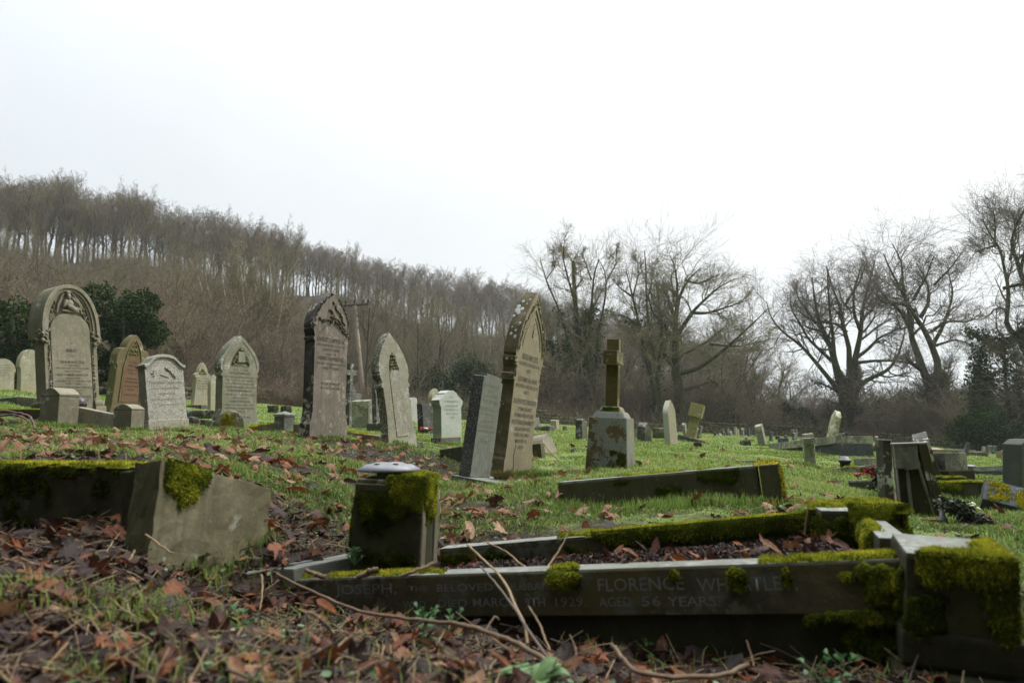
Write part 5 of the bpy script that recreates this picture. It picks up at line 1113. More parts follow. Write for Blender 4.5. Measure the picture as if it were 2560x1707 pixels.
boulder("stone_lump", "dark rounded stone in the lawn right of the tall slim pointed stone", "stone", 1744, 1117, 16, .16, .14, .12, MS['kerb_dark'], 0, 12)
def pot(label, u, v, d, r, h, lid=False, name="flower_pot"):
    q = P(u, v, d); t = thing(name, label, "flower pot", Matrix.Translation(q)); K = 20; th_ = np.linspace(0, 6.2832, K, endpoint=False)
    pr = [(r * .75, -.02), (r * .85, h * .8), (r, h * .8), (r, h), (r * .9, h), (r * .8, h * .5), (.001, h * .5)]
    V = np.array([(a * math.cos(x), a * math.sin(x), z) for a, z in pr for x in th_]); F = [[i * K + j, i * K + (j + 1) % K, (i + 1) * K + (j + 1) % K, (i + 1) * K + j] for i in range(len(pr) - 1) for j in range(K)]
    mb = MB(); mb.add(V, F); mb.build("bowl", M_POT, t, True)
    if lid:
        pr = [(r * .9, h), (r * 1.08, h + .004), (r * 1.02, h + .02), (r * .65, h + .03), (r * .6, h + .055), (.001, h + .06)]
        V = np.array([(a * math.cos(x), a * math.sin(x), z) for a, z in pr for x in th_]); F = [[i * K + j, i * K + (j + 1) % K, (i + 1) * K + (j + 1) % K, (i + 1) * K + j] for i in range(len(pr) - 1) for j in range(K)]
        mb = MB(); mb.add(V, F); mb.build("lid", M_METAL, t, True)
    return t
pot("small black pot in the lawn under the dark rounded stone", 1739, 1129, 14.5, .05, .045)
pot("black vase with a grey metal lid on the low kerb before the granite cross post", 2113, 1167, 9.6, .075, .075, True)
boulder("litter_scrap", "pale scrap in the lawn below the tilted tomb", "scrap", 1931, 1131, 14, .08, .06, .05, MS['white'], 20, 13)
kerb("grave_kerb", "thin low kerb nearly sunk in the grass above the cracked kerb end", "grave kerb", P(1782, 1150, 8.6), P(1900, 1152, 8.1), .06, .1, MS['slate'], MS['kerb_top'])
# tall slab + tilted tomb
simple_stone("tall weathered slab leaning left at the head of the tilted tomb", 1917, 1117, 1904, 1059, 19, .50, .16, MS['lichen'], 'low', name="leaning_slab")
t, L = kerb("tomb", "long raised tomb of grey blocks tilting up to the right in the middle distance", "tomb", P(1922, 1109, 16.0), P(2092, 1090, 13.4), .7, .14, MS['lichen'])
block("lower_course", MS['slate'], t, 0, L, .03, .68, -.42, -.145, .01)
for k in (.36, .5, .62): block("joint", M_TXT, t, L * k, L * k + .012, -.003, .02, -.14, 0, 0)
block("end_block", MS['lichen'], t, L - .28, L + .02, -.03, .1, -.13, .02, .01); block("end_block", MS['slate'], t, L - .14, L + .03, -.02, .5, -.5, -.13, .01)
kerb("stone_block", "square blue grey block on the tilted tomb", "stone block", P(1944, 1095, 16.3), P(1958, 1095, 16), .12, .16, MS['slate'])
simple_stone("tall yellow green headstone leaning right with a white flaking edge, above the tilted tomb", 2072, 1096, 2087, 1025, 17.5, .44, .12, stone('yellow green flaking stone', (.31, .30, .15), (.24, .23, .11), WHT, .5, None, 0), 'point', th=-97, name="leaning_headstone")
# granite cross post
M, H = frame(2028, 1176, 2018, 1084, 9.4, TH + 8); t = thing("granite_cross", "rough granite cross seen almost end on in front of the tilted tomb", "cross", M)
block("shaft", MS['lichen'], t, -.07, .07, -.065, .065, -.2, H, .012, .003, 3); block("arms", MS['lichen'], t, -.20, .20, -.070, .070, H * .74, H * .90, .01, .003, 3)
# kerbs in the mid right
t, L = kerb("grave_kerb", "broken kerb rising to the right with orange moss near the slim far stones", "grave kerb", P(2088, 1111, 19), P(2128, 1096, 18), .25, .06, MS['lichen']); 
kerb("kerb_fragment", "pale end piece of the broken orange mossed kerb", "kerb fragment", P(2126, 1097, 18), P(2131, 1110, 17.6), .1, .05, MS['white'])
kerb("grave_kerb", "dark low kerbs with flowers behind the granite cross", "grave kerb", P(2092, 1117, 17.5), P(2178, 1113, 16.5), .8, .10, MS['kerb_dark'])
flowers("flower_bunch", "small red and blue flowers by the dark low kerbs", 2180, 1124, 16.5, 12, .16, [(.45, .04, .06), (.12, .2, .35)], .07)
flowers("flower_bunch", "pink flowers in the grass right of the strongly leaning dark stone", 2377, 1141, 19, 12, .14, [(.75, .30, .45)], .10)
t, L = kerb("grave_kerb", "rough grey kerb with moss patches in front of the black vase", "grave kerb", P(2068, 1173, 9.4), P(2200, 1160, 8.9), .15, .16, MS['lichen'], cuts=4)
ms = moss_new(); moss_patch(ms, (L * .3, -.005, 0), (L * .25, 0, 0), (0, .1, 0), (0, 0, 1), .02, .75, seed=140, cell=.014, tuft=.015, tw=.004, per=3); moss_patch(ms, (L * .62, -.002, -.02), (L * .3, 0, 0), (0, 0, -.1), (0, -1, 0), .02, .6, seed=141, cell=.014, tuft=.015, tw=.004, per=3, bright=.3); moss_build(ms, t)
kerb("grave_kerb", "thin back kerb behind the black vase", "grave kerb", P(2050, 1169, 10.3), P(2230, 1158, 9.8), .08, .1, MS['lichen'])
t, L = kerb("stone_block", "small speckled granite block beside the black vase", "stone block", P(2134, 1147, 9.5), P(2169, 1145, 9.3), .2, .13, MS['lichen'])
ms = moss_new(); moss_patch(ms, (-.05, .0, -.08), (.06, 0, 0), (0, .2, 0), (0, 0, 1), .08, .9, seed=142, cell=.014, tuft=.015, tw=.004, per=3); moss_build(ms, t, M_MOSSY)
kerb("grave_kerb", "thin dark kerb lying under the red flowers", "grave kerb", P(2120, 1202, 6.9), P(2205, 1199, 6.5), .06, .07, MS['kerb_dark'], MS['kerb_top'])
# red poinsettia like flowers in a dark pot
q = P(2192, 1222, 6.3); t = thing("flower_pot", "pot of red artificial flowers with dark leaves leaning on the two tall slabs", "flowers", Matrix.Translation(q))
mb = MB(); mb2 = MB()
for k in range(60): a = random.uniform(0, 6.28); mb.ell((random.gauss(0, .035), random.gauss(0, .03), random.uniform(.0, .16)), (.03, .018, .004), Matrix.Rotation(a, 3, 'Z') @ Matrix.Rotation(random.uniform(-1.4, 1.4), 3, 'Y'), 6, 2)
for c in [(-.02, 0, .17), (-.06, .0, .15), (.0, -.02, .14), (.12, .0, .17), (-.1, 0, .13), (-.03, -.02, .12), (-.15, 0, .12)]:
    for p in range(6): mb2.ell((c[0] + .025 * math.cos(p), c[1] + .025 * math.sin(p), c[2] + random.uniform(-.01, .01)), (.03, .013, .004), Matrix.Rotation(p * 1.05, 3, 'Z') @ Matrix.Rotation(random.uniform(-.9, .5), 3, 'Y'), 6, 2)
mb.build("foliage", plain('dark leaves', (.015, .035, .015), (.03, .06, .02), .5), t); mb2.build("blossom", plain('crimson petals', (.35, .01, .03), (.22, .01, .02), .6), t)
# two tall slabs and the big leaning broken stone
M, H = frame(2218, 1262, 2210, 1098, 5.6, 60); t = thing("tall_slab", "left pale grey slab of the joined pair standing in front of the far kerbs", "headstone", M)
prism("slab", stone('grey streaked slab', (.16, .155, .14), (.10, .10, .09), WHT, .3, None, 0, (.12, .115, .1), .5, streak=.9), t, mirror([(.05, -.2), (.05, H)]), 0, .055, .004)
M, H = frame(2236, 1265, 2227, 1099, 5.55, 60); t = thing("tall_slab", "right dark slab of the joined pair, blotched with pale lichen", "headstone", M)
prism("slab", stone('dark blotched slab', (.07, .062, .045), (.035, .03, .022), WHT, .35, (.07, .06, .02), .4, (.05, .045, .03), .6, streak=.6), t, mirror([(.055, -.2), (.055, H * .96), (.065, H * .965), (.065, H)]), -.004, .052, .004)
mb = MB(); mb.ell((0, 0, 0), (.012, .012, .012)); 
# leaning broken headstone: thick body tilting left, legs below a pale panel
A0 = P(2284, 1302, 4.75); B0 = P(2264, 1110, 4.75); dv = B0 - A0
M = Matrix.Translation(A0) @ Matrix.Rotation(math.atan2(dv.x, dv.z), 4, 'Y') @ Matrix.Rotation(R(-20), 4, 'Z'); H = dv.length
t = thing("leaning_headstone", "thick dark headstone leaning left with a pale upper panel above two sunk bays", "headstone", M)
SB = stone('brown olive damp stone', (.055, .046, .022), (.032, .027, .014), WHT, .05, (.06, .055, .018), .6, None, 0, streak=.5)
SG = stone('rain washed grey stone', (.22, .21, .19), (.15, .145, .13), None, 0, None, 0, None, 0, streak=.9)
w2 = .068
prism("body", SB, t, [(-w2, -.25), (w2 + .10, -.25), (w2 + .085, .05), (w2, H * .68), (-w2, H * .68)], .035, .13, .006)
block("back", SB, t, -w2, w2, .05, .13, H * .66, H - .008, .006)
prism("upper_panel", SG, t, [(-w2, H * .68), (-w2 * .35, H * .68), (-w2 * .05, H * .62), (w2 * .05, H * .66), (w2 * .95, H * .67), (w2, H), (-w2, H)], 0, .06, .005)
prism("rib", SG, t, [(-.012, -.1), (.012, -.1), (.006, H * .64), (-.014, H * .64)], .012, .04, .005); block("rib", SG, t, -w2, -w2 * .86, .0, .04, -.1, H * .67, .003)
prism("sloping_fillet", stone('pale arris stone', (.17, .165, .125), (.11, .105, .08)), t, [(w2 * .84, H * .68), (w2, H * .72), (w2 + .066, .02), (w2 + .045, .03)], -.006, .05, .004)
prism("side_slab", SB, t, [(w2, H), (w2 + .052, H * 1.0), (w2 + .115, .05), (w2 + .055, .04)], -.012, .14, .005); block("pale_top", MS['kerb_top'], t, -w2 - .004, w2 + .05, -.004, .135, H - .006, H + .006, .002)  # paler strip over the top edge
prism("groove", M_TXT, t, [(w2 + .014, H * .97), (w2 + .020, H * .97), (w2 + .077, .1), (w2 + .071, .1)], -.014, .0, 0)
# strongly leaning dark stone behind
simple_stone("dark stone leaning strongly left behind the lichened block", 2366, 1226, 2316, 1082, 7.8, .62, .14, stone('dark brown leaning stone', (.11, .10, .085), (.05, .047, .04), WHT, .3, None, 0, (.05, .05, .04), .8, streak=.6), 'low', th=62, name="leaning_headstone")
t, L = kerb("stone_block", "upright lichen spotted granite block behind the leaning broken stone", "stone block", P(2328, 1133, 8.0), P(2360, 1131, 7.8), .25, .18, MS['lichen'])
kerb("stone_block", "dark base block under the lichen spotted granite block", "stone block", P(2326, 1177, 7.85), P(2372, 1176, 7.6), .3, .12, MS['kerb_dark'])
kerb("kerb_fragment", "second lichened block half hidden left of the granite block", "kerb fragment", P(2300, 1150, 8.3), P(2330, 1151, 8.1), .2, .25, MS['lichen'])
kerb("kerb_fragment", "thin pale slab top beyond the lichen spotted granite block", "kerb fragment", P(2306, 1134, 9.4), P(2345, 1131, 9.2), .2, .12, MS['lichen'])
kerb("stone_block", "small white topped box stone in the grass beyond the blocks", "stone block", P(2308, 1119, 17), P(2325, 1123, 16.6), .3, .16, MS['white'])
# right side
t, L = kerb("grave_kerb", "long pale kerb on the right reaching the big grey stone at the edge", "grave kerb", P(2372, 1172, 10.4), P(2545, 1162, 9.4), .08, .10, MS['lichen'], MS['kerb_top'])
kerb("grave_kerb", "second thin kerb just below the long pale kerb on the right", "grave kerb", P(2420, 1178, 9.6), P(2545, 1172, 9.0), .06, .06, MS['slate'], MS['kerb_top'])
q = P(2422, 1168, 9.5); K = 20; th_ = np.linspace(0, 6.2832, K, endpoint=False); t = thing("flower_holder", "ribbed grey vase disc standing on the long pale kerb at the right", "flower holder", Matrix.Translation(q)); mb = MB()
pr = [(.05, -.05), (.05, -.008), (.085, .008), (.09, .016), (.06, .03), (.001, .036)]; V = np.array([(a * math.cos(x), a * math.sin(x), z) for a, z in pr for x in th_]); mb.add(V, [[i * K + j, i * K + (j + 1) % K, (i + 1) * K + (j + 1) % K, (i + 1) * K + j] for i in range(len(pr) - 1) for j in range(K)]); mb.build("lid", M_METAL, t)
M, H = frame(2592, 1262, 2590, 1098, 5.9, 28); t = thing("headstone", "large smooth grey headstone cut off by the right edge of the picture", "headstone", M); prism("slab", stone('smooth grey green stone', (.085, .095, .085), (.06, .066, .062), None, 0, (.08, .09, .05), .4, (.05, .06, .055), .5, streak=.4), t, mirror([(.21, -.3), (.21, H * .90), (.12, H * .985), (0.001, H)]), 0, .14, .008)
t, L = kerb("grave_kerb", "dark block kerb thickly capped with bright moss right of the leaning broken stone", "grave kerb", P(2332, 1208, 6.6), P(2444, 1206, 6.1), .16, .18, MS['kerb_dark'])
E5 = dict(cell=.012, tuft=.014, tw=.003, per=4); ms = moss_new(); moss_patch(ms, (0, -.01, 0), (L, 0, 0), (0, .17, 0), (0, 0, 1), .03, .9, seed=150, **E5); moss_patch(ms, (0, -.001, .01), (L * .7, 0, 0), (0, 0, -.08), (0, -1, 0), .02, .65, seed=151, **E5); moss_build(ms, t)
t, L = kerb("grave_kerb", "thinner moss capped kerb just behind the dark block kerb", "grave kerb", P(2325, 1193, 7.4), P(2396, 1194, 7.1), .12, .06, MS['kerb_dark'])
ms = moss_new(); moss_patch(ms, (0, -.01, 0), (L, 0, 0), (0, .12, 0), (0, 0, 1), .025, .9, seed=152, **E5); moss_build(ms, t)
q = P(2512, 1247, 5.4); M = Matrix.Translation(q) @ Matrix.Rotation(R(-28), 4, 'Z') @ Matrix.Rotation(R(14), 4, 'Y') @ Matrix.Rotation(R(38), 4, 'X'); t = thing("fallen_slab", "tilted fallen slab streaked with yellow moss in front of the big grey stone at the right", "fallen slab", M)
block("slab", MS['slate'], t, -.14, .12, -.11, .11, -.06, .05, .006); ms = moss_new(); moss_patch(ms, (-.14, -.11, .05), (.26, 0, 0), (0, .22, 0), (0, 0, 1), .008, .52, seed=153, cell=.008, tuft=.010, tw=.003, per=3, fq=16); moss_build(ms, t, M_MOSSY)
t, L = kerb("stone_block", "broken sandstone block with a raised post on the far right lawn", "stone block", P(2489, 1128, 22), P(2506, 1129, 21.5), .25, .3, MS['brown']); block("post", MS['lichen'], t, L - .02, L + .12, -.03, .2, -.35, .05, .02)
for u, v, d, s, lb in [(2400, 1134, 26, .9, "low mossy rubble heap nearest the dark leaning stone on the right"), (2432, 1141, 22, .7, "low mossy rubble heap in front of the other on the far right lawn")]:
    boulder("rubble_heap", lb, "rubble", u, v, d, s, s * .5, .18, MS['wall'], 0, int(u))
# dark wreath
q = P(2420, 1318, 4.05); t = thing("wreath", "dark holly wreath with a pale flower and red berries lying in the grass", "wreath", Matrix.Translation(q) @ Matrix.Rotation(R(12), 4, 'Y')); mb = MB(); V = []
n = 2200; a = rng.uniform(0, 6.28, n); r_ = .5 + rng.normal(0, .22, n); c = np.stack([r_ * np.cos(a) * .20, r_ * np.sin(a) * .16, .03 + rng.random(n) * .055 + .05 * np.clip(-np.cos(a), -.5, 1)], -1)
def leaf_cards(c, size, rs, flat=.5, w_=.45):
    n = len(c); d = rs.normal(0, 1, (n, 3)); d[:, 2] *= flat; d /= np.linalg.norm(d, axis=1, keepdims=True); s = np.cross(d, rs.normal(0, 1, (n, 3))); s /= np.linalg.norm(s, axis=1, keepdims=True) + 1e-9
    L = (size * rs.uniform(.6, 1.3, n))[:, None]; nrm = np.cross(d, s)
    V = np.stack([c - d * L * .5, c - s * L * w_ * .5 + nrm * L * .08, c + d * L * .5, c + s * L * w_ * .5 + nrm * L * .08], 1).reshape(-1, 3); F = np.arange(n * 4).reshape(-1, 4); return V, F
V, F = leaf_cards(c, .028, rng); link("foliage", npmesh("foliage", V, F), plain('dark glossy holly', (.014, .022, .012), (.035, .045, .02), .5, sc=30, spec=.3), t)
mb = MB(); [mb.ell((-.03 + random.gauss(0, .035), -.02 + random.gauss(0, .02), .12 + random.gauss(0, .012)), (.018, .013, .006), Matrix.Rotation(random.uniform(0, 6), 3, 'Z') @ Matrix.Rotation(.5, 3, 'Y'), 7, 2) for k in range(16)]; mb.build("blossom", plain('pale green petals', (.42, .50, .30), (.5, .55, .4), .6), t)
mb = MB(); [mb.ell((.04 + random.gauss(0, .03), -.05, .075 + random.gauss(0, .01)), (.012, .012, .008)) for k in range(9)]; mb.build("berries", plain('red berries', (.3, .02, .04), None, .5), t)
t = pot("small black and white lid in the grass at the foot of the leaning broken stone", 2358, 1314, 4.1, .022, .02, True, "plastic_lid")
# power pole
A = P(908, 1000, 62); B = P(886, 762, 62); t = thing("power_pole", "leaning timber power pole with a crossarm of insulators behind the tall dark headstone", "power pole", Matrix.Translation(A)); dv = B - A
mb = MB(); mb.tube([(0, 0, 0), list(dv * .5), list(dv)], [.23, .20, .17], 10); mb.build("pole", M_POLE, t, True)
mb = MB(); X = Vector((1.15, .3, .13)); n_ = Vector((-.3, 1, 0)).normalized()
for o_ in (-.12, .12): mb.tube([list(dv + n_ * o_ - X), list(dv + n_ * o_ + X)], .09, 4)
mb.tube([list(dv - X * .75), list(dv * .975)], .03, 5); mb.tube([list(dv + X * .75), list(dv * .975)], .03, 5); mb.build("crossarm", M_IRON, t)
for s in (-.95, -.6, .0, .6, .95):
    for o_ in (-.14, .14):
        mb = MB(); c = dv + X * s + n_ * o_ + Vector((0, 0, .16))
        for z in (0, .09, .18): mb.ell(c + Vector((0, 0, z)), (.085, .085, .035), None, 10, 3)
        mb.build("insulator", M_IRON, t, True)
for i, (s, e) in enumerate([(-.95, (1500, 880, 95)), (0, (1520, 888, 95)), (.95, (1545, 896, 95))]):
    a0 = A + dv + X * s + Vector((0, 0, .2)); b0 = P(*e); pts = [list(a0.lerp(b0, q) - Vector((0, 0, 2.4 * 4 * q * (1 - q) * .5))) for q in np.linspace(0, 1, 14)]
    mb = MB(); mb.tube(pts, .014, 4); o = mb.build("power_cable", M_IRON); tag(o, ["uppermost", "middle", "lowest"][i] + " of the three cables running right from the timber pole", "cable")
# ================================================================ trees
def unit(v): return v / (np.linalg.norm(v, axis=-1, keepdims=True) + 1e-9)
def grow(Pp, Rp, rs, nch, tmin, tmax, lf, ang, npts, wander, trop, rf=.55, rend=.3, rmin=.004, lmin=0):
    """children of every parent polyline, all at once"""
    Np, n, _ = Pp.shape; Lp = np.linalg.norm(np.diff(Pp, axis=1), axis=2).sum(1)
    idx = np.repeat(np.arange(Np), nch); k = len(idx); t = tmin + (tmax - tmin) * (np.tile(np.arange(nch), Np) + rs.random(k)) / nch
    f = t * (n - 1); i = np.clip(f.astype(int), 0, n - 2); w_ = (f - i)[:, None]
    p = Pp[idx, i] * (1 - w_) + Pp[idx, i + 1] * w_; T = unit(Pp[idx, i + 1] - Pp[idx, i]); r = (Rp[idx, i] * (1 - w_[:, 0]) + Rp[idx, i + 1] * w_[:, 0])
    s = unit(np.cross(T, rs.normal(0, 1, (k, 3)))); a = np.radians(rs.normal(ang[0], ang[1], k))[:, None]
    d = unit(T * np.cos(a) + s * np.sin(a)); L = np.maximum(lf * Lp[idx] * (1.15 - .55 * t) * rs.uniform(.65, 1.25, k), lmin)
    out = [p]; q = p
    for j in range(npts - 1):
        d = unit(d + rs.normal(0, wander, (k, 3)) + np.array([0, 0, trop])); q = q + d * (L / (npts - 1))[:, None]; out.append(q)
    R0 = np.maximum(r * rf, rmin)[:, None] * np.linspace(1, rend, npts)[None]
    return np.stack(out, 1), np.maximum(R0, rmin * .6)
def stem(rs, H, r, lean=(0, 0), wob=.12, n=9, base=(0, 0, 0), top=.35):
    z = np.linspace(0, 1, n); x = np.cumsum(rs.normal(0, wob / n, (n, 2)), 0) * H; x -= x[0]
    p = np.stack([base[0] + lean[0] * z * H + x[:, 0], base[1] + lean[1] * z * H + x[:, 1], base[2] + z * H], -1); p[0, 2] -= .4
    return p[None], (r * (1 + .5 * np.exp(-z * 14)) * (1 - (1 - top) * z))[None]
def tree_meshes(seed, kind):
    rs = np.random.default_rng(seed)
    if kind == 'wood':      # tall narrow woodland tree, 15 m
        P0, R0 = stem(rs, 11, rs.uniform(.12, .21), (rs.normal(0, .04), rs.normal(0, .04)), .10)
        P1, R1 = grow(P0, R0, rs, 15, (.24, .34, .28, .38, .30)[seed % 5], 1, .46, (36, 9), 7, .09, .12, .5, .3, .024)
        P2, R2 = grow(P1, R1, rs, 6, .25, 1, .50, (38, 11), 5, .18, .12, .5, .4, .017)
        P3, R3 = grow(P2, R2, rs, 5, .15, 1, .58, (38, 12), 4, .2, .08, .6, .5, .013)
        P4, R4 = grow(P3, R3, rs, 4, .2, 1, .7, (36, 12), 3, .2, .06, .8, .6, .010)
        return [(P0, R0, 7), (P1, R1, 5)], [(P2, R2, 3), (P3, R3, 3), (P4, R4, 3)]
    if kind == 'multi':     # several pale stems fanning from one foot
        Ps, Rs = [], []
        for k in range(8):
            a = k * .8 + rs.random(); l = rs.uniform(.05, .38); p, r = stem(rs, rs.uniform(8, 12), .11, (l * math.cos(a), l * math.sin(a)), .2); Ps.append(p); Rs.append(r)
        P0 = np.concatenate(Ps); R0 = np.concatenate(Rs)
        P1, R1 = grow(P0, R0, rs, 13, .22, 1, .36, (36, 9), 6, .12, .16, .45, .3, .018)
        P2, R2 = grow(P1, R1, rs, 8, .15, 1, .55, (38, 10), 5, .18, .10, .55, .4, .015)
        P3, R3 = grow(P2, R2, rs, 6, .1, 1, .62, (38, 10), 4, .2, .05, .7, .5, .012)
        return [(P0, R0, 7)], [(P1, R1, 4), (P2, R2, 3), (P3, R3, 3)]
    if kind == 'shrub':     # many thin stems, 4-5 m
        Ps, Rs = [], []
        for k in range(22):
            a = rs.uniform(0, 6.28); l = rs.uniform(.1, .9); p, r = stem(rs, rs.uniform(2.2, 4.6), .035, (l * math.cos(a), l * math.sin(a)), .35, base=(.4 * math.cos(a), .4 * math.sin(a), 0)); Ps.append(p); Rs.append(r)
        P0 = np.concatenate(Ps); R0 = np.concatenate(Rs)
        P1, R1 = grow(P0, R0, rs, 7, .2, 1, .42, (36, 12), 5, .22, .02, .6, .4, .012)
        P2, R2 = grow(P1, R1, rs, 6, .1, 1, .55, (40, 14), 4, .28, -.03, .7, .5, .010)
        P3, R3 = grow(P2, R2, rs, 3, .1, 1, .6, (40, 14), 3, .28, -.05, .8, .5, .009)
        return [(P0, R0, 4)], [(P1, R1, 3), (P2, R2, 3), (P3, R3, 3)]
def mk_tree(parts, name, mat, maxr=None):
    V, F, n = [], [], 0
    for Pt, Rd, k in parts: v, f = tubes(Pt, Rd, k); V.append(v); F.append(f + n); n += len(v)
    me = npmesh(name, np.vstack(V), np.vstack(F), smooth=True); me.materials.append(mat); return me
KINDS = {}
for kind, seeds, m1, m2 in [('wood', (1, 2, 3, 4, 5), M_BARK, M_TWIG), ('woodo', (21, 22), M_BARK, M_TWIGO), ('multi', (6, 7), M_TWIGP, M_TWIGO), ('shrub', (8, 9, 10), M_TWIGO, M_TWIGO), ('shrubb', (12, 13), M_TWIG, M_TWIG), ('shrubr', (14,), M_TWIGR, M_TWIGR)]:
    kk = {'woodo': 'wood', 'shrubb': 'shrub', 'shrubr': 'shrub'}.get(kind, kind); KINDS[kind] = []
    for s in seeds:
        tr, cr = tree_meshes(s, kk); KINDS[kind].append((mk_tree(tr, "trunk", m1), mk_tree(cr, "crown", m2)))
def put_tree(kind, x, y, sc, label, cat, group, rot=None, z=None, name="bare_tree", sz=None, single=False):
    tm, cm = random.choice(KINDS[kind]); z = gz(x, y) if z is None else z
    M = Matrix.Translation((x, y, z)) @ Matrix.Rotation(random.uniform(0, 6.28) if rot is None else rot, 4, 'Z') @ Matrix.Diagonal((sc, sc, sz or sc, 1))
    t = thing(name, label, cat, M, group)
    for nm, me in (("trunk", tm), ("crown", cm)): o = bpy.data.objects.new(nm, me); COL.objects.link(o); o.parent = t
    return t
# ridge wood: rows of trees on and just behind the crest
cu = np.array([c[0] for c in CREST], float); cd = np.array([c[2] for c in CREST], float)
TOP = [(-300, 420), (0, 418), (60, 410), (110, 408), (190, 460), (300, 448), (360, 470), (400, 500), (500, 503), (620, 528), (700, 548), (780, 585), (880, 605), (1000, 642), (1100, 658), (1250, 680), (1350, 700), (1450, 738), (1550, 765), (1700, 815), (1900, 850)]
tu = [q[0] for q in TOP]; tv = [q[1] for q in TOP]
nw = 0
for i in range(298):
    u = -260 + 2080 * (i + random.random()) / 298; row = i % 5
    d = np.interp(u, cu, cd) * (1.0 + (.02, .07, .13, -.04, .20)[row] + random.uniform(-.02, .02)); x = (u - CU) / FPX * d
    z = gz(x, d); hpx = np.interp(u, cu, [P(*c).z / c[2] for c in CREST]); vt = np.interp(u, tu, tv) + abs(random.gauss(0, 8)) + (12 if row == 3 else 0)
    ztop = P(u, vt, d).z; h = max(7, ztop - z); sc = h / 15.2
    put_tree('wood' if random.random() < .8 else 'woodo', x, d, sc * random.uniform(.95, 1.25), "bare winter tree of the wood along the ridge above the graveyard", "tree", "bare trees of the ridge wood", z=z, sz=sc * random.uniform(.86, 1.03)); nw += 1
# slope below the crest: olive and brown scrub, a few trees
for i in range(200):
    u = random.uniform(-300, 1850); d0 = np.interp(u, _wt * FPX + CU, _wd) + 4; d1 = np.interp(u, cu, cd) * .97; f = random.random() ** .8; d = d0 + (d1 * .84 - d0) * f; x = (u - CU) / FPX * d
    k = random.choice(['shrub', 'shrubb', 'shrub', 'shrubb', 'woodo']) if f > .12 else random.choice(['shrub', 'shrubb', 'shrubr'])
    if k == 'woodo': put_tree(k, x, d, random.uniform(.4, .6), "small bare tree on the scrubby slope between wall and ridge", "tree", "small bare trees on the slope", name="small_tree")
    else: put_tree(k, x, d, random.uniform(.7, 1.25), "leafless shrub on the scrubby slope between wall and ridge", "shrub", "leafless shrubs on the slope", name="bare_shrub")
for i in range(75):
    u = random.uniform(-250, 850); d1 = np.interp(u, cu, cd); d = d1 * random.uniform(.80, .99); x = (u - CU) / FPX * d
    put_tree(random.choice(['woodo', 'shrub', 'shrubb']), x, d, random.uniform(.4, .6) if False else random.uniform(.35, .55), "low scrubby growth under the trees of the ridge wood", "shrub", "low scrub under the ridge wood", name="scrub_bush")
for i in range(110):
    u = random.uniform(820, 1900); d0 = np.interp(u, _wt * FPX + CU, _wd) + 8; d1 = np.interp(u, cu, cd) * .95; d = d0 + (d1 - d0) * random.random(); x = (u - CU) / FPX * d; k = random.choice(['woodo', 'wood'])
    put_tree(k, x, d, random.uniform(.5, .75), "small bare tree on the scrubby slope between wall and ridge", "tree", "small bare trees on the slope", name="small_tree")
def at(u, v, d): q = P(u, v, d); return q.x, q.y, q.z
def tree_px(kind, u, vb, vt, d, label, natural, name="bare_tree", wide=1.0):
    b_ = P(u, vb, d); t_ = P(u, vt, d); z = gz(b_.x, d); sc = (t_.z - z) / natural
    return put_tree(kind, b_.x, d, sc * wide, label, "tree", None, z=z, name=name, sz=sc)
tree_px('multi', 655, 980, 590, 52, "pale many stemmed bare tree rising behind the pointed headstone with the book", 12.2, "many_stemmed_tree", .9)
tree_px('multi', 560, 960, 600, 62, "second pale stemmed tree just left of the many stemmed one, nearer the ridge", 12.2, "many_stemmed_tree")
tree_px('woodo', 430, 960, 640, 58, "olive bare tree with low forks on the slope above the white headstone", 14)
tree_px('woodo', 130, 950, 660, 40, "olive bare tree behind the tallest left headstone", 14, wide=1.3)
tree_px('multi', 1180, 1020, 830, 70, "thin pale stemmed sapling group right of the green bush below the ridge", 12.2, "many_stemmed_tree")

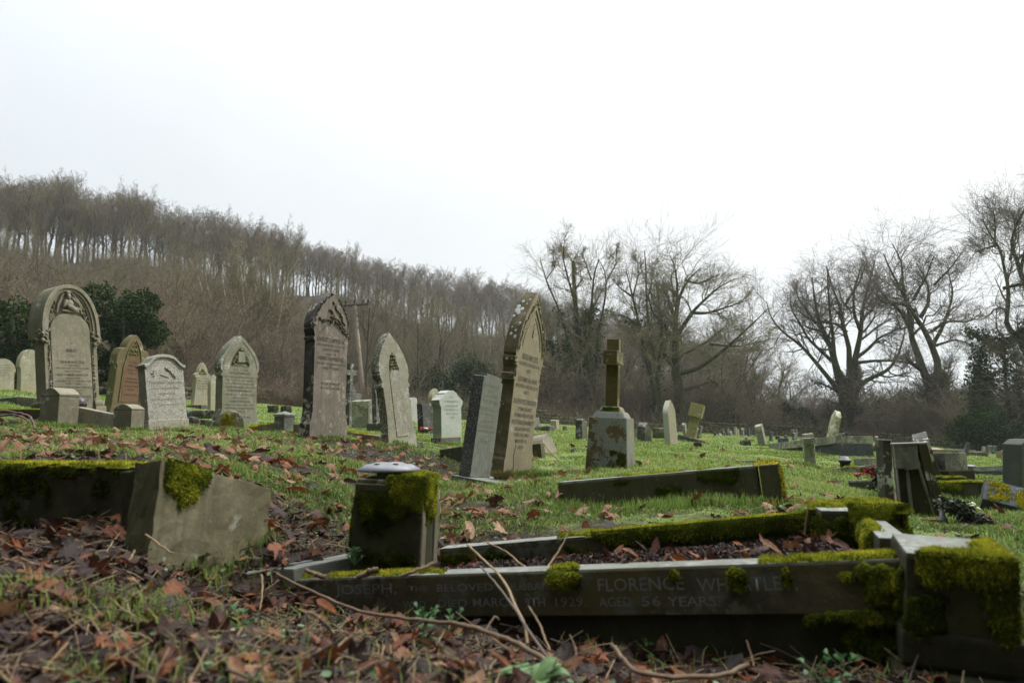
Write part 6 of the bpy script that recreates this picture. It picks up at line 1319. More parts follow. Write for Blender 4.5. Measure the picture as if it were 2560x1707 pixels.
# ---- ivy and evergreens
def ivy_on(Pt, Rd, n, rs, spread, size, zmax):
    k = rs.integers(0, Pt.shape[0], n); f = rs.random(n) * (Pt.shape[1] - 1.001); i = f.astype(int); w_ = (f - i)[:, None]
    c = Pt[k, i] * (1 - w_) + Pt[k, i + 1] * w_; r = Rd[k, i]
    c = c + unit(rs.normal(0, 1, (n, 3))) * (r + spread * rs.random(n) ** .7)[:, None]; c = c[c[:, 2] < zmax]
    V, F = leaf_cards(c, size, rs, .8, .8); return V, F, np.repeat(np.clip(rs.normal(.45, .25, len(c)), 0, 1), 4)
def big_tree(name, label, u, vb, d, seed, H, limbs, trunk_r, trunk_h, lean=(0, 0), ivy=0, ivh=5, bark=M_BARKG, twig=M_TWIG, spread=1.0, lvl=(7, 7, 6, 4), gn=.16, crown_trop=.05, ivs=.3, sub=None):
    """spreading hedgerow tree; limbs = [(azimuth deg, elevation deg, start height, length)]"""
    rs = np.random.default_rng(seed); b_ = P(u, vb, d); z = gz(b_.x, d)
    t = thing(name, label, "tree", Matrix.Translation((b_.x, d, z)))
    P0, R0 = stem(rs, trunk_h, trunk_r, lean, .12, top=.62); Ls, Rl = [], []
    for a, e, h0, L in limbs:
        f = h0 / trunk_h; i = min(7.999, f * 8); j = int(i); p = P0[0, j] * (1 - (i - j)) + P0[0, min(8, j + 1)] * (i - j); a, e = R(a), R(e)
        dd = np.array([math.cos(a) * math.cos(e), math.sin(a) * math.cos(e), math.sin(e)]); q = [p]; n = 13
        for k in range(n - 1):
            dd = dd + rs.normal(0, gn, 3) + np.array([0, 0, .05]); dd /= np.linalg.norm(dd); p = p + dd * L / (n - 1); q.append(p)
        Ls.append(np.array(q)); Rl.append(trunk_r * min(.5, .16 + L / 42) * np.linspace(1, .10, n))
    P1 = np.stack(Ls); R1 = np.stack(Rl)
    P2, R2 = grow(P1, R1, rs, lvl[0], .18, 1, .46 * spread, (48, 13), 8, .26, crown_trop, .5, .25, .022)
    P3, R3 = grow(P2, R2, rs, lvl[1], .15, 1, .52, (44, 14), 6, .28, .05, .55, .35, .015)
    P4, R4 = grow(P3, R3, rs, lvl[2], .1, 1, .56, (44, 14), 4, .28, .03, .6, .5, .012)
    P5, R5 = grow(P4, R4, rs, lvl[3], .1, 1, .70, (40, 14), 3, .25, .02, .8, .6, .010)
    link("trunk", mk_tree([(P0, R0, 12), (P1, R1, 8)], "trunk", bark), bark, t)
    link("crown", mk_tree([(P2, R2, 5), (P3, R3, 4), (P4, R4, 3), (P5, R5, 3)], "crown", twig), twig, t)
    if ivy:
        V, F, v = ivy_on(np.concatenate([P0] + ([P1[:, :9]] if P1.shape[1] >= 9 else [])), np.concatenate([R0, R1[:, :9]]), ivy, rs, ivs, .17, ivh); link("ivy", npmesh("ivy", V, F, {'v': v}), M_IVY, t)
    return t
M_TWIGD = plain('dark winter twigs', (.17,.148,.115), (.13,.112,.088), .95, sc=.6)
def traced_tree(name, label, d, org, sc, limbs, seed, lvl, lens, ivy=0, ivh=5, ivs=.4, bark=M_BARKG, twig=M_TWIGD, deep=2.5, gn=.26, base_v=None, rtw=.0085):
    """limbs: ([(x, y), ...] positions measured on an enlargement with origin org and scale sc, foot radius, tip radius); every limb gets its own depth"""
    rs = np.random.default_rng(seed); px = lambda q: (org[0] + q[0] / sc, org[1] + q[1] / sc)
    u0, v0 = px(limbs[0][0][0]); b_ = P(u0, v0, d); z = gz(b_.x, d); t = thing(name, label, "tree", Matrix.Translation((b_.x, d, z)))
    Ls, Rl = [], []; n = 15
    for i, (pts, r0, r1) in enumerate(limbs):
        q = np.array([list(P(*px(p), d)) for p in pts]) - np.array([b_.x, d, z])
        if i == 0 or pts[0] == limbs[0][0][0]: q[0, 2] = min(q[0, 2], 0) - .4
        c = np.r_[0, np.cumsum(np.linalg.norm(np.diff(q, axis=0), axis=1))]; x = np.stack([np.interp(np.linspace(0, c[-1], n), c, q[:, k]) for k in range(3)], -1)
        f = np.linspace(0, 1, n); x[:, 1] += rs.uniform(-1, 1) * deep * f ** 1.3 * (i > 0)
        for _ in range(1): x[1:-1] = (x[:-2] + 2 * x[1:-1] + x[2:]) / 4
        Ls.append(x); Rl.append(r0 + (r1 - r0) * f ** .8)
    P1 = np.stack(Ls); R1 = np.stack(Rl); Lm = np.linalg.norm(np.diff(P1, axis=1), axis=2).sum(1).mean()
    # side branches: lengths in metres whatever the limb's own length
    def g(Pp, Rp, nch, L, ang, npts, wander, trop, rf, rend, rmin, tmin=.15): return grow(Pp, Rp, rs, nch, tmin, 1, L / np.linalg.norm(np.diff(Pp, axis=1), axis=2).sum(1).mean(), ang, npts, wander, trop, rf, rend, rmin)
    P2, R2 = g(P1, R1, lvl[0], lens[0], (50, 14), 8, gn, .05, .55, .25, .022, .28); P3, R3 = g(P2, R2, lvl[1], lens[1], (40, 12), 6, gn * .7, .03, .6, .35, .014)
    P4, R4 = g(P3, R3, lvl[2], lens[2], (36, 12), 4, gn * .6, .02, .65, .5, rtw); P5, R5 = g(P4, R4, lvl[3], lens[3], (34, 12), 3, gn * .6, .02, .8, .6, rtw * .85)
    link("trunk", mk_tree([(P1, R1, 9)], "trunk", bark), bark, t)
    link("crown", mk_tree([(P2, R2, 5), (P3, R3, 4), (P4, R4, 3), (P5, R5, 3)], "crown", twig), twig, t)
    if ivy:
        V, F, v = ivy_on(P1, R1, ivy, rs, ivs, .17, ivh); link("ivy", npmesh("ivy", V, F, {'v': v}), M_IVY, t)
    return t
OZ, SZ = (1860, 460), 2.376
traced_tree("spreading_tree", "broad bare tree with upswept limbs, left one of the big crown pair", 66, OZ, SZ, [
 ([(600, 1470), (603, 1380), (600, 1280), (575, 1190)], .85, .42), ([(600, 1470), (612, 1370), (630, 1260), (655, 1160)], .6, .40),
 ([(575, 1200), (540, 1090), (515, 1000), (480, 910), (430, 830), (395, 700), (372, 570)], .34, .05), ([(585, 1210), (560, 1100), (530, 1040), (520, 900), (500, 800), (480, 650), (470, 520)], .26, .05),
 ([(640, 1180), (625, 1060), (640, 980), (612, 870), (600, 720), (560, 600), (540, 470)], .32, .05), ([(655, 1170), (655, 1050), (690, 900), (700, 740), (735, 600), (770, 460)], .34, .05),
 ([(625, 1290), (680, 1200), (760, 1150), (860, 1115), (930, 1050), (985, 930), (1010, 850)], .30, .05), ([(585, 1260), (490, 1130), (420, 1040), (350, 950), (250, 880), (180, 790), (160, 690)], .26, .04),
 ([(520, 1050), (430, 975), (370, 930), (300, 830), (240, 760), (225, 670)], .18, .03), ([(655, 1040), (740, 980), (800, 912), (900, 870), (965, 820)], .20, .04),
 ([(612, 880), (540, 825), (430, 822), (340, 780), (275, 700)], .15, .03), ([(695, 880), (640, 770), (622, 640), (650, 500)], .18, .04), ([(680, 1060), (780, 1050), (900, 1055), (1000, 1090)], .16, .05),
 ([(560, 1240), (520, 1215), (440, 1190), (380, 1180)], .14, .03), ([(700, 800), (780, 740), (830, 640), (850, 540)], .15, .03), ([(430, 830), (340, 700), (300, 600)], .14, .03), ([(600, 720), (660, 600), (680, 480)], .13, .03)],
 331, (11, 5, 4, 2), (2.5, 1.7, 1.2, .85), 1800, 6, .35)
traced_tree("spreading_tree", "twisted bare tree with a leaning double trunk, right one of the big crown pair", 58, OZ, SZ, [
 ([(1235, 1550), (1190, 1420), (1150, 1300), (1110, 1200)], .75, .42), ([(1235, 1550), (1200, 1400), (1165, 1270), (1150, 1160)], .6, .30),
 ([(1110, 1210), (1062, 1100), (1042, 1000), (1000, 900), (1020, 770), (965, 600), (905, 480), (880, 390)], .36, .04), ([(1150, 1170), (1168, 1070), (1122, 950), (1110, 880), (1050, 790), (1005, 690), (990, 560), (1010, 440), (960, 320)], .32, .04),
 ([(1122, 950), (1180, 860), (1222, 760), (1262, 640), (1240, 510)], .18, .03), ([(1020, 760), (940, 700), (840, 705), (800, 630)], .18, .03), ([(1050, 790), (1120, 690), (1135, 560), (1100, 440)], .18, .03),
 ([(1155, 1180), (1212, 1150), (1222, 1100), (1310, 1070)], .14, .04), ([(1200, 1240), (1280, 1228), (1350, 1275), (1410, 1300)], .20, .05), ([(1045, 1095), (950, 1062), (890, 1035)], .22, .06),
 ([(1110, 880), (1180, 820), (1290, 830), (1330, 780)], .15, .03), ([(1000, 900), (960, 760), (880, 640), (850, 530)], .18, .03), ([(1135, 960), (1220, 930), (1300, 990)], .12, .03), ([(1005, 690), (1060, 560), (1080, 450)], .14, .03), ([(1130, 600), (1190, 520), (1230, 430)], .1, .03), ([(1190, 1420), (1110, 1350), (1060, 1260), (1000, 1240)], .2, .05)],
 337, (11, 5, 4, 2), (2.0, 1.4, 1.05, .75), 250, 4, .3, gn=.34)
traced_tree("spreading_tree", "tall bare tree leaning in from the right edge of the picture", 46, OZ, SZ, [
 ([(1850, 1560), (1800, 1300), (1720, 1060), (1660, 950)], .42, .30), ([(1720, 1060), (1760, 860), (1720, 700), (1660, 590)], .28, .2),
 ([(1660, 950), (1600, 890), (1535, 840), (1555, 740), (1540, 600), (1500, 500), (1480, 400), (1400, 330), (1350, 240)], .20, .03), ([(1690, 640), (1640, 560), (1580, 450), (1525, 380), (1530, 280), (1570, 140)], .19, .03),
 ([(1490, 375), (1470, 260), (1420, 160)], .09, .02), ([(1480, 370), (1380, 400), (1300, 440)], .07, .02), ([(1540, 620), (1620, 600), (1680, 660)], .12, .05), ([(1545, 920), (1460, 860), (1400, 760)], .07, .02), ([(1640, 540), (1640, 350), (1660, 200), (1640, 90)], .13, .03), ([(1535, 920), (1480, 990), (1420, 1000)], .06, .02), ([(1650, 1080), (1600, 1070), (1560, 1010)], .08, .03), ([(1580, 450), (1620, 300), (1600, 180)], .10, .02)],
 343, (11, 5, 4, 3), (1.6, 1.15, .85, .6), 500, 6.5, .4, gn=.30, rtw=.007)
traced_tree("ivied_tree", "ivy wrapped thin leaning trunk near the right edge below the leaning crown", 46, OZ, SZ, [([(1600, 1530), (1575, 1350), (1552, 1150), (1545, 1000), (1530, 890)], .16, .06), ([(1600, 1530), (1640, 1400), (1620, 1250), (1580, 1150)], .16, .05), ([(1545, 1000), (1480, 900), (1400, 860)], .06, .02), ([(1545, 960), (1600, 900), (1640, 800)], .06, .02)],
 345, (6, 6, 5, 3), (2.0, 1.2, .8, .5), 3600, 8.5, .45, rtw=.007)
traced_tree("ivied_tree", "dark ivy clad tree between the double trunk and the right edge", 48, OZ, SZ, [([(1440, 1480), (1435, 1300), (1430, 1160)], .18, .1), ([(1440, 1480), (1400, 1340), (1380, 1200)], .12, .06), ([(1430, 1200), (1500, 1140)], .08, .04), ([(1380, 1200), (1350, 1060), (1340, 980)], .05, .02)],
 347, (7, 5, 5, 3), (1.2, .8, .5, .4), 5200, 7, .75, rtw=.007)
O6, S6 = (1300, 500), 2.8
traced_tree("ivied_tree", "ivy clad tree with straight poles rising above the ridge right of the tall buff headstone", 60, O6, S6, [
 ([(480, 1540), (450, 1250), (405, 950), (385, 700), (372, 430)], .42, .14), ([(470, 1540), (350, 1050), (290, 800), (180, 560), (140, 400)], .22, .03), ([(500, 1540), (470, 1100), (495, 700), (500, 530), (535, 450)], .24, .05), ([(520, 1540), (540, 1100), (550, 900), (600, 700), (612, 500), (560, 420)], .24, .03),
 ([(440, 860), (530, 720), (590, 610)], .12, .03), ([(400, 760), (330, 560), (290, 430), (300, 300)], .13, .02), ([(180, 560), (240, 480), (220, 380)], .06, .02), ([(500, 560), (460, 420), (440, 330)], .08, .02), ([(610, 560), (660, 470), (650, 380)], .06, .02), ([(370, 440), (330, 350), (310, 290)], .06, .02)],
 351, (10, 5, 4, 3), (1.6, 1.2, .9, .65), 11000, 9.5, .5, twig=M_TWIGO, gn=.2)
traced_tree("ivied_tree", "slender ivy trunk directly behind the olive cross", 58, O6, S6, [([(260, 1540), (270, 1300), (240, 1100)], .2, .1), ([(200, 1540), (190, 1350), (170, 1150)], .16, .06), ([(240, 1100), (200, 950), (170, 800)], .1, .03), ([(270, 1300), (330, 1150), (340, 1000)], .1, .03)],
 353, (6, 5, 5, 3), (1.3, .9, .6, .4), 5200, 6.5, .6, twig=M_TWIGO)
traced_tree("oak_tree", "wide twisted oak with a low right limb behind the tall slim pointed stone", 62, O6, S6, [
 ([(1135, 1580), (1115, 1350), (1085, 1150), (1090, 950), (1090, 800), (1105, 700), (1160, 560), (1260, 480)], .62, .04), ([(1090, 860), (1020, 700), (960, 640)], .2, .03), ([(1090, 1220), (1250, 1180), (1400, 1060), (1560, 900), (1650, 800)], .26, .03),
 ([(1125, 1330), (1280, 1290), (1400, 1250), (1500, 1340), (1560, 1400)], .22, .04), ([(1090, 960), (1200, 780), (1330, 650), (1430, 600)], .24, .03), ([(1090, 1010), (1000, 880), (900, 800), (860, 700)], .2, .03), ([(1095, 780), (1090, 600), (1060, 480), (1020, 420)], .16, .03),
 ([(1160, 560), (1230, 600), (1340, 560)], .12, .03), ([(1200, 790), (1300, 800), (1450, 760), (1520, 740)], .16, .03), ([(1090, 1100), (1300, 1000), (1440, 900), (1500, 830)], .2, .03), ([(1090, 1130), (960, 1050), (880, 960)], .16, .03), ([(1330, 1010), (1500, 1040), (1640, 1010)], .12, .03)],
 357, (12, 5, 4, 3), (2.1, 1.4, 1.05, .75), 900, 5, .35, twig=M_TWIGO, gn=.32, deep=4)
traced_tree("ivied_tree", "ivy wrapped ash with tall thin upper branches left of the wide oak", 60, O6, S6, [
 ([(985, 1560), (940, 1300), (870, 1050), (835, 880), (790, 680), (740, 480)], .36, .03), ([(985, 1560), (965, 1250), (920, 1000), (890, 700), (892, 480), (880, 340)], .3, .03), ([(790, 680), (700, 620), (640, 560)], .1, .02), ([(890, 700), (940, 560), (960, 420)], .1, .02), ([(970, 1200), (1000, 1000), (1010, 850), (990, 700), (980, 560)], .2, .03), ([(835, 880), (740, 800), (650, 780)], .12, .03), ([(790, 680), (820, 540), (810, 420)], .08, .02)],
 359, (10, 5, 4, 3), (1.7, 1.25, .9, .65), 5200, 9, .5, twig=M_TWIGO, gn=.2)
for i, (u, d, vt) in enumerate([(1560, 75, 790), (1800, 70, 790), (1850, 82, 800), (1890, 68, 860), (1940, 78, 860), (1985, 72, 900), (2200, 90, 960), (2270, 95, 960), (2330, 92, 980), (2420, 90, 960), (1330, 66, 860), (2040, 95, 940), (2130, 99, 960), (1760, 90, 780), (1620, 95, 780), (1510, 92, 800), (1300, 75, 900), (1360, 88, 850)]):
    tree_px('woodo' if i % 3 else 'wood', u, 1075, vt + 10, d, "bare tree in the belt of trees beyond the far graveyard wall", 14.4, "belt_tree", wide=1.5)['group'] = "bare trees of the belt beyond the far wall"
for i in range(26):
    u = 1230 + 760 * (i + random.random()) / 26; d = random.uniform(70, 105); vt = np.interp(u, [1230, 1500, 1700, 1900, 2000], [840, 800, 800, 850, 930]) + random.uniform(-25, 60)
    tree_px('woodo' if i % 2 else 'wood', u, 1060, vt, d, "bare tree in the belt of trees beyond the far graveyard wall", 14.4, "belt_tree", wide=1.6)['group'] = "bare trees of the belt beyond the far wall"
for i in range(70):
    u = 1250 + 1400 * (i + random.random()) / 70; d = np.interp(u, _wt * FPX + CU, _wd) + random.uniform(3, 22); x = (u - CU) / FPX * d
    put_tree(random.choice(['shrub', 'shrubb', 'shrubb']), x, d, random.uniform(.7, 1.0), "leafless shrub in the tangle just beyond the far graveyard wall", "shrub", "leafless shrubs beyond the far wall", name="bare_shrub")
def evergreen(label, u, v, d, sx, sy, sz, n, seed, size=.22):
    n = int(n * 2.2); size *= .68
    rs = np.random.default_rng(seed); q = P(u, v, d); z0 = gz(q.x, d); t = thing("evergreen_bush", label, "bush", Matrix.Translation((q.x, d, z0)))
    K = 16; cc = np.stack([rs.uniform(-.7, .7, K) * sx, rs.uniform(-.6, .6, K) * sy, rs.uniform(.15, .85, K) * sz], -1); rad = rs.uniform(.18, .46, K) * min(sx, sz)
    k = rs.integers(0, K, n); dr = unit(rs.normal(0, 1, (n, 3))); c = cc[k] + dr * (rad[k] * (1 - .35 * rs.random(n) ** 2) * (1 + .25 * np.sin(dr[:, 0] * 7 + k) * np.cos(dr[:, 2] * 6)))[:, None]; c = c[c[:, 2] > -.2]
    V, F = leaf_cards(c, size, rs, .6, .6); link("foliage", npmesh("foliage", V, F, {'v': np.repeat(np.clip(rs.normal(.24, .22, len(c)) + (c[:, 2] / sz - .5) * .3, 0, 1), 4)}), M_IVY, t)
    st = [];
    for k in range(7): a = rs.uniform(0, 6.28); st.append([[.2 * math.cos(a), .2 * math.sin(a), -.3], [.3 * math.cos(a) * sx, .3 * math.sin(a) * sy, sz * .4], [.6 * math.cos(a) * sx, .6 * math.sin(a) * sy, sz * .75]])
    V, F = tubes(np.array(st), np.tile([.1, .07, .03], (7, 1)), 5); link("trunk", npmesh("trunk", V, F), M_BARK, t)
evergreen("dark evergreen bush right of the tallest left headstone", 315, 985, 27, 1.55, 1.3, 4.4, 13000, 71, .15)
evergreen("dark evergreen bush behind and left of the tallest left headstone", 40, 980, 25, 1.9, 1.4, 3.2, 9000, 72, .15)
evergreen("green bush below the ridge above the leaning narrow headstone", 1105, 985, 68, 3.4, 2.2, 4.2, 7000, 73, .25)
evergreen("second green bush lower right of the bush below the ridge", 1170, 1030, 58, 2.4, 2.0, 4.0, 4000, 74, .25)
evergreen("round dark evergreen by the wall under the twisted double trunk", 2250, 1085, 66, 2.3, 2, 5.2, 7000, 75, .22)
evergreen("dark evergreen at the foot of the ivied trunks near the right edge", 2480, 1118, 43, 2.4, 1.8, 2.6, 7000, 76, .18)
evergreen("small dark evergreen below the oak's low limb", 1990, 1085, 68, 2.0, 1.6, 3.4, 3500, 77, .22)
evergreen("dark bush left of the broad bare tree's ivied trunk", 1785, 1075, 64, 2.4, 1.6, 3.2, 4000, 78, .22)
evergreen("dark evergreen patch on the slope at the far left edge", 20, 830, 50, 3, 2, 3.4, 3500, 79, .25)

# ---- brambles and scrub (uncountable)
def scrub(name, n, ufn, dfn, hfn, mat, seed, w_=.012, npts=5, arch=.8):
    rs = np.random.default_rng(seed); u = ufn(rs, n); d = dfn(rs, n, u); x = (u - CU) / FPX * d; z = ground(x, d); h = hfn(rs, n, d)
    a = rs.uniform(0, 6.28, n); dr = np.stack([np.cos(a), np.sin(a)], -1); t_ = np.linspace(0, 1, npts)[None, :, None]; sp_ = (rs.uniform(.1, 1, n) * h * arch)[:, None, None]
    xy = np.stack([x, d], -1)[:, None] + dr[:, None] * sp_ * t_ + rs.normal(0, .06, (n, npts, 2)) * h[:, None, None] * t_
    zz_ = z[:, None] - .05 + h[:, None] * (1.5 * t_[..., 0] - (.5 + rs.uniform(0, .6, n))[:, None] * t_[..., 0] ** 2)
    Pt = np.concatenate([xy, zz_[..., None]], -1); V, F = tubes(Pt, (w_ * (d / 50) ** .6)[:, None] * np.linspace(1, .5, npts)[None] * np.ones((n, 1)), 3)
    o = link(name, npmesh(name, V, F), mat); tag(o, kind='stuff'); return o
wd = lambda u: np.interp(u, _wt * FPX + CU, _wd)
scrub("brambles", 5000, lambda r, n: r.uniform(-350, 1400, n), lambda r, n, u: wd(u) + r.uniform(.2, 4.5, n) ** 1.0, lambda r, n, d: r.uniform(.9, 2.3, n), M_TWIGR, 81, .011)
scrub("brambles", 2600, lambda r, n: r.normal(860, 140, n), lambda r, n, u: wd(u) - r.uniform(.0, 1.6, n), lambda r, n, d: r.uniform(.6, 1.5, n), M_TWIGR, 82, .011, arch=1.2)
scrub("brambles", 2600, lambda r, n: r.uniform(1000, 2750, n), lambda r, n, u: wd(u) - r.uniform(.2, .8, n), lambda r, n, d: r.uniform(.4, 1.0, n), M_TWIG, 87, .011, arch=1.3)
scrub("scrub", 16000, lambda r, n: r.uniform(-350, 2000, n), lambda r, n, u: wd(u) + 3 + (np.interp(u, cu, cd) * .97 - wd(u)) * r.random(n) ** .8, lambda r, n, d: r.uniform(.6, 1.6, n) * np.clip(1.4 - d / 130, .35, 1), M_TWIG, 83, .018)
scrub("scrub", 9000, lambda r, n: r.uniform(-350, 2000, n), lambda r, n, u: wd(u) + 3 + (np.interp(u, cu, cd) * .9 - wd(u)) * r.random(n) ** .9, lambda r, n, d: r.uniform(.8, 2.4, n), M_TWIGO, 84, .016)
scrub("scrub", 11000, lambda r, n: r.uniform(1250, 2800, n), lambda r, n, u: wd(u) + r.uniform(.5, 30, n), lambda r, n, d: r.uniform(1.0, 3.2, n), M_TWIG, 85, .014)
scrub("scrub", 3500, lambda r, n: r.uniform(1250, 2800, n), lambda r, n, u: wd(u) + r.uniform(.5, 12, n), lambda r, n, d: r.uniform(.8, 2.0, n), M_TWIGR, 86, .012)

# ---- boundary wall of rough stones
def field_wall():
    V, F, n = [], [], 0; rs = np.random.default_rng(91)
    tt = np.interp(np.linspace(0, 1, 4000), np.linspace(0, 1, 4000), np.linspace(-620, 2800, 4000)); pts = np.stack([(tt - CU) / FPX * wd(tt), wd(tt)], -1)
    seg = np.r_[0, np.cumsum(np.linalg.norm(np.diff(pts, axis=0), axis=1))]; Ltot = seg[-1]; BX = np.array([(sx, sy, sz) for sx in (-.5, .5) for sy in (-.5, .5) for sz in (-.5, .5)]); BF = np.array([(0, 1, 3, 2), (4, 6, 7, 5), (0, 4, 5, 1), (2, 3, 7, 6), (0, 2, 6, 4), (1, 5, 7, 3)])
    for row in range(5):
        s = rs.random() * .3
        while s < Ltot:
            l = rs.uniform(.28, .62); u_ = np.interp(s, seg, tt)
            hh_ = .72 + .25 * math.sin(s * .23) + .15 * math.sin(s * .7)
            if not (row * .19 > hh_ or (row > 2 and rs.random() < .12)):
                x = np.interp(s + l / 2, seg, pts[:, 0]); y = np.interp(s + l / 2, seg, pts[:, 1]); x2 = np.interp(s + l, seg, pts[:, 0]); y2 = np.interp(s + l, seg, pts[:, 1]); a = math.atan2(y2 - y, x2 - x) + rs.normal(0, .06)
                b_ = BX * [l * .97, .45 + rs.uniform(-.08, .08), .19 * rs.uniform(.85, 1.1)] * (1 + rs.normal(0, .07, (8, 3))); c, s_ = math.cos(a), math.sin(a)
                V.append(np.stack([b_[:, 0] * c - b_[:, 1] * s_ + x, b_[:, 0] * s_ + b_[:, 1] * c + y, b_[:, 2] + row * .19 + .05], -1)); F.append(BF + n); n += 8
            s += l
    V = np.vstack(V); V[:, 2] += ground(V[:, 0], V[:, 1], False); return V, np.vstack(F)
V, F = field_wall(); o = link("field_wall", npmesh("field_wall", V, F), plain('mossy field wall', (.085, .08, .055), (.05, .06, .018), .95, sc=1.5, bump=.5)); tag(o, "rough mossy drystone wall along the far edge of the graveyard", "wall")

# ================================================================ ground cover
def sample_ground(n, d0, d1, pw, u0=-600, u1=3350, rs=rng):
    """positions thinning with distance; pw = exponent of the depth distribution"""
    r = rs.random(n)
    d = (d0 ** (1 - pw) + r * (d1 ** (1 - pw) - d0 ** (1 - pw))) ** (1 / (1 - pw)) if abs(pw - 1) > 1e-6 else d0 * (d1 / d0) ** r
    u = rs.uniform(u0, u1, n); return (u - CU) / FPX * d, d
# footprint of the foreground grave, kept clear of grass
GA = np.array([[KL.x + .25, KL.y - .05], [KR.x + .3, KR.y - .15], [KR.x + .55, KR.y + .95], [FR.x, FR.y + .05], [FL_.x, FL_.y + .05], [FL_.x - .02, FL_.y + .05]])
def inpoly(x, y, Pg):
    c = np.zeros(len(x), bool); j = len(Pg) - 1
    for i in range(len(Pg)):
        xi, yi = Pg[i]; xj, yj = Pg[j]; c ^= ((yi > y) != (yj > y)) & (x < (xj - xi) * (y - yi) / (yj - yi + 1e-12) + xi); j = i
    return c
def blades(n, d0, d1, pw, hmean, wk, lmask, seed, name="grass", bend=.6, mat=None):
    rs = np.random.default_rng(seed); x, y = sample_ground(n, d0, d1, pw, rs=rs)
    lit_ = litter_density(x, y); clump = fbm(x * 2.2, y * 2.2, 51); k = (rs.random(n) < lmask(lit_, clump, x, y)) & ~inpoly(x, y, GA) & (beyond(x, y) < -.2); x, y, clump = x[k], y[k], clump[k]; n = len(x)
    z = ground(x, y); big = fbm(x * .8 + 9, y * .8, 61)
    h = hmean * rs.uniform(.4, 1.4, n) * (.25 + 1.5 * clump ** 1.3) * (.4 + 1.2 * big); a = rs.uniform(0, 6.28, n); w_ = wk * (y / 3) ** .75 * rs.uniform(.7, 1.3, n) + .0006
    d = np.stack([np.cos(a), np.sin(a), np.zeros(n)], -1); sd_ = np.stack([-np.sin(a + rs.normal(0, .9, n)), np.cos(a), np.zeros(n)], -1); p = np.stack([x, y, z - .004], -1); lean = rs.uniform(.15, 1.0, n)[:, None] * bend
    up = np.array([0, 0, 1.]); m1 = p + (up + d * lean * .5) * (h * .55)[:, None]; e = p + (up * (1 - .35 * lean) + d * lean * 1.5) * h[:, None]; s = sd_ * w_[:, None]
    V = np.stack([p - s, p + s, m1 + s * .8, m1 - s * .8, e], 1).reshape(-1, 3); i = np.arange(n)[:, None] * 5
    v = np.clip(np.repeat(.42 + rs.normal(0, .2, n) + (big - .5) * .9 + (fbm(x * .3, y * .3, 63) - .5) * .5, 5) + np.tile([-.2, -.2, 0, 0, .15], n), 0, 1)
    dry = np.repeat(rs.random(n) < .10 * fbm(x, y, 90) * 2, 5); v[dry] = .97
    o = link(name, npmesh(name, V, [np.hstack([i, i + 1, i + 2, i + 3]), np.hstack([i + 3, i + 2, i + 4])], {'v': v}), mat or M_GR); tag(o, kind='stuff'); return o
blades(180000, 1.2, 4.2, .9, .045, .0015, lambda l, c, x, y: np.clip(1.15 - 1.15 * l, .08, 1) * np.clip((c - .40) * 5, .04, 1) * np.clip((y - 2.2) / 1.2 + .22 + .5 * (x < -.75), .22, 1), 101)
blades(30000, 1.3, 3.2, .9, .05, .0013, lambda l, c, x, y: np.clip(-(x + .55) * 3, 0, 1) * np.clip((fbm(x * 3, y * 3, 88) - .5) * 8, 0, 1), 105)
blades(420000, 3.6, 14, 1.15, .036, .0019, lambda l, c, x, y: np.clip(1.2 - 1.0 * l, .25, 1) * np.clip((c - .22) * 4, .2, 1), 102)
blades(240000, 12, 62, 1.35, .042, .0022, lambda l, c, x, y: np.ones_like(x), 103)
# taller tufts against the stones
TUF = [(1000, 1118, 8.4, .2), (1130, 1114, 11.8, .2), (1293, 1190, 7.4, .22), (1340, 1185, 7.4, .18), (1220, 1220, 6.2, .3), (1180, 1222, 6.2, .25), (1540, 1180, 7.6, .35), (420, 1082, 9.6, .3), (340, 1082, 9.1, .15), (160, 1072, 9.4, .3), (230, 1075, 9.4, .2), (820, 1100, 8.8, .3), (720, 1085, 9.8, .2),
       (1600, 1255, 4.2, .4), (1750, 1262, 4.0, .4), (1690, 1250, 4.1, .4), (1850, 1262, 3.95, .3), (1500, 1235, 4.4, .3), (540, 1290, 2.62, .12), (600, 1270, 2.75, .10), (500, 1320, 2.5, .1), (640, 1265, 2.85, .1), (2300, 1310, 4.6, .3), (2030, 1180, 9.2, .15), (2400, 1240, 6.0, .4), (1685, 1127, 14.8, .25), (2240, 1285, 5.3, .25), (2460, 1262, 5.2, .25), (1905, 1119, 18.8, .3), (2000, 1130, 13.5, .6), (580, 1085, 10.7, .4), (60, 1075, 9.2, .5)]
V_, F4, F3, vv_, nn = [], [], [], [], 0; rs = np.random.default_rng(104)
for u, v, d, sp_ in TUF:
    n = 260; q = P(u, v, d); x = q.x + rs.normal(0, sp_ * .5, n); y = q.y + rs.normal(0, .035, n) - .02; z = ground(x, y); h = rs.uniform(.03, .085, n) * (1 if d < 6 else 1.1); a = rs.uniform(0, 6.28, n); dd = np.stack([np.cos(a), np.sin(a), 0 * a], -1); s = np.stack([-np.sin(a), np.cos(a), 0 * a], -1) * (.0012 + .00035 * d)
    p = np.stack([x, y, z - .005], -1); up = np.array([0, 0, 1.]); l = rs.uniform(.1, .6, n)[:, None]; m1 = p + (up + dd * l * .4) * (h * .55)[:, None]; e = p + (up * (1 - .25 * l) + dd * l) * h[:, None]
    V_.append(np.stack([p - s, p + s, m1 + s * .8, m1 - s * .8, e], 1).reshape(-1, 3)); i = np.arange(n)[:, None] * 5 + nn; F4.append(np.hstack([i, i + 1, i + 2, i + 3])); F3.append(np.hstack([i + 3, i + 2, i + 4])); vv_.append(np.clip(np.repeat(rs.normal(.45, .15, n), 5) + np.tile([-.2, -.2, 0, 0, .1], n), 0, 1)); nn += n * 5
o = link("tall_grass", npmesh("tall_grass", np.vstack(V_), [np.vstack(F4), np.vstack(F3)], {'v': np.concatenate(vv_)}), M_GR); tag(o, kind='stuff')

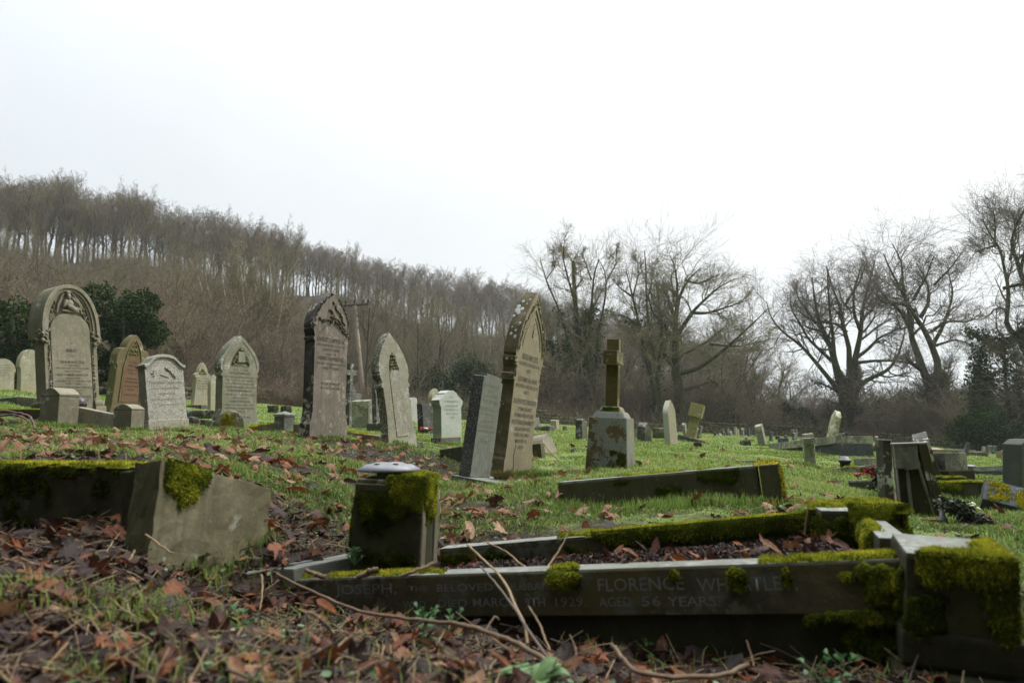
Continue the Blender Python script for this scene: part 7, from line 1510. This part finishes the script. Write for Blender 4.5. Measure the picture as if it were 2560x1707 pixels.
# ---- fallen leaves
def leaf_template(kind, rs):
    if kind == 0:    # five lobed sycamore
        A = [0, 14, 26, 38, 52, 62, 74, 86, 100, 116, 130, 146, 160, 172]; Rr = [1, .72, .52, .72, .95, .70, .50, .62, .80, .58, .45, .50, .42, .25]
    elif kind == 1:  # oak-like, narrow lobes
        A = [0, 12, 22, 34, 48, 60, 76, 92, 110, 128, 145, 160, 170, 176]; Rr = [1, .80, .58, .66, .42, .50, .32, .42, .28, .38, .30, .45, .6, .7]
    else:            # plain oval
        A = [0, 12, 25, 40, 55, 70, 85, 100, 115, 130, 145, 158, 168, 176]; Rr = [1, .86, .68, .55, .49, .46, .45, .46, .49, .55, .64, .76, .85, .9]
    a = np.radians(np.array(A + [-x for x in A[::-1][:-1]])); r = np.array(Rr + Rr[::-1][:-1]) * rs.uniform(.92, 1.08, len(a))
    o_ = np.stack([r * np.cos(a), r * np.sin(a)], -1); m_ = o_ * .5; n = len(o_); Pn = np.vstack([[[0, 0]], m_, o_])
    F3_ = [[0, 1 + i, 1 + (i + 1) % n] for i in range(n)]; F4_ = [[1 + i, 1 + n + i, 1 + n + (i + 1) % n, 1 + (i + 1) % n] for i in range(n)]
    k1, k2, k3 = rs.normal(0, .45), rs.normal(0, .45), rs.normal(0, .5); ph = rs.uniform(0, 6.28, 3)
    x, y = Pn[:, 0], Pn[:, 1]; z = k1 * x * x + k2 * y * y + k3 * x * y + .10 * np.sin(5 * x + ph[0]) * np.cos(6 * y + ph[1]) + .05 * np.sin(11 * y + ph[2]) - .12 * np.abs(y) * (np.abs(y) < .2)
    roll = rs.uniform(.3, 2.6) * rs.choice([-1, 1]); r0 = 1 / abs(roll); yy = y
    Y2 = np.sin(yy / r0) * r0; Z2 = (1 - np.cos(yy / r0)) * r0 * np.sign(roll)
    Pt = np.stack([x, Y2, Z2 + z * .7], -1); v = np.r_[.0, np.full(n, .05), np.full(n, -.05)] + rs.normal(0, .03, 2 * n + 1)
    return Pt, np.array(F3_), np.array(F4_), v
rs = np.random.default_rng(120); TPL = [leaf_template(k, rs) for k in (0, 0, 0, 0, 0, 1, 1, 2, 2, 2, 0, 0)]
M_LEAF, t_, b_ = newmat('fallen leaves'); g = G(t_)
at_ = g.n('ShaderNodeAttribute'); at_.attribute_name = 'v'; cr = g.n('ShaderNodeValToRGB'); E_ = cr.color_ramp.elements
for i, (p, c) in enumerate([(0, (.010, .006, .005)), (1, (.42, .27, .15)), (.22, (.034, .016, .010)), (.40, (.085, .028, .014)), (.56, (.25, .070, .018)), (.70, (.21, .095, .042)), (.86, (.30, .165, .09))]):
    x = E_[i] if i < 2 else E_.new(p); x.position = p; x.color = (*c, 1)
g.l(at_.outputs['Fac'], cr.inputs[0]); tc_ = g.n('ShaderNodeTexCoord')
c = g.mix(g.ramp(g.noise(tc_.outputs['Object'], 55, 4, .7), .4, .7, 0, .6), cr.outputs[0], (.05, .03, .025)); g.l(c, b_.inputs['Base Color']); b_.inputs['Roughness'].default_value = .55; b_.inputs['Specular IOR Level'].default_value = .22
bp = g.n('ShaderNodeBump'); bp.inputs['Strength'].default_value = .5; bp.inputs['Distance'].default_value = .004; wv_ = g.n('ShaderNodeTexNoise'); wv_.inputs['Scale'].default_value = 90; g.l(tc_.outputs['Object'], wv_.inputs['Vector']); g.l(wv_.outputs[0], bp.inputs['Height']); g.l(bp.outputs[0], b_.inputs['Normal'])
tr = g.n('ShaderNodeBsdfTranslucent'); g.l(c, tr.inputs[0]); ms_ = g.n('ShaderNodeMixShader'); ms_.inputs[0].default_value = .2; g.l(b_.outputs[0], ms_.inputs[1]); g.l(tr.outputs[0], ms_.inputs[2]); g.l(ms_.outputs[0], [q for q in t_.nodes if q.type == 'OUTPUT_MATERIAL'][0].inputs[0])
def leaves(name, x, y, z, size, seed, tilt=.45, lift=.012, vals=None):
    rs = np.random.default_rng(seed); n = len(x); kk = rs.integers(0, len(TPL), n); Vs, F3s, F4s, vs, off = [], [], [], [], 0
    for k, (T, f3, f4, tv_) in enumerate(TPL):
        m_ = kk == k; c = int(m_.sum())
        if c == 0: continue
        nr = unit(np.stack([rs.normal(0, tilt, c), rs.normal(0, tilt, c), np.ones(c)], -1)); a = rs.uniform(0, 6.28, c); e = unit(np.cross(nr, np.stack([np.cos(a), np.sin(a), 0 * a], -1))); f = np.cross(nr, e); s = size[m_][:, None, None]
        V = (T[None, :, 0:1] * e[:, None] + T[None, :, 1:2] * f[:, None] + T[None, :, 2:3] * nr[:, None] * .62) * s * .5 + np.stack([x[m_], y[m_], z[m_]], -1)[:, None]
        mn_ = V[:, :, 2].min(1); V[:, :, 2] += (z[m_] + lift * rs.uniform(-.6, 1.2, c) - mn_)[:, None] * .8
        Vs.append(V.reshape(-1, 3)); i = np.arange(c)[:, None, None] * len(T) + off; F3s.append((f3[None] + i).reshape(-1, 3)); F4s.append((f4[None] + i).reshape(-1, 4))
        cv = vals[m_] if vals is not None else np.where(y[m_] > 3.6, np.clip(rs.beta(2.2, 1.4, c), 0, 1), np.clip(rs.beta(1.1, 2.0, c), 0, 1)); vs.append(np.clip(cv[:, None] + tv_[None], 0, 1).ravel()); off += c * len(T)  # nearer leaves coloured darker, standing in for the foreground shade
    o = link(name, npmesh(name, np.vstack(Vs), [np.vstack(F3s), np.vstack(F4s)], {'v': np.concatenate(vs)}, smooth=True), M_LEAF); tag(o, kind='stuff'); return o
rs = np.random.default_rng(121)
x, y = sample_ground(26000, 1.15, 17, .75, rs=rs); k = (rs.random(len(x)) < litter_density(x, y) * np.clip(.40 + .12 * (y - 1.5), .35, .85)) & ~inpoly(x, y, GA); x, y = x[k], y[k]
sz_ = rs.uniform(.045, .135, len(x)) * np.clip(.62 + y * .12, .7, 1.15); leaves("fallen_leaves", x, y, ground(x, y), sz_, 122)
x, y = sample_ground(26000, 1.15, 3.6, .6, rs=rs); k = (rs.random(len(x)) < litter_density(x, y)) & ~inpoly(x, y, GA); x, y = x[k], y[k]     # small dark fragments
leaves("leaf_fragments", x, y, ground(x, y), rs.uniform(.015, .045, len(x)), 123, .8, .006, np.clip(rs.beta(.9, 2.8, len(x)), 0, 1))
# litter on the soil bed
def on_bed(n, rs, qmin=.04, qmax=1.0):
    s = rs.random(n); q = rs.uniform(qmin, qmax, n); a = (np.array(KL)[None] * (1 - s[:, None]) + np.array(KR)[None] * s[:, None] + np.array(fy)[None] * .06); b2 = np.array(FL_)[None] * (1 - s[:, None]) + np.array(FR)[None] * s[:, None]; p = a * (1 - q[:, None]) + b2 * q[:, None]; p[:, 2] += -.085 - .03 * q + .022 - .10 * np.maximum(0, .16 - s) / .16; return p
p = on_bed(900, rs); p = np.vstack([p[:90], p[90:230][p[90:230, 0] > .35], p[230:][p[230:, 0] < -.15]]); leaves("bed_leaves", p[:, 0], p[:, 1], p[:, 2], rs.uniform(.05, .11, len(p)), 124, .6, .02, np.clip(rs.beta(2, 2.2, len(p)), 0, 1))
p = on_bed(26000, rs); leaves("bed_litter", p[:, 0], p[:, 1], p[:, 2] + .012, rs.uniform(.010, .032, len(p)), 125, .9, .008, np.clip(rs.beta(.6, 7, len(p)), 0, 1))
# small green weeds: round leaflets
rs = np.random.default_rng(130); x, y = sample_ground(26000, 1.2, 9, .5, rs=rs); c_ = fbm(x * 3, y * 3, 71); k = (rs.random(len(x)) < np.clip((c_ - .50) * 5, .02, .9) * np.clip((y - 1) / 3, .25, 1)) & (litter_density(x, y) > .15) & ~inpoly(x, y, GA); x, y = x[k], y[k]; n = len(x)
def discs(name, x, y, z, r, rs, mat, up=.35):
    n = len(x); nr = unit(np.stack([rs.normal(0, up, n), rs.normal(0, up, n), np.ones(n)], -1)); a = rs.uniform(0, 6.28, n); e = unit(np.cross(nr, np.stack([np.cos(a), np.sin(a), 0 * a], -1))); f = np.cross(nr, e); an = np.linspace(0, 2 * math.pi, 7)[:-1]
    rim = (np.cos(an)[None, :, None] * e[:, None] + np.sin(an)[None, :, None] * f[:, None] * .8 + nr[:, None] * .18) * r[:, None, None]; c = np.stack([x, y, z], -1)[:, None]; V = np.concatenate([c, c + rim], 1).reshape(-1, 3)
    i = np.arange(n)[:, None, None] * 7; F = (np.array([[0, 1 + j, 1 + (j + 1) % 6] for j in range(6)])[None] + i).reshape(-1, 3)
    o = link(name, npmesh(name, V, F, {'v': np.repeat(np.clip(rs.normal(.5, .22, n), 0, 1), 7)}), mat); tag(o, kind='stuff')
M_WEED = plain('small weeds', None, None, .45, attr='v', ramp=[(0, (.02, .05, .012)), (1, (.20, .31, .15)), (.5, (.06, .14, .035))], trans=.25, spec=.5)
discs("ground_weeds", x, y, ground(x, y) + rs.uniform(.006, .035, n), rs.uniform(.005, .012, n) * (.8 + .07 * y), rs, M_WEED)
# dry stalks and twig litter near the camera
def twiglets(name, x, y, z, L, r, rs, mat, tilt=.25):
    n = len(x); a = rs.uniform(0, 6.28, n); d = unit(np.stack([np.cos(a), np.sin(a), rs.normal(0, tilt, n)], -1)); t = np.linspace(-.5, .5, 4)[None, :, None]; b = unit(np.cross(d, rs.normal(0, 1, (n, 3))))
    Pt = np.stack([x, y, z], -1)[:, None] + d[:, None] * L[:, None, None] * t + b[:, None] * (L * .12)[:, None, None] * (.25 - t ** 2) * 4 * rs.uniform(-1, 1, n)[:, None, None]
    Pt[..., 2] += (np.abs(d[:, 2]) * L * .4)[:, None]; V, F = tubes(Pt, r[:, None] * np.ones((1, 4)), 4); o = link(name, npmesh(name, V, F), mat); tag(o, kind='stuff')
rs = np.random.default_rng(140)
x, y = sample_ground(5200, 1.15, 4.5, .3, rs=rs); k = (rs.random(len(x)) < litter_density(x, y)) & ~inpoly(x, y, GA); x, y = x[k], y[k]; n = len(x); twiglets("dry_stalks", x, y, ground(x, y) + .010, rs.uniform(.03, .13, n), rs.uniform(.0006, .0018, n), rs, M_STRAW, .35)
x, y = sample_ground(4200, 1.15, 4.5, .3, rs=rs); k = (rs.random(len(x)) < litter_density(x, y)) & ~inpoly(x, y, GA); x, y = x[k], y[k]; n = len(x); twiglets("twig_litter", x, y, ground(x, y) + .008, rs.uniform(.03, .16, n), rs.uniform(.0008, .0028, n), rs, plain('grey twigs', (.10, .075, .06), (.05, .04, .035), .8, sc=30))
p = on_bed(700, rs); twiglets("bed_twigs", p[:, 0], p[:, 1], p[:, 2] + .012, rs.uniform(.02, .09, len(p)), rs.uniform(.0006, .002, len(p)), rs, M_WOODS, .2)

# ---- individual sticks and plants of the foreground
stick("fallen_branch", "longest thin branch sweeping across the inscribed kerb from the moss clump down to the right", [(692, 1435, 2.42), (800, 1488, 2.36), (900, 1528, 2.22), (1020, 1548, 2.0), (1160, 1560, 1.84), (1250, 1590, 1.74), (1330, 1625, 1.66), (1390, 1668, 1.58)], .0042, .0062)
stick("dry_stem", "pale dry stem, right one of the crossing pair over the kerb centre", [(1168, 1360, 2.5), (1212, 1400, 2.3), (1262, 1450, 2.02), (1290, 1520, 1.86), (1313, 1560, 1.8), (1318, 1610, 1.75)], .0030, .0036, M_STRAW)
stick("dry_stem", "greyish dry stem, left one of the crossing pair over the kerb centre", [(1200, 1415, 2.25), (1245, 1462, 2.0), (1290, 1525, 1.84), (1330, 1590, 1.72), (1375, 1650, 1.62), (1392, 1670, 1.58)], .0026, .0034, plain('grey stem', (.16, .13, .10), (.11, .09, .07), .8, sc=20))
stick("dry_stem", "pale arched stem resting on the soil behind the crossing pair", [(1218, 1356, 2.75), (1268, 1378, 2.68), (1300, 1410, 2.6), (1335, 1428, 2.55)], .0030, .0036, M_STRAW)
stick("dry_stem", "upright forked pale stem standing in the grave bed left of its middle", [(1425, 1310, 2.75), (1412, 1352, 2.72), (1385, 1395, 2.68), (1370, 1415, 2.65)], .0022, .0042, M_STRAW)
stick("dry_stem", "upright thin stem in front of the moss near the far corner post", [(2038, 1220, 2.45), (2022, 1260, 2.45), (2015, 1300, 2.45), (2011, 1335, 2.45)], .0012, .0022, M_STRAW)
stick("cut_stick", "short cut stick with a pale end before the vase block", [(895, 1442, 2.5), (925, 1430, 2.5), (948, 1420, 2.48)], .009, .010)
stick("cut_stick", "brown stick lying from the vase block's corner to the kerb", [(1003, 1440, 2.45), (1040, 1425, 2.46), (1084, 1408, 2.5)], .0055, .007)
stick("cut_stick", "stick in the leaves left of the vase block", [(765, 1424, 2.6), (790, 1436, 2.55), (820, 1443, 2.5)], .0075, .009)
stick("cut_stick", "knobbly stick stump poking over the kerb at its middle", [(1525, 1425, 2.28), (1548, 1413, 2.28), (1568, 1400, 2.27)], .007, .010, plain('knobbly bark', (.16, .12, .09), (.08, .06, .05), .9, sc=40))
stick("dry_stem", "hooked pale stem below the kerb left of the crossing pair", [(1208, 1620, 1.75), (1215, 1572, 1.78), (1238, 1536, 1.8), (1247, 1548, 1.8)], .0022, .0016, M_STRAW)
stick("dry_stem", "pale stem leaning right of the crossing pair under the kerb", [(1322, 1515, 1.82), (1348, 1555, 1.78), (1362, 1595, 1.74), (1375, 1625, 1.7)], .0020, .0022, M_STRAW)
stick("dry_stem", "dark thin stem leaning against the kerb left of the middle", [(1140, 1528, 1.95), (1180, 1560, 1.9), (1240, 1600, 1.8), (1290, 1640, 1.7)], .0012, .0016, M_WOODS)
stick("dry_stem", "short stem below the kerb face right of the middle", [(1424, 1585, 1.85), (1436, 1610, 1.83), (1442, 1640, 1.8)], .0018, .0022, M_WOODS)
stick("fallen_branch", "knotty branch lying along the bottom edge right of the leafy rosette", [(1530, 1612, 1.72), (1560, 1650, 1.65), (1590, 1682, 1.6), (1680, 1695, 1.6), (1800, 1690, 1.62), (1870, 1660, 1.66)], .0048, .0055)
stick("dry_stem", "slanting stem before the footing at the bottom right", [(1866, 1600, 1.8), (1878, 1635, 1.78), (1885, 1665, 1.75)], .0018, .0022, M_WOODS)
stick("dry_stem", "pale stem on the left leaning against the tipped pale kerb", [(364, 1336, 2.25), (400, 1362, 2.2), (432, 1384, 2.15)], .0030, .0024, M_STRAW)
stick("dry_stem", "pale stem left of the gap between the two left kerbs", [(302, 1330, 2.3), (284, 1350, 2.28), (266, 1380, 2.2)], .0024, .0018, M_STRAW)
stick("dry_stem", "short pale stub below the gap between the left kerbs", [(336, 1374, 2.15), (330, 1388, 2.14), (322, 1402, 2.12)], .0034, .003, M_STRAW)
stick("dry_stem", "pale stalk rising before the low square stone base", [(654, 1435, 2.35), (657, 1480, 2.3), (650, 1525, 2.25)], .0028, .002, M_STRAW)
def plant(name, label, q, leaves_, mat, rsd):
    """broad leaves on short stalks: (azimuth, elevation, length, width, stalk)"""
    t = thing(name, label, "plant", Matrix.Translation(q)); mb = MB(); st = MB()
    for a, e, L, w_, s in leaves_:
        d = np.array([math.cos(a) * math.cos(e), math.sin(a) * math.cos(e), math.sin(e)]); sd_ = np.array([-math.sin(a), math.cos(a), 0]); nr = np.cross(d, sd_); base = d * s; st.tube([(0, 0, 0), tuple(base * .6 + np.array([0, 0, s * .1])), tuple(base)], [.0018, .0015, .0012], 5)
        nL = 7; V = []; 
        for i in range(nL):
            f = i / (nL - 1); w2_ = w_ * math.sin(math.pi * min(1, .08 + f * .92)) ** .8; c = base + d * L * f + np.array([0, 0, -L * .45 * f * f]) + nr * 0
            for k in (-1, -.5, 0, .5, 1): V.append(c + sd_ * k * w2_ + np.array([0, 0, 1]) * (abs(k) * w2_ * .45 + rsd.normal(0, .0012)))
        F = [[i * 5 + j, i * 5 + j + 1, (i + 1) * 5 + j + 1, (i + 1) * 5 + j] for i in range(nL - 1) for j in range(4)]; mb.add(V, F)
    mb.build("leaf_rosette", mat, t, True); st.build("stalks", mat, t); return t
rsd = np.random.default_rng(150); M_ROS = plain('downy pale green leaf', (.22, .34, .17), (.13, .24, .09), .75, sc=40, trans=.25, bump=.2)
q = P(1340, 1725, 1.5); plant("leafy_rosette", "pale downy green rosette at the bottom edge of the picture", q, [(rsd.uniform(0, 6.28), rsd.uniform(.25, 1.1), rsd.uniform(.06, .095), rsd.uniform(.016, .024), .012) for _ in range(17)], M_ROS, rsd)
M_CR = plain('fresh weed leaf', (.07, .17, .05), (.035, .09, .03), .5, sc=40, trans=.25)
for u, v, d, lb, n in [(1062, 1545, 2.12, "bright green weed growing against the kerb below the word beloved", 16), (1070, 1605, 1.95, "low green weed beneath the taller one by the kerb", 12), (1130, 1558, 1.97, "tiny green weed right of the taller one by the kerb", 6), (2105, 1660, 1.78, "thin green weed standing before the footing at the bottom right", 7), (885, 1400, 2.7, "green weed in the leaves left of the vase block", 8), (600, 1560, 2.0, "green weed among leaves before the stone base", 9), (2060, 1690, 1.7, "spreading weed at the bottom edge under the corner post", 9)]:
    q = P(u, v, d); q.z = max(q.z - .02, gz(q.x, q.y)); plant("green_weed", lb, q, [(rsd.uniform(0, 6.28), rsd.uniform(.5, 1.4), rsd.uniform(.016, .026), rsd.uniform(.010, .015), rsd.uniform(.02, .06)) for _ in range(n)], M_CR, rsd)

# ================================================================ unseen evergreens added behind the camera to shade the near ground
for i in range(46):
    a = R(95 + 170 * i / 45 + random.uniform(-2, 2)); d = random.uniform(9, 16); x, y = math.sin(a) * d, math.cos(a) * d
    if i % 2 == 0 and abs(x) < 14: pass
def back_evergreen(x, y, s, sd):
    rs = np.random.default_rng(sd); z = gz(x, y); t = thing("shade_evergreen", "evergreen tree of the row behind the photographer", "tree", Matrix.Translation((x, y, z)), "evergreen trees behind the photographer")
    K = 14; cc = np.stack([rs.uniform(-.6, .6, K) * s * .4, rs.uniform(-.6, .6, K) * s * .4, rs.uniform(.12, .9, K) * s], -1); n = 2600; k = rs.integers(0, K, n); c = cc[k] + unit(rs.normal(0, 1, (n, 3))) * s * .2 * rs.random(n)[:, None] ** .4
    V, F = leaf_cards(c, .65, rs, .7, .7); link("crown", npmesh("crown", V, F, {'v': np.repeat(rs.random(n) * .6, 4)}), M_IVY, t); mb = MB(); mb.tube([(0, 0, -.5), (0, 0, s * .9)], [.3, .08], 8); mb.build("trunk", M_BARK, t)
for i, (x, y, s) in enumerate([(-9, -1.5, 10), (-6.5, -5, 11), (-2, -6.5, 11), (3, -6.5, 11), (7.5, -4.5, 10), (10.5, -1, 9), (-12, 2.5, 9)]): back_evergreen(x, y, s, 200 + i)

# ================================================================ thin winter haze
def haze():
    bm = bmesh.new(); box_bm(bm, -9500, 9500, -9500, 9500, float(Z_.min()) - 1, float(Z_.max()) + 25)
    o = finish(bm, "haze", None, None, 0)
    m = bpy.data.materials.new("haze"); m.use_nodes = True; t = m.node_tree; t.nodes.clear(); out = t.nodes.new('ShaderNodeOutputMaterial'); pv = t.nodes.new('ShaderNodeVolumePrincipled')
    pv.inputs['Color'].default_value = (.9, .95, 1, 1); pv.inputs['Density'].default_value = .0004; pv.inputs['Anisotropy'].default_value = .2; t.links.new(pv.outputs[0], out.inputs['Volume'])
    o.data.materials.clear(); o.data.materials.append(m); tag(o, kind='stuff')
HAZE = True
if HAZE: haze()

# ---- regroup carved details under the stone they belong to
for root in [o for o in COL.objects if o.parent is None and o.type == 'EMPTY']:
    ch = list(root.children); host = next((c for k in ("slab", "kerb", "shaft", "crossarm", "block", "post", "stone") for c in ch if c.name.split('.')[0] == k), None)
    pan = next((c for c in ch if c.name.split('.')[0] == "panel"), None)
    if host is None: continue
    for c in ch:
        n = c.name.split('.')[0]
        if c is not host and n in ("inscription", "carving", "moulding", "lichen", "crack", "niche", "crockets", "rib", "pale_top", "top_face", "insulator", "fluting", "groove", "joint", "band", "tympanum"):
            c.parent = pan if (pan is not None and n == "inscription") else host
